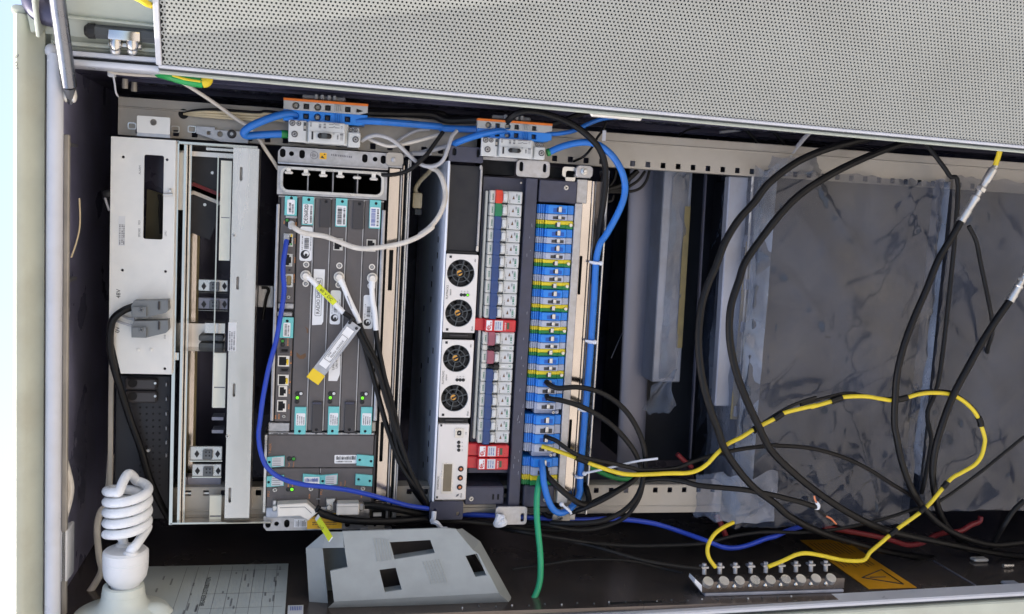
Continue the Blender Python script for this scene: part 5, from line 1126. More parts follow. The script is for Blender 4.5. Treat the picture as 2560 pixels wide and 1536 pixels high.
seq = [('C1', 1060, 'blue'), ('C1', 1150, 'grey'), ('C1', 1212, 'earth'), ('C2', 45, 'blue'), ('C2', 128, 'grey'), ('C2', 192, 'blue'), ('C2', 278, 'grey'), ('C2', 345, 'earth'), ('C2', 420, 'blue'), ('C2', 498, 'grey'), ('C2', 565, 'earth'), ('C2', 640, 'blue'), ('C2', 717, 'grey'), ('C2', 785, 'earth'), ('C2', 860, 'blue'), ('C2', 940, 'grey'), ('C2', 1003, 'earth'), ('C2', 1076, 'blue'), ('C2', 1155, 'grey'), ('C2', 1218, 'earth'), ('C2', 1292, 'blue'), ('C2', 1370, 'grey'), ('C2', 1432, 'earth'), ('C3', 258, 'blue'), ('C3', 335, 'grey'), ('C3', 405, 'blue'), ('C3', 485, 'grey'), ('C3', 560, 'end'),
       ('C3', 612, 'blue'), ('C3', 705, 'grey'), ('C3', 797, 'blue'), ('C3', 890, 'grey'), ('C3', 975, 'end'), ('C3', 1030, 'blue'), ('C3', 1118, 'grey'), ('C3', 1200, 'earth'), ('C3', 1300, None)]
yv = [(pt(z, 1300 if z != 'C3' else 1220, y).y, k) for z, y, k in seq]
protos = {}; cnt = {}
names_ = {'blue': 'blue terminal block', 'grey': 'grey terminal block', 'earth': 'yellow-green earth terminal block'}
for (v1, k), (v0, _) in zip(yv, yv[1:]):
    if k is None: continue
    if k == 'end':
        mb = MB(); mb.box(UT0 + 12, UT1 - 2, v0 + .4, v1 - .4, -34, WT - 12, 1).box(UT0 + 40, UT1 - 4, v0 + 1.5, v1 - 1.5, WT - 12, WT - 6, 1)
        n_ = cnt['end'] = cnt.get('end', 0) + 1
        e_ = thing('end_stop', 'grey end stop separating the terminal groups, beside the ' + ('lone grey terminal pair' if n_ == 1 else 'last earth terminal group'), 'end stop', (UT0, v0, -34)); part(e_, 'body', mb, 'grey_term'); screw(e_, (UT1 - 12, (v0 + v1) / 2, WT - 6), 2.2); continue
    cnt[k] = cnt.get(k, 0) + 1; n_ = cnt[k]
    lab = '%s, %s of its colour counted from the plain dark cap plate' % (names_[k], ordn[n_ - 1])
    if k not in protos: protos[k] = (term_proto(k, lab, v0, v1), v1 - v0)
    else:
        pr, h0 = protos[k]; d = dup(pr, (0, v0 - ORG[pr.name].y, 0), lab)
        d.scale = (1, (v1 - v0) / h0, 1)

# aluminium edge strip and second support rail
al = thing('edge_strip', 'flat aluminium strip along the ends of the terminal blocks', 'metal strip', (UT1 + 1, pt('C3', 1390, 1240).y, -2))
part(al, 'strip', MB().box(UT1 + .8, UT1 + 11, pt('D5', 300, 480, 4).y, pt('C1', 1600, 1050, 4).y, -30, 4, .8), 'galv'); part(al, 'upper_strip', MB().box(UT1 + 3, UT1 + 18, pt('C1', 1600, 1050).y, pt('C1', 1620, 815).y, -30, -2, .8), 'galv')
g2 = thing('support_rail', 'gold-tinted slotted steel support rail beside the terminal blocks', 'support rail', (UT1 + 20, pt('D5', 300, 730).y, -12), 'steel support rails')
ug = UT1 + 11; vT_, vB_ = pt('C1', 1700, 830, -4).y, pt('D5', 350, 560, -4).y
s0 = rect('C2', 1590, 312, 1570, 690, -4); s1_ = rect('C3', 1478, 660, 1455, 1010, -4)
us = ug + 2.5
part(g2, 'slotted_strip', plate([(ug + .5, vB_), (ug + 13, vB_), (ug + 13, vT_), (ug + .5, vT_)], [rr((us, us + 4, s0[2], s0[3]), .6), rr((us, us + 4, s1_[2], s1_[3]), .6)], -7, -4), 'gold_steel')
part(g2, 'dark_web', MB().box(ug, ug + 34, vB_, vT_, -60, -22), 'black')
part(g2, 'inner_groove', MB().box(ug + 14, ug + 17, vB_, vT_, -20, -3, .5), 'gold_steel'); part(g2, 'ridge', MB().box(ug + 18.5, ug + 20.5, vB_, vT_, -20, -6, .5), 'galv')
part(g2, 'flat_web', MB().box(ug + 21, ug + 33, vB_ + 5, vT_, -30, -18), 'sidewall'); part(g2, 'outer_lip', MB().box(ug + 33.5, ug + 36.5, vB_ - 20, pt('C1', 1780, 720).y, -40, -2, .8), 'silver')
r = rect('C1', 1572, 680, 1720, 800, 4); cl_ = part(g2, 'clamp', plate(rr(r, 5), [], -1, 4, .8), 'galv'); part(cl_, 'bolt', MB().lathe([(4.6, 0), (4.6, 2), (2.6, 2.6), (2.6, 6), (2, 7)], pt('C1', 1640, 738, 4), (0, 0, 1), 14), 'silver'); part(cl_, 'clamp_hook', MB().rbox(rect('C1', 1558, 760, 1712, 806, 2), -8, 0, 1), 'rail')
r = rect('D5', 305, 480, 385, 580, 2); part(g2, 'end_plate', MB().rbox(r, -6, 2, .8), 'silver_paint')
r = rect('D5', 272, 672, 402, 735, 6); cl_ = part(g2, 'clamp', plate(rr(r, 3), [], 2, 6, .6), 'rail'); screw(cl_, pt('D5', 325, 702, 6), 4.2, 'silver', 2.4)
part(g2, 'end_block', MB().rbox(rect('D5', 395, 640, 450, 720, -6), -16, -6, 1), 'galv')
for z, x, y in (('C2', 1690, 350), ('C2', 1640, 1115), ('C3', 1560, 560)): pass
# ================================================================== batteries wrapped in dusty film, lower part of the cabinet
def film_mat(name, rgb, a0, a1, rough=.3, dirt=(108, 98, 80)):
    m = mat(name, rgb, rough, var=.28, vs=15, dirt=.5, dirt_rgb=dirt, bump=.08, bs=30, coat=.7, stretch=(1, .6, 1))
    n = m.node_tree; p = n.nodes['Principled BSDF']; tc = n.nodes.new('ShaderNodeTexCoord'); nz = n.nodes.new('ShaderNodeTexNoise')
    nz.inputs['Scale'].default_value = 7; nz.inputs['Detail'].default_value = 5; nz.inputs['Roughness'].default_value = .55; nz.inputs['Distortion'].default_value = .8
    mp = n.nodes.new('ShaderNodeMapping'); mp.inputs['Scale'].default_value = (1, .55, 1); n.links.new(tc.outputs['Object'], mp.inputs[0]); n.links.new(mp.outputs[0], nz.inputs['Vector'])
    r = n.nodes.new('ShaderNodeMapRange'); r.inputs[1].default_value = .36; r.inputs[2].default_value = .66; r.inputs[3].default_value = a0; r.inputs[4].default_value = a1
    n.links.new(nz.outputs[0], r.inputs[0]); n.links.new(r.outputs[0], p.inputs['Alpha']); return m
film_mat('film', (62, 69, 84), .5, .72, .2, (100, 92, 76))
film_mat('film_pale', (128, 135, 150), .3, .85, .2, (134, 124, 104))
def film(prof, v0, v1, nv, amp, seed, rag=8., nseg=10):
    """crumpled sheet: profile of (u, w) points swept along v, creased by noise, with ragged ends"""
    P = []
    for (a, b), (c, d) in zip(prof, prof[1:]):
        for k in range(nseg): P.append((a + (c - a) * k / nseg, b + (d - b) * k / nseg))
    P.append(prof[-1]); mb = MB(); rows = []
    for i, (u, w) in enumerate(P):
        row = []; q = P[min(i + 1, len(P) - 1)]; o = P[max(i - 1, 0)]; n = Vector((-(q[1] - o[1]), 0, q[0] - o[0])).normalized()
        for j in range(nv + 1):
            t = j / nv; e0 = rag * mnoise.noise(Vector((i * .21 + seed, 3.1, 0))); e1 = rag * mnoise.noise(Vector((i * .23 + seed, 9.7, 1)))
            v = v0 + e0 + (v1 + e1 - v0 - e0) * t
            x_, y_ = u * .8 + v * .6, v * .8 - u * .6
            s_ = Vector((u * .008 + seed, v * .006, w * .01)); s1 = Vector((x_ * .03, y_ * .006 + seed, w * .03)); s2 = Vector((x_ * .012 + 7, y_ * .045 + seed, w * .04)); s3 = Vector((u * .05, v * .018, seed))
            rg = lambda q, k: max(0., 1 - abs(2.6 * mnoise.noise(q))) ** k
            d = amp * (.9 * mnoise.noise(s_) + .55 * rg(s1 * .7, 2) + .3 * rg(s2 * .8, 3) + .12 * rg(s3, 6) - .1)
            d = max(d, -3.)
            row.append(mb.bm.verts.new(Vector((u, v, w)) + n * d))
        rows.append(row)
    for a, b in zip(rows, rows[1:]):
        for j in range(nv): mb.bm.faces.new((a[j], b[j], b[j + 1], a[j + 1]))
    return mb
WBt = -14.
ub0 = pt('P', 1888, 800, WBt).x; ub1 = pt('D4', 1560, 300, WBt).x - 12
vb1 = pt('D2', 800, 590, WBt).y; vb0 = pt('D6', 500, 725, WBt).y
bt1 = thing('battery', 'black battery block wrapped in dusty film, with a yellow strip of tape', 'battery', (ub1, vb0, WBt - 150), 'batteries at the foot of the cabinet')
part(bt1, 'case', MB().box(ub0, ub1, vb0 + 1, vb1 - 6, -190, WBt - 15, 4, 2), 'battery')
part(bt1, 'case_lid', MB().box(ub0 - 5, ub0, vb0 + 20, vb1 - 14, -185, WBt - 14, 2), 'battery')
for k in range(6):
    v_ = vb0 + 70 + k * 62; part(bt1, 'cell_cap', MB().cyl((ub0 - 8, v_, -70), (ub0 - 4, v_, -70), 11, 9, 16), 'cavity')
    part(bt1, 'cell_post', MB().box(ub0 - 12, ub0 - 4, v_ + 20, v_ + 38, -52, -32, 2), 'dusty_metal')
tp = rect('D3', 1705, 60, 1600, 1180, WBt - 40)
part(bt1, 'tape_strip', MB().obox((pt('D3', 1735, 80, WBt - 20) + pt('D3', 1650, 1020, WBt - 20)) / 2, pt('D3', 1735, 80, 0) - pt('D3', 1650, 1020, 0), Vector((1, 0, .4)), 130, 6.5, .8), 'tape')
part(bt1, 'film_wrap', film([(ub0 - 3, -175), (ub0 - 6, -60), (ub0 - 2, WBt - 2), (ub0 + 40, WBt), (ub0 + 120, WBt + 1), (ub1 - 60, WBt), (ub1 + 4, WBt - 2), (ub1 + 6, -60)], vb0 - 8, vb1, 110, 8, 2.3, 6., 22), 'film', 'dusty see-through film wrapped round the battery')
part(bt1, 'film_edge', film([(ub0 - 14, -120), (ub0 - 16, -60), (ub0 - 12, -18), (ub0 + 14, WBt + 4)], vb0 + 8, vb1 + 4, 70, 6, 5.1, 10, 8), 'film_pale', 'thick pale folds of film along the battery top')
pa_, pb_ = pt('D1', 1668, 600, -44), pt('D3', 1530, 1250, -44)
part(bt1, 'side_plate', MB().obox((pa_ + pb_) / 2 - Vector((0, 0, 10)), pa_ - pb_, Vector((1, 0, 0)), (pa_ - pb_).length / 2, 15, 8, 1.5), 'dusty_metal')
pa_, pb_ = pt('D1', 1790, 590, -34), pt('D3', 1655, 1100, -34); part(bt1, 'plate_edge', MB().obox((pa_ + pb_) / 2, pa_ - pb_, Vector((1, 0, 0)), (pa_ - pb_).length / 2, 1.2, 2, .4), 'silver_paint')
# film lifting off towards the wall
uu = pt('D1', 1700, 450, -10).x
part(bt1, 'film_flap', film([(ub0 - 30, -80), (ub0 - 14, -40), (ub0 + 30, -18), (ub0 + 90, -30)], vb1 - 6, pt('D1', 1900, 395, -30).y, 14, 4, 8.2, 6, 8), 'film_pale')
part(bt1, 'film_corner', film([(pt('D5', 1500, 400, 0).x, -30), (pt('D5', 1600, 500, 0).x, 4), (pt('D5', 1750, 600, 0).x, 12), (pt('D5', 2060, 650, 0).x, 0)], pt('D5', 1700, 735, 4).y, pt('D5', 1700, 350, 4).y, 26, 7, 11.4, 12, 8), 'film_pale')
# second battery
uc0 = pt('D4', 1640, 300, WBt).x; uc1 = uc0 + 330
vc1 = pt('D2', 2000, 620, WBt).y; vc0 = pt('D6', 1700, 640, WBt).y
bt2 = thing('battery', 'black film-wrapped battery block at the very foot, behind the loose coaxial cable end', 'battery', (uc1, vc0, -150), 'batteries at the foot of the cabinet')
part(bt2, 'case', MB().box(uc0, uc1, vc0 - 8, vc1 - 4, -190, WBt - 17, 4, 2), 'battery')
part(bt2, 'film_wrap', film([(uc0 - 4, -150), (uc0 - 3, WBt - 4), (uc0 + 60, WBt), (uc0 + 180, WBt - 4), (uc1, WBt - 6)], vc0, vc1, 90, 8, 17.7, 6., 22), 'film', 'dusty see-through film wrapped round the battery')
part(bt2, 'film_edge', film([(uc0 - 30, -70), (uc0 - 28, -40), (uc0 - 22, WBt - 10), (uc0 - 10, WBt - 2)], pt('D6', 1240, 350, WBt).y, pt('D2', 1720, 640, WBt).y, 60, 5, 21.3, 8, 7), 'film_pale', 'pale bunched film between the two batteries')
# rear battery bank: dusty strip with tape, torn film hanging from its end
r = (pt('D1', 975, 560, -120).x, pt('D1', 1225, 580, -120).x, pt('D3', 900, 1040, -120).y, pt('D1', 1000, 540, -120).y)
rb = thing('rear_battery', 'dust-covered battery edge with tape deep behind the wrapped batteries', 'battery', (r[1], r[2], -260), 'batteries at the foot of the cabinet')
ax = pt('D3', 985, 1000, -120) - pt('D1', 1100, 560, -120); c = (pt('D3', 985, 1000, -120) + pt('D1', 1100, 560, -120)) / 2
hw_ = (pt('D1', 1228, 700, -120).x - pt('D1', 962, 700, -120).x) / 2
part(rb, 'edge_block', MB().obox(c - Vector((0, 0, 40)), ax, Vector((1, 0, 0)), ax.length / 2 + 4, hw_, 40, 1.5), 'dusty_metal')
part(rb, 'film_skin', film([(c.x - hw_ + 12, -119), (c.x, -117), (c.x + hw_ - 8, -118)], r[2] + 10, r[3] - 6, 50, 3, 31.), 'film_pale')
part(rb, 'tape_strip', MB().obox(c + Vector((hw_ * .72, 0, 3)), ax, Vector((1, 0, 0)), ax.length / 2 - 50, hw_ * .2, .8), 'tape')
fl_ = [('D3', 850, 1060), ('D3', 790, 1290)]
a, b = pt('D3', 860, 1060, -100), pt('D3', 1090, 1180, -100)
tf = MB(); rows = []
for j in range(15):
    t = j / 14; L0 = pt('D3', 850 - 80 * t, 1050 + 230 * t, -100); R0 = pt('D3', 1105 - (0 if t < .3 else 20 * t) - 70 * math.sin(t * 3), 905 + 330 * t, -100); row = []
    for i in range(13):
        s_ = i / 12; p = L0.lerp(R0, s_); p.z += 7 * math.sin(s_ * 5 + t * 4) + 5 * mnoise.noise(Vector((s_ * 3, t * 3, 2))); p.y -= 10 * math.sin(s_ * math.pi) * t * (1 + mnoise.noise(Vector((s_ * 6, 0, 4)))); row.append(tf.bm.verts.new(p))
    rows.append(row)
for a_, b_ in zip(rows, rows[1:]):
    for i in range(12): tf.bm.faces.new((a_[i], b_[i], b_[i + 1], a_[i + 1]))
part(rb, 'torn_film', tf, 'film_pale', 'torn corner of film hanging loose')
part(rb, 'shade_backdrop', MB().box(r[0] - 6, ub0 + 10, vb0 + 40, r[3] + 10, -330, -205), 'battery')  # black block added as backdrop, standing in for the shade in the gaps
part(rb, 'end_edge', MB().obox((pt('D1', 1350, 600, -90) + pt('D3', 1220, 1400, -90)) / 2, pt('D3', 1220, 1400, -90) - pt('D1', 1350, 600, -90), Vector((1, 0, 0)), 240, 1.2, 3), 'power_blue')
# bare metal sheets deep behind
for x0, x1, w, m_ in ((680, 890, -165, 'back_metal'),):
    a0, a1 = pt('D1', x0, 560, w), pt('D1', x1, 560, w); b0 = pt('D3', x0 - 130 - (0 if x0 > 500 else 60), 1484, w)
    e_ = pt('D3', x0 - 100, 1300, w) - a0
    cc = (a0 + a1) / 2 + e_ / 2
    hw_s = (a1.x - a0.x) / 2; sh_ = MB(); ring_ = []
    for k in range(17):
        t = math.pi * k / 16; off = Vector((-hw_s * 1.25 * math.cos(t), 0, hw_s * .28 * math.sin(t) - hw_s * .28)); ed_ = e_.normalized() * 30
        ring_.append((sh_.bm.verts.new(a0.lerp(a1, .5) - ed_ + off), sh_.bm.verts.new(a0.lerp(a1, .5) + e_ + ed_ * 5 + off)))
    for p_, q_ in zip(ring_, ring_[1:]): sh_.bm.faces.new((p_[0], q_[0], q_[1], p_[1]))
    part(cab, 'rear_sheet', sh_, m_)
p0, p1 = pt('D3', 475, 800, -190), pt('D3', 575, 570, -190); part(cab, 'sheet_crease', MB().tube([p0, (p0 + p1) / 2, p1], .8, 6), 'back_metal')
p0 = pt('D3', 590, 950, -200); part(cab, 'sheet_hole', MB().cyl(p0, p0 + Vector((0, 0, 4)), 3, seg=10), 'void')
# ================================================================== lamp
def pv(z, x, y, v):
    """survey point on the plane of constant v -> (u, v, w)"""
    lo, hi = -420., 300.
    for _ in range(60):
        m_ = (lo + hi) / 2
        if pt(z, x, y, m_).y < v: lo = m_
        else: hi = m_
    p = pt(z, x, y, (lo + hi) / 2); return p
WLm = 62.
la = pt('A4', 1168, 1484, WLm); lm = thing('compact_fluorescent_lamp', 'white spiral compact fluorescent lamp screwed into the wall lamp holder', 'lamp', pt('A4', 1152, 1225, WLm))
K = 7.45
cv = lambda y: pt('A4', 1160, y, WLm).y
ul = pt('A4', 1165, 1000, WLm).x
part(lm, 'base', MB().lathe([(16, cv(1225)), (17.4, cv(1195)), (20.6, cv(1170)), (24.4, cv(1125)), (25.9, cv(1060)), (26.3, cv(985)), (25.9, cv(982)), (25.9, cv(974)), (26.3, cv(970)), (26.1, cv(900)), (23.5, cv(880)), (0.5, cv(876))], (ul, 0, WLm), (0, 1, 0), 40), 'lamp_plastic')
part(lm, 'screw_thread', MB().lathe([(15, cv(1265)), (17.2, cv(1245)), (16, cv(1235)), (17.2, cv(1225)), (15, cv(1218))], (ul, 0, WLm), (0, 1, 0), 24), 'silver')
R_, us_ = 23.2, pt('A4', 1181, 550, WLm).x; turns = 2.25; pitch_ = 26.; vb_l = cv(735)
def helix(phase, n=64):
    P = []
    for i in range(n + 1):
        t = i / n; a = phase + 2 * math.pi * turns * t; P.append(Vector((us_ + R_ * math.cos(a), vb_l + pitch_ * turns * t, WLm + R_ * -math.sin(a) * -1 * -1)))
    return P
ha, hb_ = helix(-.25), helix(-.25 + math.pi)
topv = vb_l + pitch_ * turns
ea_, eb_ = ha[-1], hb_[-1]
leg = lambda x: [Vector((x.x, 0, x.z))]
la_, lb_ = ha[0], hb_[0]
legA = [Vector((us_ + 7, cv(905), WLm + 14)), Vector((us_ + 7, cv(850), WLm + 14)), Vector((us_ + 13, cv(800), WLm + 16))]
legB = [Vector((us_ - 7, cv(905), WLm - 12)), Vector((us_ - 7, cv(820), WLm - 12)), Vector((us_ - 14, cv(780), WLm - 14))]
mid = [ea_.lerp(eb_, .22) + Vector((0, 9, 0)), Vector((us_, topv + 15, WLm)), ea_.lerp(eb_, .78) + Vector((0, 9, 0))]
pth = legA + ha[3:] + mid + hb_[::-1][:-3] + legB[::-1]
part(lm, 'spiral_tube', MB().tube(pth, 5.7, 14, 4), 'lamp_glass')
for p in (legA[0], legB[0]): part(lm, 'tube_socket', MB().lathe([(8.5, -2), (8.5, 3), (7, 4.5)], (p.x, cv(890), p.z), (0, 1, 0), 18), 'lamp_plastic')
lh = thing('lamp_holder', 'pale round lamp holder fixed to the cabinet side wall', 'lamp holder', (ul - 2, VB, WLm))
uh = ul - 2
part(lh, 'socket', MB().lathe([(84, VB), (82, cv(1545)), (62, cv(1484)), (44, cv(1435)), (32, cv(1405)), (27.5, cv(1370)), (25.2, cv(1310)), (24, cv(1240)), (23.4, cv(1215)), (21, cv(1208)), (17.4, cv(1212)), (16.4, cv(1260))], (uh, 0, WLm), (0, 1, 0), 40), 'holder')
p = pt('A4', 1440, 1400, WLm); part(lh, 'screw_dome', MB().ball((p.x, p.y - 16, WLm + 2), 20, (1.2, 1, 1), 18), 'holder')
part(lh, 'socket_rim', MB().lathe([(24.2, cv(1288)), (24.9, cv(1282)), (24.9, cv(1276)), (24.3, cv(1270))], (uh, 0, WLm), (0, 1, 0), 36), 'holder')
# white lead running behind the lamp
cable('pale lamp lead looping behind the spiral lamp', [('A4', 700, 1500, -10), (760, 1370), (870, 1220), (940, 1080), (920, 950), (900, 700), (930, 540), (990, 470), (1010, 300, -20), (1030, 0, -25)], 8.5, 'white_cable', cat='cable')
# door switch
sw0 = pt('A4', 505, 1190, 60)
dsw = thing('door_switch', 'white plastic door contact block beside the top gasket', 'door switch', sw0)
f0 = [pt('A4', x, y, 66) for x, y in ((525, 708), (610, 705), (655, 670), (648, 1150), (625, 1188), (505, 1190), (510, 800))]
part(dsw, 'body', MB().rbox(rect('A4', 512, 708, 622, 1188, 66), 36, 66, 2, 2), 'lamp_plastic')
part(dsw, 'side_tab', MB().rbox(rect('A4', 620, 665, 652, 1150, 50), 30, 50, 2, 2), 'lamp_plastic')
part(dsw, 'lead', MB().tube(pts_of([('A4', 585, 700, 56), (600, 580), (640, 430), (655, 300), (625, 150), (590, 20, 40), ('A3', 585, 1330, 20)]), 4.1, 10), 'white_cable')
m = MB(); a, b, c = pt('A3', 590, 1340, 40), pt('A4', 625, 20, 40), pt('A4', 530, 160, 40); m.prism([(a.x, a.y), (b.x, b.y), (c.x, c.y)], 38, 40)
part(dsw, 'cable_clip', m, 'label_dim')
cable('thin yellowed wire stapled under the cabinet top', [('A2', 735, 430, 20), (742, 600), (735, 720), (705, 850, 30), (660, 980, 40)], 2., 'cream_cable', cat='wire', name='wire')
cable('thin white wire under the cabinet top beside the gasket', [('A2', 620, 1340, 60), (630, 1480), ('A3', 622, 200), (612, 450), (605, 600)], 3, 'white_cable', cat='wire', name='wire')
kn = thing('sensor_clip', 'small dark clip holding a pale wire at the white cover edge', 'clip', pt('A2', 1000, 400, 0))
part(kn, 'body', MB().ball(pt('A2', 1005, 390, 6), 6, (1.2, .9, 1)), 'black'); part(kn, 'lead', MB().tube(pts_of([('A2', 975, 425, 4), (995, 490), (1015, 545)]), 1.6, 6), 'grey_cable')

# ================================================================== papers and stickers on the left wall
VW = VB + .6
a, b = pv('A4', 1352, 1076, VW), pv('P', 721, 1410, VW)
dc = thing('paper_chart', 'printed breaker distribution chart taped to the side wall', 'paper', (a.x, VW, 0))
u0, u1, w0, w1 = a.x, b.x, b.z, 96.
part(dc, 'sheet', MB().box(u0, u1, VW, VW + .5, w0, w1), 'paper')
ln = MB()
for k in range(9):
    x = u0 + (.28 + .08 * k) * (u1 - u0); ln.quad((x, VW + .7, w0 + 6), (x + .5, VW + .7, w0 + 6), (x + .5, VW + .7, w1 - 4), (x, VW + .7, w1 - 4))
for t in (.12, .55, .8):
    w = w0 + t * (w1 - w0); ln.quad((u0 + .45 * (u1 - u0), VW + .7, w), (u1 - 4, VW + .7, w), (u1 - 4, VW + .7, w + .7), (u0 + .45 * (u1 - u0), VW + .7, w + .7))
part(dc, 'ruled_lines', ln, 'ink_grey', smooth=False)
rnd = random.Random(5); tx_ = MB()
for k in range(26):
    x = u0 + rnd.uniform(.1, .96) * (u1 - u0); w = w0 + rnd.uniform(.06, .85) * (w1 - w0); n = rnd.randint(3, 12)
    for i in range(n):
        ww = w + i * 2.2
        if ww < w1 - 3: tx_.quad((x, VW + .8, ww), (x + 2.2, VW + .8, ww), (x + 2.2, VW + .8, ww + 1.3), (x, VW + .8, ww + 1.3))
part(dc, 'printed_text', tx_, 'ink_grey', kind='stuff', smooth=False)
def wall_text(par, s, uu, ww, size, m_):
    cu = bpy.data.curves.new('t', 'FONT'); cu.body = s; cu.size = size * 1.4; cu.align_x = 'CENTER'; ob = bpy.data.objects.new('t', cu); me = bpy.data.meshes.new_from_object(ob); o = org(par)
    for v in me.vertices: v.co = (Vector((uu - v.co.y, VW + .9, ww - v.co.x)) - o) * S
    bpy.data.objects.remove(ob); bpy.data.curves.remove(cu); return obj('lettering', me, m_, par)
wall_text(dc, 'BREAKER DISTRIBUTION', u0 + .47 * (u1 - u0), (w0 + w1) / 2, 6, 'ink')
p = pv('C4', 148, 1385, VW); st = thing('barcode_sticker', 'small white barcode sticker on the side wall between chart and grey cover', 'sticker', p)
part(st, 'face', MB().box(p.x - 9, p.x + 10, VW, VW + .4, p.z, p.z + 60), 'label_dim'); q = MB()
for k in range(7): q.quad((p.x - 6 + k * 2.1, VW + .7, p.z + 4), (p.x - 5 + k * 2.1, VW + .7, p.z + 4), (p.x - 5 + k * 2.1, VW + .7, p.z + 16), (p.x - 6 + k * 2.1, VW + .7, p.z + 16))
part(st, 'print', q, 'ink_blue', smooth=False)
# warning sticker
c = [pv('D6', x, y, VW) for x, y in ((240, 880), (610, 878), (1205, 1262), (848, 1287))]
u0, u1 = (c[0].x + c[3].x) / 2, (c[1].x + c[2].x) / 2; w0, w1 = (c[0].z + c[1].z) / 2, (c[2].z + c[3].z) / 2
wsn = thing('warning_sticker', 'yellow-orange warning sticker with triangle symbol on the side wall', 'sticker', (u0, VW, w0))
part(wsn, 'face', MB().box(u0, u1, VW, VW + .4, w0, w1), 'warn_old')
W_ = w1 - w0; U_ = u1 - u0; tri = [(u0 + .2 * U_, w1 - .06 * W_), (u0 + .2 * U_, w1 - .3 * W_), (u0 + .82 * U_, w1 - .18 * W_)]
tri = [(u0 + .82 * U_, w1 - .06 * W_), (u0 + .82 * U_, w1 - .34 * W_), (u0 + .18 * U_, w1 - .2 * W_)]
q = MB()
for i in range(3):
    A_, B_ = tri[i], tri[(i + 1) % 3]; q.tube([(A_[0], VW + .8, A_[1]), (B_[0], VW + .8, B_[1])], .9, 5, smooth=False)
q.tube([(u0 + .68 * U_, VW + .8, w1 - .2 * W_), (u0 + .35 * U_, VW + .8, w1 - .2 * W_)], .9, 5, smooth=False); part(wsn, 'triangle_symbol', q, 'ink')
q = MB()
for k in range(9):
    x = u0 + (.1 + .09 * k) * U_
    for w_a, w_b in ((.08, .34), (.42, .6)): q.quad((x, VW + .7, w0 + w_a * W_), (x + .022 * U_, VW + .7, w0 + w_a * W_), (x + .022 * U_, VW + .7, w0 + (w_b - .02 * (k % 3)) * W_), (x, VW + .7, w0 + (w_b - .02 * (k % 3)) * W_))
part(wsn, 'printed_text', q, 'rust', kind='stuff', smooth=False)

# ================================================================== grey plastic cover leaning on the wall
WFc, WBc = 74., 30.
C = lambda x, y, w=WFc: pt('C4', x, y, w)
bz = thing('plastic_cover', 'grey moulded plastic cover with rectangular cut-outs leaning on the side wall', 'cover', C(1200, 1469, WBc))
fpoly = [(605, 672), (1600, 640), (1700, 650), (1862, 850), (1915, 885), (2115, 1265), (525, 1348), (488, 1055), (655, 1018)]
hl = [[(1060, 772), (1455, 750), (1500, 880), (1105, 942)], [(958, 1040), (1120, 1018), (1180, 1235), (1012, 1260)], [(1790, 905), (1905, 880), (1998, 1095), (1888, 1112)]]
xy = lambda L_, w=WFc: [(C(x, y, w).x, C(x, y, w).y) for x, y in L_]
part(bz, 'front_face', plate(xy(fpoly)[::-1], [xy(h) for h in hl], WFc - 3, WFc, .4), 'bezel')
for h in hl:
    q = MB(); H = [C(x, y, WFc - 3) for x, y in h]
    for i in range(4):
        A_, B_ = H[i], H[(i + 1) % 4]; q.quad(A_, B_, B_ - Vector((0, 0, 16)), A_ - Vector((0, 0, 16)))
    part(bz, 'opening_wall', q, 'bezel')
part(bz, 'bottom_bevel', MB().quad(C(525, 1350), C(2115, 1267), C(2310, 1440, WBc + 26), C(380, 1480, WBc + 26)), 'bezel')
part(bz, 'right_bevel', MB().quad(C(1862, 850), C(1935, 765, WBc), C(2310, 1440, WBc + 26), C(2115, 1267)).quad(C(1700, 650), C(1760, 640, WBc), C(1935, 765, WBc), C(1862, 850)), 'bezel')
part(bz, 'shoulder', MB().quad(C(440, 672, 56), C(605, 672), C(618, 825, WFc), C(412, 830, 56)).quad(C(440, 672, 56), C(412, 830, 56), C(250, 830, 46), C(425, 680, 50)), 'bezel')
part(bz, 'left_slab', MB().quad(C(250, 830, 46), C(412, 830, 52), C(470, 1420, 52), C(290, 1480, 46)), 'bezel')
part(bz, 'recess_wall', MB().quad(C(412, 830, 52), C(470, 1420, 52), C(480, 1420, 10), C(415, 830, 10)).quad(C(412, 832, 50), C(640, 828, 50), C(640, 828, 10), C(412, 832, 10)), 'bezel')
part(bz, 'recess_floor', MB().quad(C(400, 820, 12), C(760, 820, 12), C(760, 1420, 12), C(430, 1430, 12)), 'bezel')
part(bz, 'inner_back', MB().prism(xy([(640, 700), (1700, 680), (2080, 1250), (560, 1330), (670, 1000)], 30)[::-1], 26, 30), 'sidewall')
for k in range(6):
    part(bz, 'vent_rib', MB().tube([C(905 + k * 28, 735 + k * 2, WFc + .2), C(940 + k * 28, 960 - k * 3, WFc + .2)], .7, 6), 'bezel')
    part(bz, 'vent_rib', MB().tube([C(1385 + k * 29, 965 - k * 5, WFc + .2), C(1465 + k * 29, 1180 - k * 4, WFc + .2)], .7, 6), 'bezel')

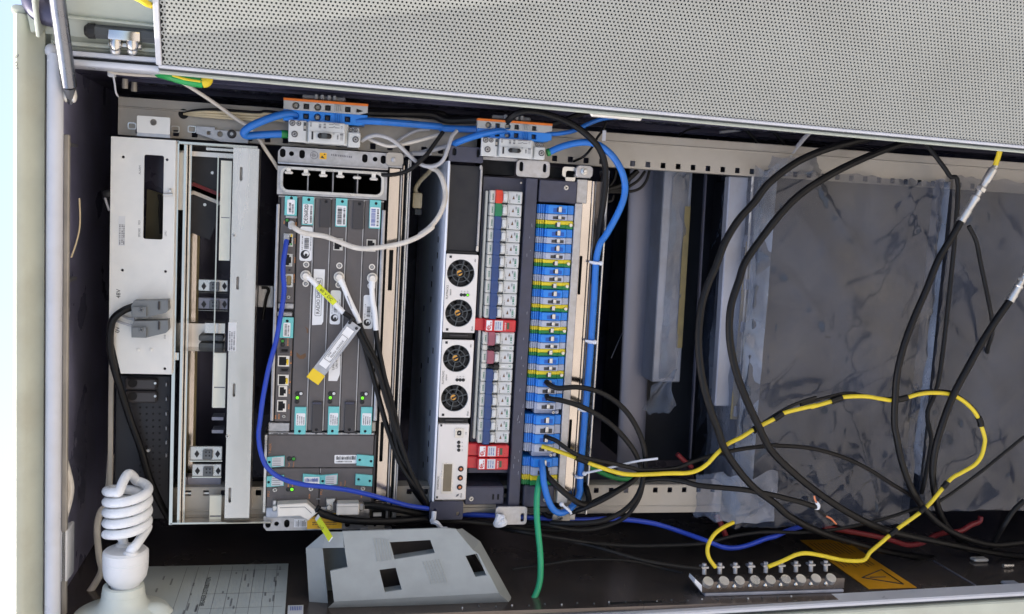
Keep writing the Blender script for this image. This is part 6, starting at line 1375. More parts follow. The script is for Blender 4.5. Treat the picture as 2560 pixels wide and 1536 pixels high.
# ================================================================== earthing bar on the wall
WG = 66.
bb = thing('earthing_bar', 'grey earthing bar with a double row of clamp screws on the side wall', 'earthing bar', pt('D5', 1480, 1350, WG))
g0, g1_ = pt('D5', 1478, 1290, WG), pt('D6', 622, 1270, WG)
vt_b, vb_b = pt('D6', 200, 1205, WG).y, pt('D6', 200, 1290, WG).y
part(bb, 'bar', MB().box(g0.x, g1_.x, vb_b, vt_b, WG - 26, WG, 1), 'sidewall'); part(bb, 'foot', MB().box(g0.x + 4, g1_.x - 2, VB, vb_b, WG - 22, WG + 3, 1), 'dusty_metal')
part(bb, 'label_tab', MB().prism([(p.x, p.y) for p in (pt('D5', 1425, 1195, WG), pt('D5', 1478, 1245, WG), pt('D5', 1478, 1305, WG), pt('D5', 1418, 1225, WG))], WG - 20, WG + 1), 'label')
for i in range(9):
    t = i / 8.4; x = g0.x + 8 + t * (g1_.x - g0.x - 22)
    o = part(bb, 'clamp_screw', MB().cyl((x, vt_b - 3, WG - 2), (x, vt_b + 2.5, WG + 2), 7.6, 7.2, 18), 'silver')
    part(o, 'screw_stem', MB().cyl((x + 1, vt_b + 5, WG - 16), (x + 1, vt_b + 20, WG - 18), 3.2, seg=10).box(x - 5, x + 6, vt_b + 14, vt_b + 17, WG - 22, WG - 12, .6), 'galv')
    if i: part(bb, 'set_screw', MB().lathe([(4, 0), (3.8, 1.6), (2, 2.6)], (x - 6, (vt_b + vb_b) / 2 + 1, WG), (0, 0, 1), 14), 'chrome')

# small loose bits at the cabinet's foot
p = pv('D6', 1720, 1030, VW + 4); solo('loose_clip', MB().box(p.x - 13, p.x + 13, VW, VW + 5, p.z - 7, p.z + 7, 2), 'silver_paint', 'small shiny cream clip on the side wall near the foot', 'clip', (p.x, VW, p.z))
p = pv('D6', 1955, 1085, VW + 4); solo('loose_screw', MB().cyl((p.x - 9, VW + 3, p.z), (p.x + 9, VW + 3, p.z), 3, 2.4, 10), 'silver', 'loose silver screw lying beside the shiny cream clip', 'screw', (p.x, VW, p.z))
p = pv('D6', 1980, 1228, VW + 4); solo('small_bracket', MB().box(p.x - 13, p.x + 11, VW, VW + 5, p.z - 8, p.z + 8, 2), 'dusty_metal', 'small dusty wall bracket close to the folded front edge', 'bracket', (p.x, VW, p.z))
a, b = pv('D6', 1350, 1050, VW), pv('D6', 1690, 1250, VW); part(cab, 'wall_seam', MB().tube([a, (a + b) / 2, b], 1.2, 6), 'back_metal')
# galvanised adapter plate on the right mounting rail
r = rect('A1', 1822, 1172, 2090, 1330, -20)
ap = thing('adapter_plate', 'dull galvanised adapter plate bolted to the mounting rail beside blue cable', 'plate', (r[0], r[2], -20))
hs = [rr(rc('A1', 1935, 1235, 18, 18, -20), 1), circ(pt('A1', 2040, 1245, -20), 3.6, 14)]
r2_ = rect('A1', 1822, 1172, 2300, 1330, -20)
part(ap, 'plate', plate([(r2_[0], r2_[2] + 8), (r2_[0] + 28, r2_[2]), (r2_[1], r2_[2]), (r2_[1], r2_[3] - 3), (r2_[0] + 22, r2_[3] - 3), (r2_[0] + 22, r2_[3]), (r2_[0], r2_[3])], hs, -23, -20, .3), 'galv')
p = pt('A1', 2150, 1245, -20); part(ap, 'bolt', MB().lathe([(5.6, 0), (5.6, 1.2), (4.4, 3.4), (3, 3.6)], p, (0, 0, 1), 16), 'radio_dark'); part(ap, 'bolt_socket', MB().cyl(p + Vector((0, 0, 3.4)), p + Vector((0, 0, 3.9)), 2.2, seg=6), 'galv')
for x in (1225, 1625, 1780):
    rr_ = rc('A1', x, 1170 if x < 1300 else 1200, 40, 32, WRL + 1); part(ap if x > 1700 else cab, 'rail_slot', plate(rr(rr_, 2), [rr((rr_[0] + 1.2, rr_[1] - 1.2, rr_[2] + 1.2, rr_[3] - 1.2), 1.5)], WRL + .5, WRL + 2), 'silver')
p = pt('A1', 1702, 1058, WRL + .6); part(cab, 'cable_hole', MB().cyl(p, p + Vector((0, 0, .6)), 6.2, seg=20), 'void')
# ================================================================== cables
BK = 'black_cable'
# --- radio: white elbow plugs on black coax
def elbow(lab, cpt, path, label_part=None):
    p0 = pt('B2', *cpt, 1)
    t_ = thing('coaxial_lead', lab, 'cable', p0, 'elbow leads of the radio cards')
    ring(t_, p0 + Vector((0, 0, .2)), 5.2, 6.8, 3, 'silver_paint', 'locking_ring'); part(t_, 'plug_cap', MB().lathe([(5, 0), (5, 9), (4, 11), (3.4, 11.4)], p0, (0, 0, 1), 20), 'silver_paint')
    wp = pts_of(path['white'], 9); part(t_, 'white_sleeve', MB().tube([p0 + Vector((0, 0, 7))] + wp, lambda t: 3.5 if t > .22 else 4.2, 12), 'label')
    bp = pts_of(path['black'], 10); part(t_, 'black_coax', MB().tube(bp, 3.3, 10), BK); return t_
e1 = elbow('white elbow plug lead with the yellow 60 V DC sleeve marker', (762, 970), dict(white=[('B2', 830, 1025), (1000, 1200), (1205, 1405)], black=[('B2', 1200, 1400, 10), (1290, 1470), ('B3', 1370, 330, 14), (1470, 520, 16), (1590, 750, 18), (1690, 1080, 18), (1790, 1400, 18), ('B4', 1990, 680, 10), (2150, 990, 4), (2200, 1100, -20)]))
a, b = pt('B2', 905, 1095, 9), pt('B2', 1095, 1285, 9); d = (b - a).normalized(); n = Vector((0, 0, 1)); y_ = n.cross(d)
part(e1, 'marker', MB().obox((a + b) / 2 + n * 1.2, d, y_, (b - a).length / 2 + 1, 3.9, 3.2, 1), 'lime_tag'); text(e1, '60 V DC', (a + b) / 2 + n * 4.5, 3.9, math.degrees(math.atan2(d.y, d.x)), xs=1.05)
e2 = elbow('white elbow plug lead printed along its sleeve, on the middle radio card', (1148, 985), dict(white=[('B2', 1195, 1080), (1270, 1260), (1345, 1420), ('B3', 1385, 225)], black=[('B3', 1385, 225, 10), (1440, 380, 12), (1530, 560, 12), (1640, 780, 10), (1720, 1000, 8), (1800, 1300, 8), ('B4', 1960, 740, 2), (2180, 1080, -14)]))
a, b = pt('B2', 1230, 1170, 9), pt('B2', 1310, 1390, 9); d = (b - a).normalized(); scrib(e2, 14, (a + b) / 2 + n * 4.1, 1.5, math.degrees(math.atan2(d.y, d.x)), 'ink_grey')
e3 = elbow('white elbow plug lead hanging straight, nearest the gold support strip', (1532, 998), dict(white=[('B2', 1530, 1130), (1540, 1280), ('B3', 1560, 80), (1577, 305)], black=[('B3', 1575, 300, 9), (1605, 500, 10), (1665, 800, 12), (1740, 1130, 12), ('B4', 1830, 380, 10), (2020, 720, 6), (2190, 1050, -10)]))
cable('black coaxial cable crossing the gold strip beside the elbow leads', [('B3', 1400, 330, 8), (1480, 620), (1560, 900), (1640, 1200), (1720, 1480), ('B4', 1860, 560), (2040, 840), (2170, 1020, -6)], 6.6, BK, 8, group='elbow leads of the radio cards')
# --- hanging link tag
cn = [pt('B3', x, y, 20) for x, y in ((1262, 185), (1405, 262), (918, 945), (765, 850))]
tg = thing('cable_tag', 'clear plastic cable tag reading LINK PEDRA GRANDE with a yellow end', 'tag', cn[0])
axx = (cn[0] - cn[3]); L_ = axx.length; d = axx.normalized(); yv_ = Vector((-d.y, d.x, 0)); hw = (cn[1] - cn[0]).dot(-yv_) / 2; hw = abs(hw)
ctr = (cn[0] + cn[1] + cn[2] + cn[3]) / 4
part(tg, 'clear_sleeve', MB().obox(ctr, d, yv_, L_ / 2, hw, 1.2, .5), 'transparent_tag')
part(tg, 'yellow_end', MB().obox(ctr - d * (L_ / 2 - 7), d, yv_, 7.2, hw + .3, 1.6, .4), 'yellow_tag')
pc_ = (pt('B3', 1240, 265, 20) + pt('B3', 1330, 320, 20) + pt('B3', 1000, 755, 20) + pt('B3', 905, 690, 20)) / 4
o = part(tg, 'paper_insert', MB().obox(pc_ + n * .8, d, yv_, (pt('B3', 1285, 292, 20) - pt('B3', 952, 722, 20)).length / 2, 5.4, .7), 'label')
ang = math.degrees(math.atan2(d.y, d.x)); ct_ = pc_ - d * 1 + n * 1.4
fr_ = [ct_ + d * s1 * 19 + yv_ * s2 * 4.4 for s1, s2 in ((-1, -1), (1, -1), (1, 1), (-1, 1))]
q = MB()
for i in range(4): q.tube([fr_[i] + n * .4, fr_[(i + 1) % 4] + n * .4], .28, 4, smooth=False)
part(o, 'printed_frame', q, 'ink')
text(o, 'LINK', ct_ + yv_ * 2.1 - d * 11, 2.4, ang); text(o, 'PEDRA GRANDE', ct_ - yv_ * 1.7, 2.6, ang, xs=1.)
for x, y in ((1270, 220), (1350, 285)): p = pt('B3', x, y, 21.4); part(tg, 'hole', MB().cyl(p, p + n * .6, 2, seg=12), 'ink')
part(tg, 'peg', MB().tube([pt('B3', 1275, 205, 24), pt('B3', 1300, 180, 25), pt('B3', 1330, 170, 24)], 2.2, 8), 'black')
# --- blue network cable
nc = thing('network_cable', 'royal blue network cable running down from the control board past the radio', 'cable', pt('B2', 540, 560, 8))
part(nc, 'cable', MB().tube(pts_of([('B2', 540, 560, 8), (528, 650, 12), (505, 800, 16), (500, 960, 16), (512, 1120, 16), (490, 1330, 18), ('B3', 470, 140, 20), (420, 420, 24), (330, 760, 28), (265, 1100, 30), ('B4', 232, 60, 30), (215, 200), (225, 340), (255, 470), (310, 590, 28), (420, 690, 26), (560, 755, 24), (760, 800, 24), (1000, 825, 24), (1250, 860, 24), (1500, 915, 24), (1750, 985, 20), (1950, 1040, 12), (2190, 1075, 0), (2300, 1085, -30)]), 3.1, 10), 'blue_net')
part(nc, 'plug', MB().rbox(rect('B2', 508, 490, 572, 570, 8), 1, 9, 1), 'transparent_tag')
cable('royal blue network cable emerging below the support rail towards the foot', [('C4', 1760, 505, -30), (2080, 515, -20), ('D5', 455, 715, -16), (700, 708), (900, 718), (1100, 748), (1300, 810), (1520, 888, 10), (1640, 935), (1740, 945), (1850, 925), (2000, 870), ('D6', 60, 850), (160, 805, 0), (290, 765, -20)], 7.0, 'blue_net', -10)
# --- white data cable
wc = thing('data_cable', 'off-white data cable looping from the control board across the radio cards', 'cable', pt('B2', 595, 385, 4))
part(wc, 'plug', MB().rbox(rect('B2', 562, 335, 630, 435, 4), 0, 12, 2), 'label_dim')
part(wc, 'cable', MB().tube(pts_of([('B2', 595, 385, 12), (640, 425, 18), (720, 470, 20), (850, 495, 20), (980, 515, 22), (1120, 565, 24), (1250, 620, 26), (1380, 655, 28), (1530, 655, 30), (1720, 630, 30), (1900, 590, 30), (2080, 515, 30), (2230, 410, 28), ('C1', 40, 1355, 24), (130, 1290, 22), (220, 1180, 18), (275, 1050, 12), (285, 950, 6), (262, 830, 0), (215, 740, -8), (150, 705, -14), (120, 690, -20)]), 3.3, 10), 'white_cable')
us = thing('usb_plug', 'beige rectangular data plug dangling in the gap above the power unit', 'plug', pt('C1', 5, 1100, -60))
part(us, 'body', MB().rbox(rect('B1', 2005, 1215, 2110, 1400, -60), -72, -60, 2, 2), 'cream_cable'); part(us, 'metal_end', MB().rbox(rect('B2', 2030, 200, 2105, 270, -60), -70, -62, .6), 'cavity')
part(us, 'lead', MB().tube(pts_of([('B1', 2045, 1225, -66), (2035, 1170), (2090, 1080), (2180, 990), (2250, 900, -50)]), 3, 8), 'cream_cable')
# --- power leads of the radio
cable('black power cable leaving the straight silver connector', [('B4', 1435, 1038, 10), (1600, 1045), (1800, 1080), (2000, 1120, 0), (2190, 1150, -16), (2300, 1165, -30)], 9.4, BK, 10, group='radio power cables')
pl = thing('power_cable', 'black power cable leaving the angled silver connector with a lime tag', 'cable', pt('B4', 880, 1090, 10), 'radio power cables')
part(pl, 'cable', MB().tube(pts_of([('B4', 840, 1130, 11), (905, 1110), (980, 1145), (1130, 1190, 12), (1300, 1215, 14), (1500, 1225, 14), (1800, 1222, 10), (2050, 1205, 4), (2200, 1195, -8), (2300, 1190, -30)]), 4.7, 12), BK)
part(pl, 'tie_wrap', MB().tube(pts_of([('B4', 850, 1140, 16), (900, 1080, 18), (920, 1050, 16)]), 3, 8), BK)
a, b = pt('B4', 890, 1170, 30), pt('B4', 1055, 1435, 82); d2 = (a - b).normalized(); y2 = Vector((-d2.y, d2.x, 0))
o = part(pl, 'tag', MB().obox((a + b) / 2, d2, y2, (a - b).length / 2, 3.6, .5), 'label_dim'); part(o, 'tag_print_area', MB().obox((a + b) / 2 - d2 * 3, d2, y2, (a - b).length / 2 - 4, 3.7, .8), 'lime_tag')
text(o, '60 V DC', (a + b) / 2 - d2 * 3 + n * .9, 3.6, math.degrees(math.atan2(d2.y, d2.x)))
# --- distribution box lead
cable('black cable from the power plug running down past the white cover', [('A2', 1245, 1432, 22), (1150, 1470, 24), ('A3', 1060, 130, 22), (1025, 230, 20), (1020, 400, 18), (1050, 560, 14), (1120, 800, 6), (1210, 1080, -4), (1300, 1330, -8), ('A4', 1370, 180, -12), (1460, 400, -16), (1560, 590, -20)], 9., BK, 20)
cable('pale grey wire from the lower power plug', [('A3', 1245, 205, 22), (1160, 185, 20), (1090, 160, 14), (1060, 140, 4)], 3.2, 'grey_cable', 20, 'wire', 'wire')
cable('thin grey wire beside the upper power plug', [('A3', 1250, 140, 20), (1180, 130, 16), (1130, 95, 8), (1160, 20, -8)], 3.2, 'grey_cable', 20, 'wire', 'wire')
# --- isolator wiring
b1 = thing('blue_cable', 'thick blue cable bent back from the first blue terminal, with a green sleeve', 'cable', pt('B1', 640, 310, 8), 'thick blue cables')
part(b1, 'cable', MB().tube(pts_of([('B1', 660, 315, 8), (560, 300, 14), (430, 325, 20), (260, 385, 26), (110, 455, 28), (45, 515, 26), (80, 555, 20), (200, 548, 14), (350, 540, 10), (480, 535, 6)]), 4.7, 12), 'blue_cable')
part(b1, 'green_sleeve', MB().cyl(pt('B1', 475, 535, 6), pt('B1', 550, 538, 4), 5, seg=14), 'green')
cable('thick blue cable strung between the two blue rail terminals', [('B1', 1345, 385, 10), (1500, 385, 12), (1800, 405, 8), (2100, 430, 0), (2319, 452, -6), ('C1', 250, 315, -8), (500, 325, -4), (720, 322, 4), (790, 318, 8)], 9., 'blue_cable', 10, group='thick blue cables')
cable('thick blue cable bent down behind the dark upper ear', [('C1', 905, 345, 8), (800, 345, 14), (640, 375, 16), (480, 425, 12), (385, 465, 4), (350, 500, -14)], 8.6, 'blue_cable', 10, group='thick blue cables')
cable('blue cable leaving the second blue terminal behind the door edge', [('C1', 1230, 372, 8), (1350, 372, 10), (1470, 358), (1560, 335), (1680, 275), (1800, 230), (1900, 212, 6), (2050, 205, 0)], 5.8, 'blue_cable', 10, group='thick blue cables')
bl = thing('blue_cable', 'long blue cable looping from the second switch down along the support rail', 'cable', pt('C1', 1290, 555, 10), 'thick blue cables')
part(bl, 'green_sleeve', MB().cyl(pt('C1', 1278, 556, 10), pt('C1', 1305, 548, 10), 5, seg=14), 'green')
part(bl, 'cable', MB().tube(pts_of([('C1', 1295, 552, 10), (1400, 505, 14), (1540, 465, 18), (1680, 455, 20), (1800, 490, 22), (1920, 590, 24), (2005, 730, 24), (2040, 870, 22), (2025, 1010, 20), (1960, 1170, 16), (1860, 1350, 10), ('C2', 1800, 190, 6), (1765, 320, 2), (1752, 460, 0), (1740, 700, 0), (1720, 1000, 0), (1702, 1250, 0), ('C3', 1685, 200, 0), (1665, 450, 0), (1640, 750, 0), (1612, 1100, 0), (1600, 1300, 2), ('D5', 490, 480, 4), (462, 560, 10), (400, 630, 16), (330, 660, 20), (270, 630, 22), (225, 540, 24), (195, 420, 24), (185, 320, 22), (175, 235, 12)]), 4.5, 12), 'blue_cable')
cable('thick black cable between the two grey rail terminals', [('B1', 1345, 265, 10), (1500, 290, 8), (1800, 300, 0), (2200, 310, -8), ('C1', 300, 240, -8), (550, 235, -2), (740, 232, 8)], 9.6, BK, 0, group='thick black cables')
cable('black cable beside the strung blue cable behind the first isolator', [('B1', 1420, 250, -6), (1800, 270, -16), (2300, 290, -24), ('C1', 350, 215, -24), (740, 225, -16)], 7., 'dusty_cable', 0, group='thick black cables')
cable('thick black cable arching over the second isolator and down the support rail', [('C1', 888, 255, 8), (915, 225, 20), (980, 175, 28), (1080, 148, 32), (1220, 165, 32), (1400, 220, 30), (1560, 300, 28), (1700, 410, 26), (1790, 520, 24), (1840, 650, 20), (1850, 800, 16), (1835, 1000, 10), (1805, 1200, 4), (1780, 1400, 0), ('C2', 1760, 300, -6), (1745, 600, -10)], 8.6, BK, 20, group='thick black cables')
cable('black cable leaving the second grey terminal towards the door edge', [('C1', 1245, 275, 8), (1330, 275, 10), (1450, 235, 12), (1560, 190, 10), (1680, 160, 4), (1780, 140, 0)], 6.4, BK, 10, group='thick black cables')
cable('thin black wire hanging from door edge to the rail holes', [('C1', 1860, 250, 0), (1820, 340), (1770, 410), (1720, 500), (1640, 590), (1540, 640, -20)], 3.4, BK, 0, 'wire', 'wire')
cable('white wire curling round the dark upper ear of the power unit', [('C1', 400, 340, 10), (350, 400, 14), (310, 520, 18), (270, 620, 18), (200, 680, 16), (110, 690, 12), (20, 655, 4)], 5., 'grey_cable', 10, 'wire', 'wire', 'thin wires by the isolators')
cable('white wire looping out of the first isolator switch', [('B1', 1412, 615, 6), (1480, 575, 12), (1580, 550, 14), (1700, 575, 14), (1800, 630, 12), (1900, 720, 8), (1990, 810, 4), (2100, 890, 0), (2200, 910, 0), (2319, 880, -6)], 5., 'grey_cable', 10, 'wire', 'wire', 'thin wires by the isolators')
cable('white wire sagging between isolator and mounting rail', [('B1', 1480, 580, -4), (1580, 630, 2), (1720, 675, 4), (1860, 660, 4), (2080, 610, 2), (2319, 540, -4)], 4.6, 'white_cable', 0, 'wire', 'wire', 'thin wires by the isolators')
cable('white wire behind the strung blue cable', [('B1', 1800, 640, -14), (1900, 570), (2050, 495), (2200, 480)], 4.4, 'grey_cable', -14, 'wire', 'wire', 'thin wires by the isolators')
cable('pale grey cable behind the radio clamp', [('B1', 1900, 780, -20), (2100, 750), (2319, 690)], 6, 'grey_cable', -20, 'wire', 'wire', 'thin wires by the isolators')
cable('pale grey cable passing under the dark upper ear', [('B1', 2000, 760, -16), (2200, 760), ('C1', 120, 545), (300, 490)], 6, 'grey_cable', -16, 'wire', 'wire', 'thin wires by the isolators')
cable('black wire slanting from the isolators into the cable tray', [('C1', 265, 350, 6), (180, 470, 8), (100, 580, 10), (20, 640, 10), ('B1', 2180, 770, 10), (2060, 880, 10), (1950, 960, 8), (1820, 1000, 6), (1680, 1010, 4), (1500, 1005, -20), (1200, 990, -40)], 5.2, BK, 6, 'wire', 'wire')
cable('off-white wire slanting from the cabinet corner past the blue cable', [('A1', 985, 640, 60), (1060, 672, 54), (1250, 692, 46), (1480, 705, 40), (1620, 735, 34), (1780, 820, 24), (2000, 965, 8), (2200, 1110, -6), (2300, 1175, -10), ('B1', 220, 600, -10), (310, 740, -10), (400, 870, -12), (440, 940, -16)], 4.6, 'white_cable', 20, 'wire', 'wire')
for k, (dy, m_) in enumerate(((0, 'cream_cable'), (26, 'cream_cable'), (48, 'cream_cable'), (-22, BK))):
    cable((('cream wire along the mounting rail, middle one of three', 'cream wire along the mounting rail, next to the adapter plate', 'cream wire along the mounting rail, closest to the adapter plate')[k] if k < 3 else 'thin black wire lying along the mounting rail'), [('A1', 1705, 1055, -24), (1800, 1042 + dy * .6, -18), (2000, 1040 + dy, -14), (2374, 1065 + dy, -14), ('B1', 300, 200 + dy * 1.25 + 100, -14), (520, 225 + dy * 1.25 + 100, -10)], 3.6, m_, 0, 'wire', 'wire', 'wires along the mounting rail')
es = thing('earth_strap', 'green and yellow earth strap looped under the door edge', 'earth strap', pt('A1', 1480, 690, 92))
part(es, 'green_run', MB().tube(pts_of([('A1', 1470, 675, 70), (1560, 700, 84), (1680, 735, 90), (1800, 762, 92), (1880, 770, 92)]), 5.6, 10), 'earth_green'); part(es, 'yellow_bend', MB().tube(pts_of([('A1', 1878, 772, 92), (1915, 760, 92), (1930, 725, 90), (1912, 685, 84), (1900, 660, 76)]), 5.8, 10), 'yellow_wire')
part(es, 'yellow_stripe', MB().tube(pts_of([('A1', 1600, 700, 95), (1720, 735, 97), (1860, 758, 97)]), 1.4, 6), 'yellow_wire')
es2 = cable('green-yellow earth wire emerging from the door shell', [('A1', 1250, -30, 150), (1310, 0, 150), (1365, 35, 146), (1430, 60, 130)], 7, 'yellow_wire', 120, 'earth strap', 'earth_wire')
# --- lower cables
gc = cable('bright green earth cable dropping from the lowest earth terminal', [('D5', 165, 370, 8), (148, 440, 18), (136, 560, 24), (138, 700, 28), (148, 820, 32), (162, 960, 36), (168, 1100, 40), (160, 1220, 44), (130, 1320, 50), (70, 1420, 56), (-20, 1500, 60)], 8.4, 'green_cable', 20)
cable('black cable curling from the lowest grey terminal to the rail foot', [('D5', 205, 290, 8), (215, 350, 16), (280, 420, 22), (380, 510, 26), (480, 580, 26), (545, 585, 20), (560, 540, 12), (545, 480, 4), (530, 430, -10)], 8.4, BK, 20)
cable('black jacketed cable looping out of the blue terminals, outer loop', [('C3', 1270, 290, 10), (1310, 325, 18), (1390, 355, 24), (1560, 345, 28), (1740, 375, 30), (1900, 450, 30), (2050, 580, 30), (2160, 750, 28), (2225, 930, 24), (2240, 1090, 20), ('D5', 1008, 330, 20), (985, 450, 22), (920, 570, 26), (800, 670, 30), (640, 730, 30), (450, 745, 24), (250, 740, 10)], 7.2, BK, 20, group='black terminal cables')
cable('black jacketed cable looping out of the blue terminals, inner loop', [('C3', 1275, 430, 10), (1300, 455, 18), (1420, 475, 24), (1600, 530, 28), (1780, 620, 30), (1950, 750, 30), (2090, 910, 28), (2160, 1030, 24), (2195, 1130, 20), ('D5', 970, 330, 22), (920, 400, 26), (800, 480, 28), (680, 550, 28), (540, 615, 24), (460, 640, 16)], 7.2, BK, 20, group='black terminal cables')
cable('black cable sweeping low under the support rail foot, nearer strand', [('D5', 1000, 350, 10), (1000, 430), (960, 560), (860, 690), (720, 760), (560, 795), (400, 790), (250, 760), (60, 740, -10)], 6.2, 'dusty_cable', 14, group='black terminal cables')
cable('black cable sweeping low under the support rail foot, farther strand', [('D5', 940, 380, 4), (850, 440), (700, 520), (600, 570), (480, 640, 0), (250, 690, -10), (180, 640, -16)], 6.6, 'dusty_cable', 4, group='black terminal cables')
cable('dusty black cable lying behind the grey plastic cover', [('C4', 1440, 560, -10), (1700, 570), (2080, 600), ('D5', 60, 790), (300, 805), (450, 790)], 5.6, 'dusty_cable', -10)
cable('thin black wire running along the side wall to the foot', [('D5', -160, 785, -20), (20, 815, 10), (300, 860), (600, 905), (900, 928), (1200, 925), (1400, 918), (1530, 902), (1750, 845), (2000, 815), ('D6', 250, 820), (500, 800), (800, 745), (1000, 690), (1200, 625), (1400, 560), (1700, 350), (1900, 190), (2083, 40)], 5, 'dusty_cable', 30, 'wire', 'wire')
cable('thin black wire drooping from chassis to the earthing bar', [('D5', -120, 800, -30), (200, 850, 0), (500, 910, 10), (700, 960, 30), (1000, 1045, 45), (1300, 1095, 50), (1480, 1112, 52)], 4.6, 'dusty_cable', 20, 'wire', 'wire')
cable('thin black wire arched against the side wall towards the earthing bar', [('D5', -60, 1120, 20), (100, 1095), (250, 1075), (450, 1045), (750, 1040), (950, 1060), (1150, 1110), (1330, 1150, 40)], 4, 'dusty_cable', 30, 'wire', 'wire')
# yellow wire with its black companion and tape wraps
yw = thing('yellow_wire', 'long yellow wire from a grey terminal wandering over the batteries to the earthing bar', 'wire', pt('D5', 180, 120, 10))
Y = pts_of([('D5', 178, 118, 10), (300, 155, 20), (460, 212, 26), (600, 268, 30), (750, 320, 34), (880, 347, 36), (1050, 346, 38), (1220, 338, 40), (1350, 336, 40), (1440, 315, 40), (1520, 265, 40), (1600, 180, 40), (1690, 100, 40), (1800, 45, 40), ('D3', 1800, 1460, 42), (1990, 1362, 42), (2090, 1305, 42), (2374, 1238, 42), ('D4', 400, 1255, 42), (590, 1200, 42), (700, 1162, 42), (900, 1155, 42), (1060, 1180, 42), (1150, 1190, 42), (1290, 1165, 42), (1400, 1135, 42), (1530, 1122, 42), (1680, 1135, 42), (1800, 1190, 42), (1900, 1280, 42), (1955, 1370, 42), ('D6', 1762, 40, 42), (1760, 110, 42), (1735, 200, 42), (1680, 270, 42), (1580, 330, 42), (1480, 392, 42), (1330, 570, 42), (1230, 662, 42), (1050, 792, 42), (900, 920, 46), (830, 980, 50), (775, 1045, 54), (620, 1045, 56), (450, 1010, 58), (320, 988, 60), (230, 1000, 60), (120, 1050, 60), (0, 1098, 58)])
part(yw, 'wire', MB().tube(Y, 2.9, 10), 'yellow_wire')
for z, pa in (('D5', [(460, 208), (500, 225), (548, 245)]), ('D3', [(1985, 1365), (2030, 1335), (2065, 1312)]), ('D4', [(585, 1203), (630, 1185), (685, 1166)]), ('D4', [(1145, 1190), (1220, 1182), (1290, 1166)]), ('D4', [(1950, 1350), (1968, 1390), (1975, 1430)]), ('D3', [(1790, 1466), (1830, 1445), (1860, 1430)])):
    part(yw, 'tape_wrap', MB().tube([pt(z, x, y, 30 if z == 'D5' else 42) for x, y in pa], 4.6, 10), BK)
for pa in ([(1460, 405), (1445, 430), (1420, 455)], [(1280, 610), (1255, 635), (1235, 655)], [(1050, 790), (1020, 815), (990, 840)], [(900, 918), (870, 945), (840, 968)]):
    part(yw, 'tape_wrap', MB().tube([pt('D6', x, y, 44) for x, y in pa], 4., 8), BK)
cable('black wire bundled beside the long yellow wire', [('C3', 1260, 825, 10), (1300, 840, 18), (1370, 870, 24), (1450, 930, 28), (1560, 1000, 30), (1680, 1040, 32), (1900, 1085, 32), (2100, 1130, 32), ('D5', 1000, 312, 32), (1250, 300, 32), (1400, 245, 32), (1560, 195, 30), (1800, 140, 26), (2083, 108, 24), ('D6', 60, 112, 24), (250, 122, 24), (420, 150, 24), (620, 210, 24), (820, 305, 24), (1000, 420, 24), (1150, 510, 22), (1230, 580, 20)], 6., BK, 20)
cable('black wire riding on top of the yellow wire across the batteries', [('D5', 1900, 10, 34), ('D3', 1900, 1390, 36), (2150, 1240, 38), (2374, 1165, 38), ('D4', 300, 1230, 38), (560, 1160, 38), (760, 1125, 38), (1000, 1170, 36), (1250, 1170, 38), (1400, 1115, 38), (1560, 1105, 38), (1700, 1120, 38), (1850, 1215, 38), (1950, 1330, 36), (1985, 1440, 30)], 4.6, BK, 36, 'wire', 'wire')
cable('short yellow wire bent from the film down to the earthing bar', [('D5', 1735, 738, 30), (1660, 775, 40), (1590, 825, 48), (1545, 890, 54), (1525, 960, 58), (1540, 1030, 60), (1590, 1102, 60)], 5.6, 'yellow_wire', 40, 'wire', 'wire')
cable('thick black cable hanging in a wide arc before the film edge, outer one', [('D2', 1250, 205, 10), (1000, 232, 20), (700, 300, 30), (450, 380, 36), (230, 490, 40), (0, 670, 44), ('D1', 1800, 840, 46), (1650, 1010, 48), (1530, 1210, 50), (1450, 1420, 50), ('D3', 1365, 130, 50), (1310, 330, 50), (1285, 560, 50), (1290, 780, 50), (1325, 1020, 50), (1390, 1260, 50), (1470, 1484, 48), ('D5', 1660, 130, 48), (1760, 290, 46), (1900, 450, 44), (2083, 590, 40), ('D6', 150, 670, 36), (320, 770, 30), (520, 850, 20), (760, 920, 6), (1000, 980, -20), (1350, 1030, -60), (1750, 1040, -110), (2100, 1020, -150)], 10.2, BK, 40, group='thick hanging cables')
cable('thick black cable hanging in a wide arc over the battery film, inner one', [('D2', 1650, 235, 10), (1450, 258, 16), (1200, 310, 24), (900, 425, 32), (600, 570, 38), (330, 740, 42), (130, 930, 46), ('D1', 1870, 1170, 48), (1720, 1390, 50), ('D3', 1660, 80, 52), (1590, 300, 52), (1570, 520, 52), (1590, 740, 52), (1650, 980, 52), (1730, 1190, 52), (1850, 1450, 50), ('D5', 1990, 60, 50), ('D6', 40, 170, 48), (180, 310, 46), (360, 460, 42), (560, 600, 38), (760, 715, 34), (960, 800, 28), (1200, 860, 20), (1500, 920, 6), (1750, 970, -8), (2050, 1010, -30), (2350, 1010, -60)], 10.2, BK, 40, group='thick hanging cables')
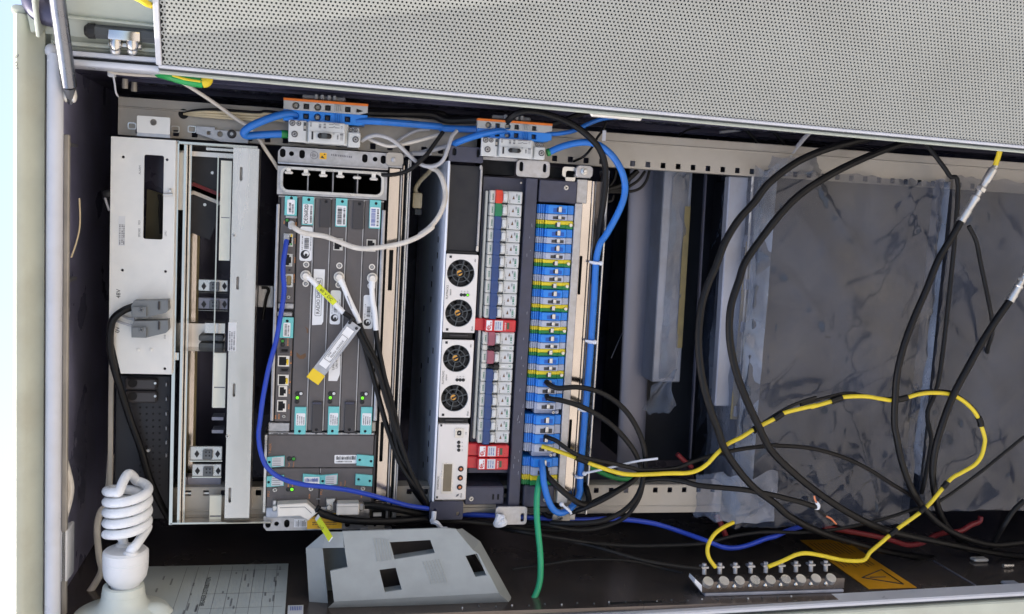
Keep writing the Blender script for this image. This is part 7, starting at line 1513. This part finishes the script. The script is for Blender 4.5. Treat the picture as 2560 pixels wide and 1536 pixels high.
def coax(lab, conn, path, d, tip):
    c0, c1 = conn; t_ = thing('antenna_cable', lab, 'cable', c1, 'antenna cables with silver connectors'); ax_ = (c0 - c1); L_ = ax_.length; u_ = ax_.normalized()
    part(t_, 'connector', MB().lathe([(6.4, 0), (6.4, .2 * L_), (5.6, .21 * L_), (5.6, .38 * L_), (6.6, .4 * L_), (6.6, .44 * L_), (4.6, .46 * L_), (4.6, .54 * L_), (6.4, .55 * L_), (6.4, .6 * L_), (5, .62 * L_), (5, .7 * L_), (6.2, .72 * L_), (6.2, .93 * L_), (4, .95 * L_), (4, L_)], c1, u_, 20), 'silver')
    part(t_, 'coupling_nut', MB().cyl(c1 + u_ * .54 * L_, c1 + u_ * .6 * L_, 7.2, seg=6), 'silver')
    if tip is not None: part(t_, 'yellow_tip', MB().tube([c0 - u_ * 2, c0.lerp(tip, .5), tip], 3.6, 10), 'yellow_wire')
    part(t_, 'cable', MB().tube([c1 + u_ * 4] + pts_of(path, 40), d / 2, 12), BK); return t_
coax('loose black coaxial cable with long silver connector and yellow tip', (pt('D2', 2110, 500, 50), pt('D2', 1785, 1020, 50)), [('D2', 1700, 1170, 50), (1580, 1370, 50), ('D4', 1470, 160, 50), (1370, 390, 50), (1270, 650, 50), (1200, 930, 48), (1180, 1150, 46), (1172, 1400, 44), ('D6', 1050, 60, 42), (1090, 250, 38), (1170, 470, 32), (1290, 650, 24), (1450, 790, 14), (1650, 880, 4), (1850, 920, -6), (2083, 900, -14)], 9.6, pt('D2', 2150, 365, 54))
coax('loose black coaxial cable with silver connector leaving towards the foot', (pt('D4', 2440, -60, 50), pt('D4', 2240, 275, 50)), [('D4', 2120, 440, 50), (1980, 660, 50), (1830, 930, 50), (1720, 1140, 48), (1630, 1370, 46), ('D6', 1365, 120, 42), (1340, 300, 36), (1350, 460, 28), (1385, 620, 18), (1450, 760, 4), (1560, 880, -20), (1720, 970, -60), (1900, 1000, -110), (2100, 990, -150)], 10, None)
cable('dark cable dropping straight between the two batteries', [('D2', 1455, 280, 0), (1560, 420, 4), (1680, 590, 6), (1760, 800, 6), ('D4', 1600, 900, -4), (1480, 1300, -4), ('D6', 1330, 60, 10), (1300, 260, 12), (1270, 420, 10), (1250, 500, 4)], 6.5, 'dusty_cable', 0)
cable('dark cable seen through the film of the foot battery', [('D2', 1860, 1060, 10), (1930, 1200, 10), (1970, 1400, 8), ('D4', 2080, 480, 6), (2040, 700, -10), (2010, 860, -50)], 6, 'dusty_cable', 0)
sc = thing('stripped_cable', 'black two-core cable with stripped white and copper ends before the film', 'cable', pt('D6', 390, 612, 44))
part(sc, 'jacket', MB().tube(pts_of([('D5', 1000, 395, 10), (1150, 380, 16), (1300, 395, 24), (1450, 435, 32), (1650, 455, 38), (1850, 475, 42), (2083, 520, 44), ('D6', 120, 535, 44), (260, 570, 44), (392, 612, 44)]), 3.8, 10), BK)
part(sc, 'white_core', MB().tube(pts_of([('D6', 380, 618, 44), (405, 622, 46), (412, 600, 48), (395, 575, 48)]), 2.4, 8), 'label'); part(sc, 'copper_strand', MB().tube(pts_of([('D6', 395, 575, 48), (382, 550, 48), (376, 520, 48)]), 1.3, 6), 'copper')
part(sc, 'black_core', MB().tube(pts_of([('D6', 388, 625, 44), (430, 655, 45), (470, 685, 46)]), 2., 8), BK); part(sc, 'copper_strand', MB().tube(pts_of([('D6', 468, 685, 46), (510, 705, 46), (535, 730, 46), (556, 752, 46)]), 1.4, 6), 'copper')
cable('dark red cable lying behind the batteries along the side wall', [('D5', 1600, 680, -30), (1640, 760, -20), (1680, 860, -20)], 8, 'red_cable', -30, group='red battery cables')
cable('dark red cable crossing under the black cables near the foot', [('D6', 450, 770, -20), (600, 800), (850, 845), (1000, 880), (1130, 920), (1250, 905), (1350, 850), (1450, 820), (1560, 810), (1650, 760), (1720, 730), (1730, 690)], 8, 'red_cable', -20, group='red battery cables')
cable('dark red cable deep beside the rail behind the white tie', [('D5', 1280, 180, -60), (1330, 230), (1400, 290)], 7, 'red_cable', -60, group='red battery cables')
cable('dark green cable deep behind the support rail foot', [('D5', 520, 265, -40), (600, 300), (700, 350), (820, 385), (950, 380)], 7, 'green', -40)
cable('black cable hanging across the dark corner near the foot', [('D6', 2083, 560, 20), (2000, 640), (1920, 760), (1860, 860, 0), (1800, 980, -20)], 7.4, 'dusty_cable', 20)
for k, pa in enumerate(([('D1', 520, 545, -60), (505, 620), (460, 690), (400, 720)], [('D1', 720, 545, -60), (650, 610), (560, 680), (440, 720)], [('D1', 790, 550, -60), (720, 640), (600, 710), (450, 735)], [('D1', 830, 545, -60), (800, 640), (740, 710), (640, 740), (440, 745)], [('D1', 495, 775, -50), (480, 820), (440, 830), (420, 810)])):
    cable(('short black wire hooked from the first hole behind the blue loop', 'thickest black cable of the bunch behind the blue loop', 'black wire under the thickest cable of the bunch behind the blue loop', 'outermost black wire of the bunch behind the blue loop', 'small curled black wire end under the bunch behind the blue loop')[k], pa, 4.2 if k != 1 else 8, BK, -60, 'wire', 'wire', 'bunch of wires behind the loop')
cable('grey wire slanting behind the door edge over the batteries', [('D2', 425, 160, -30), (340, 240), (240, 365), (200, 420)], 6.5, 'grey_cable', -30, 'wire', 'wire')
cable('thin dark wire arching on the right wall above the batteries', [('D1', 1050, 265, -60), (1130, 200), (1200, 165), (1300, 150)], 3, 'dusty_cable', -60, 'wire', 'wire')
cable('pale thin rod on the dark right wall behind the door edge', [('D1', 1480, 190, -60), (1650, 170), (1800, 140)], 4.4, 'grey_cable', -60, 'wire', 'wire')
for k, x in enumerate((1720, 1960)):
    cable(('dark thin wire dropping from the right wall at the battery end, straighter one' if k == 0 else 'dark thin wire on the right wall ending beside the slanting grey wire'), [('D1', x, 165, -50), (x + 70, 240), (x + 130, 320), (x + 150, 390)], 5, 'dusty_cable', -50, 'wire', 'wire', 'dark wires on the right wall')
# --- cable ties
def tie(lab, c, r, tail=None, ax_=Vector((0, 1, 0))):
    t_ = thing('cable_tie', lab, 'cable tie', c, 'white cable ties'); q = ax_.normalized()
    part(t_, 'strap', MB().lathe([(r, -1.4), (r + .9, -1.4), (r + .9, 1.4), (r, 1.4)], c, q, 18), 'tie')
    if tail: part(t_, 'tail', MB().tube(tail, 1.7, 6), 'tie'); part(t_, 'head', MB().ball(tail[0], 3.2, (1.1, 1, 1)), 'tie')
    return t_
for z, x, y, xe, lab in (('C2', 1752, 385, 1805, 'white cable tie round the blue cable near the loop'), ('C2', 1712, 1155, 1745, 'white cable tie round the blue cable beside the red surge protector'), ('C3', 1640, 570, 1690, 'white cable tie round the blue cable by the black loops')):
    c = pt(z, x, y, 0); tie(lab, c, 5, [pt(z, xe, y, 6), pt(z, x + 10, y - 4, 7), pt(z, x - 60, y - 14, 4)])
c = pt('D5', 480, 365, 2); tie('white cable tie with a very long tail by the lowest terminals', c, 5.4, [pt('D5', 525, 340, 8), pt('D5', 560, 330, 12), pt('D5', 760, 285, 20), pt('D5', 950, 240, 26), pt('D5', 1060, 225, 28), pt('D5', 1120, 218, 28)])
c = pt('D5', 400, 640, 20); tie('white cable tie joining blue cable to the rail foot', c, 5.4, [pt('D5', 340, 590, 24), pt('D5', 375, 620, 26), pt('D5', 415, 655, 28)], Vector((1, .6, 0)))
for z, lst, lab in (('C4', [(1490, 475), (1485, 540), (1470, 570), (1520, 590), (1560, 640), (1590, 660), (1612, 700)], 'crumpled white cable tie through the lower dark ear'), ('C4', [(2122, 510), (2105, 560), (2090, 600), (2140, 600), (2170, 580), (2140, 540)], 'crumpled white cable tie through the lower galvanised plate')):
    P_ = [pt(z, x, y, 12 + 3 * (i % 2)) for i, (x, y) in enumerate(lst)]
    t_ = thing('cable_tie', lab, 'cable tie', P_[0], 'white cable ties'); part(t_, 'strap', MB().tube(P_, 3.2 if 'ear' in lab else 4.4, 7), 'tie'); part(t_, 'head', MB().box(P_[5].x - 5, P_[5].x + 5, P_[5].y - 5, P_[5].y + 4, 10, 17, 1.5), 'tie')
p = pt('A1', 1035, 690, 50); t_ = thing('cable_tie', 'white cable tie anchored at the cabinet corner holding a pale wire', 'cable tie', p, 'white cable ties'); part(t_, 'head', MB().box(p.x - 4, p.x + 4, p.y - 3, p.y + 4, 44, 54, 1), 'tie'); part(t_, 'strap', MB().tube(pts_of([('A1', 1050, 700, 50), (1065, 790, 40), (1075, 860, 30), (1095, 895, 20)]), 1.1, 6), 'tie')
p = pt('D1', 412, 230, 4); t_ = thing('cable_tie', 'white cable tie end standing up beside the arching black cable', 'cable tie', p, 'white cable ties'); part(t_, 'strap', MB().rbox(rect('D1', 398, 170, 424, 270, 6), 4, 6, .5), 'tie')
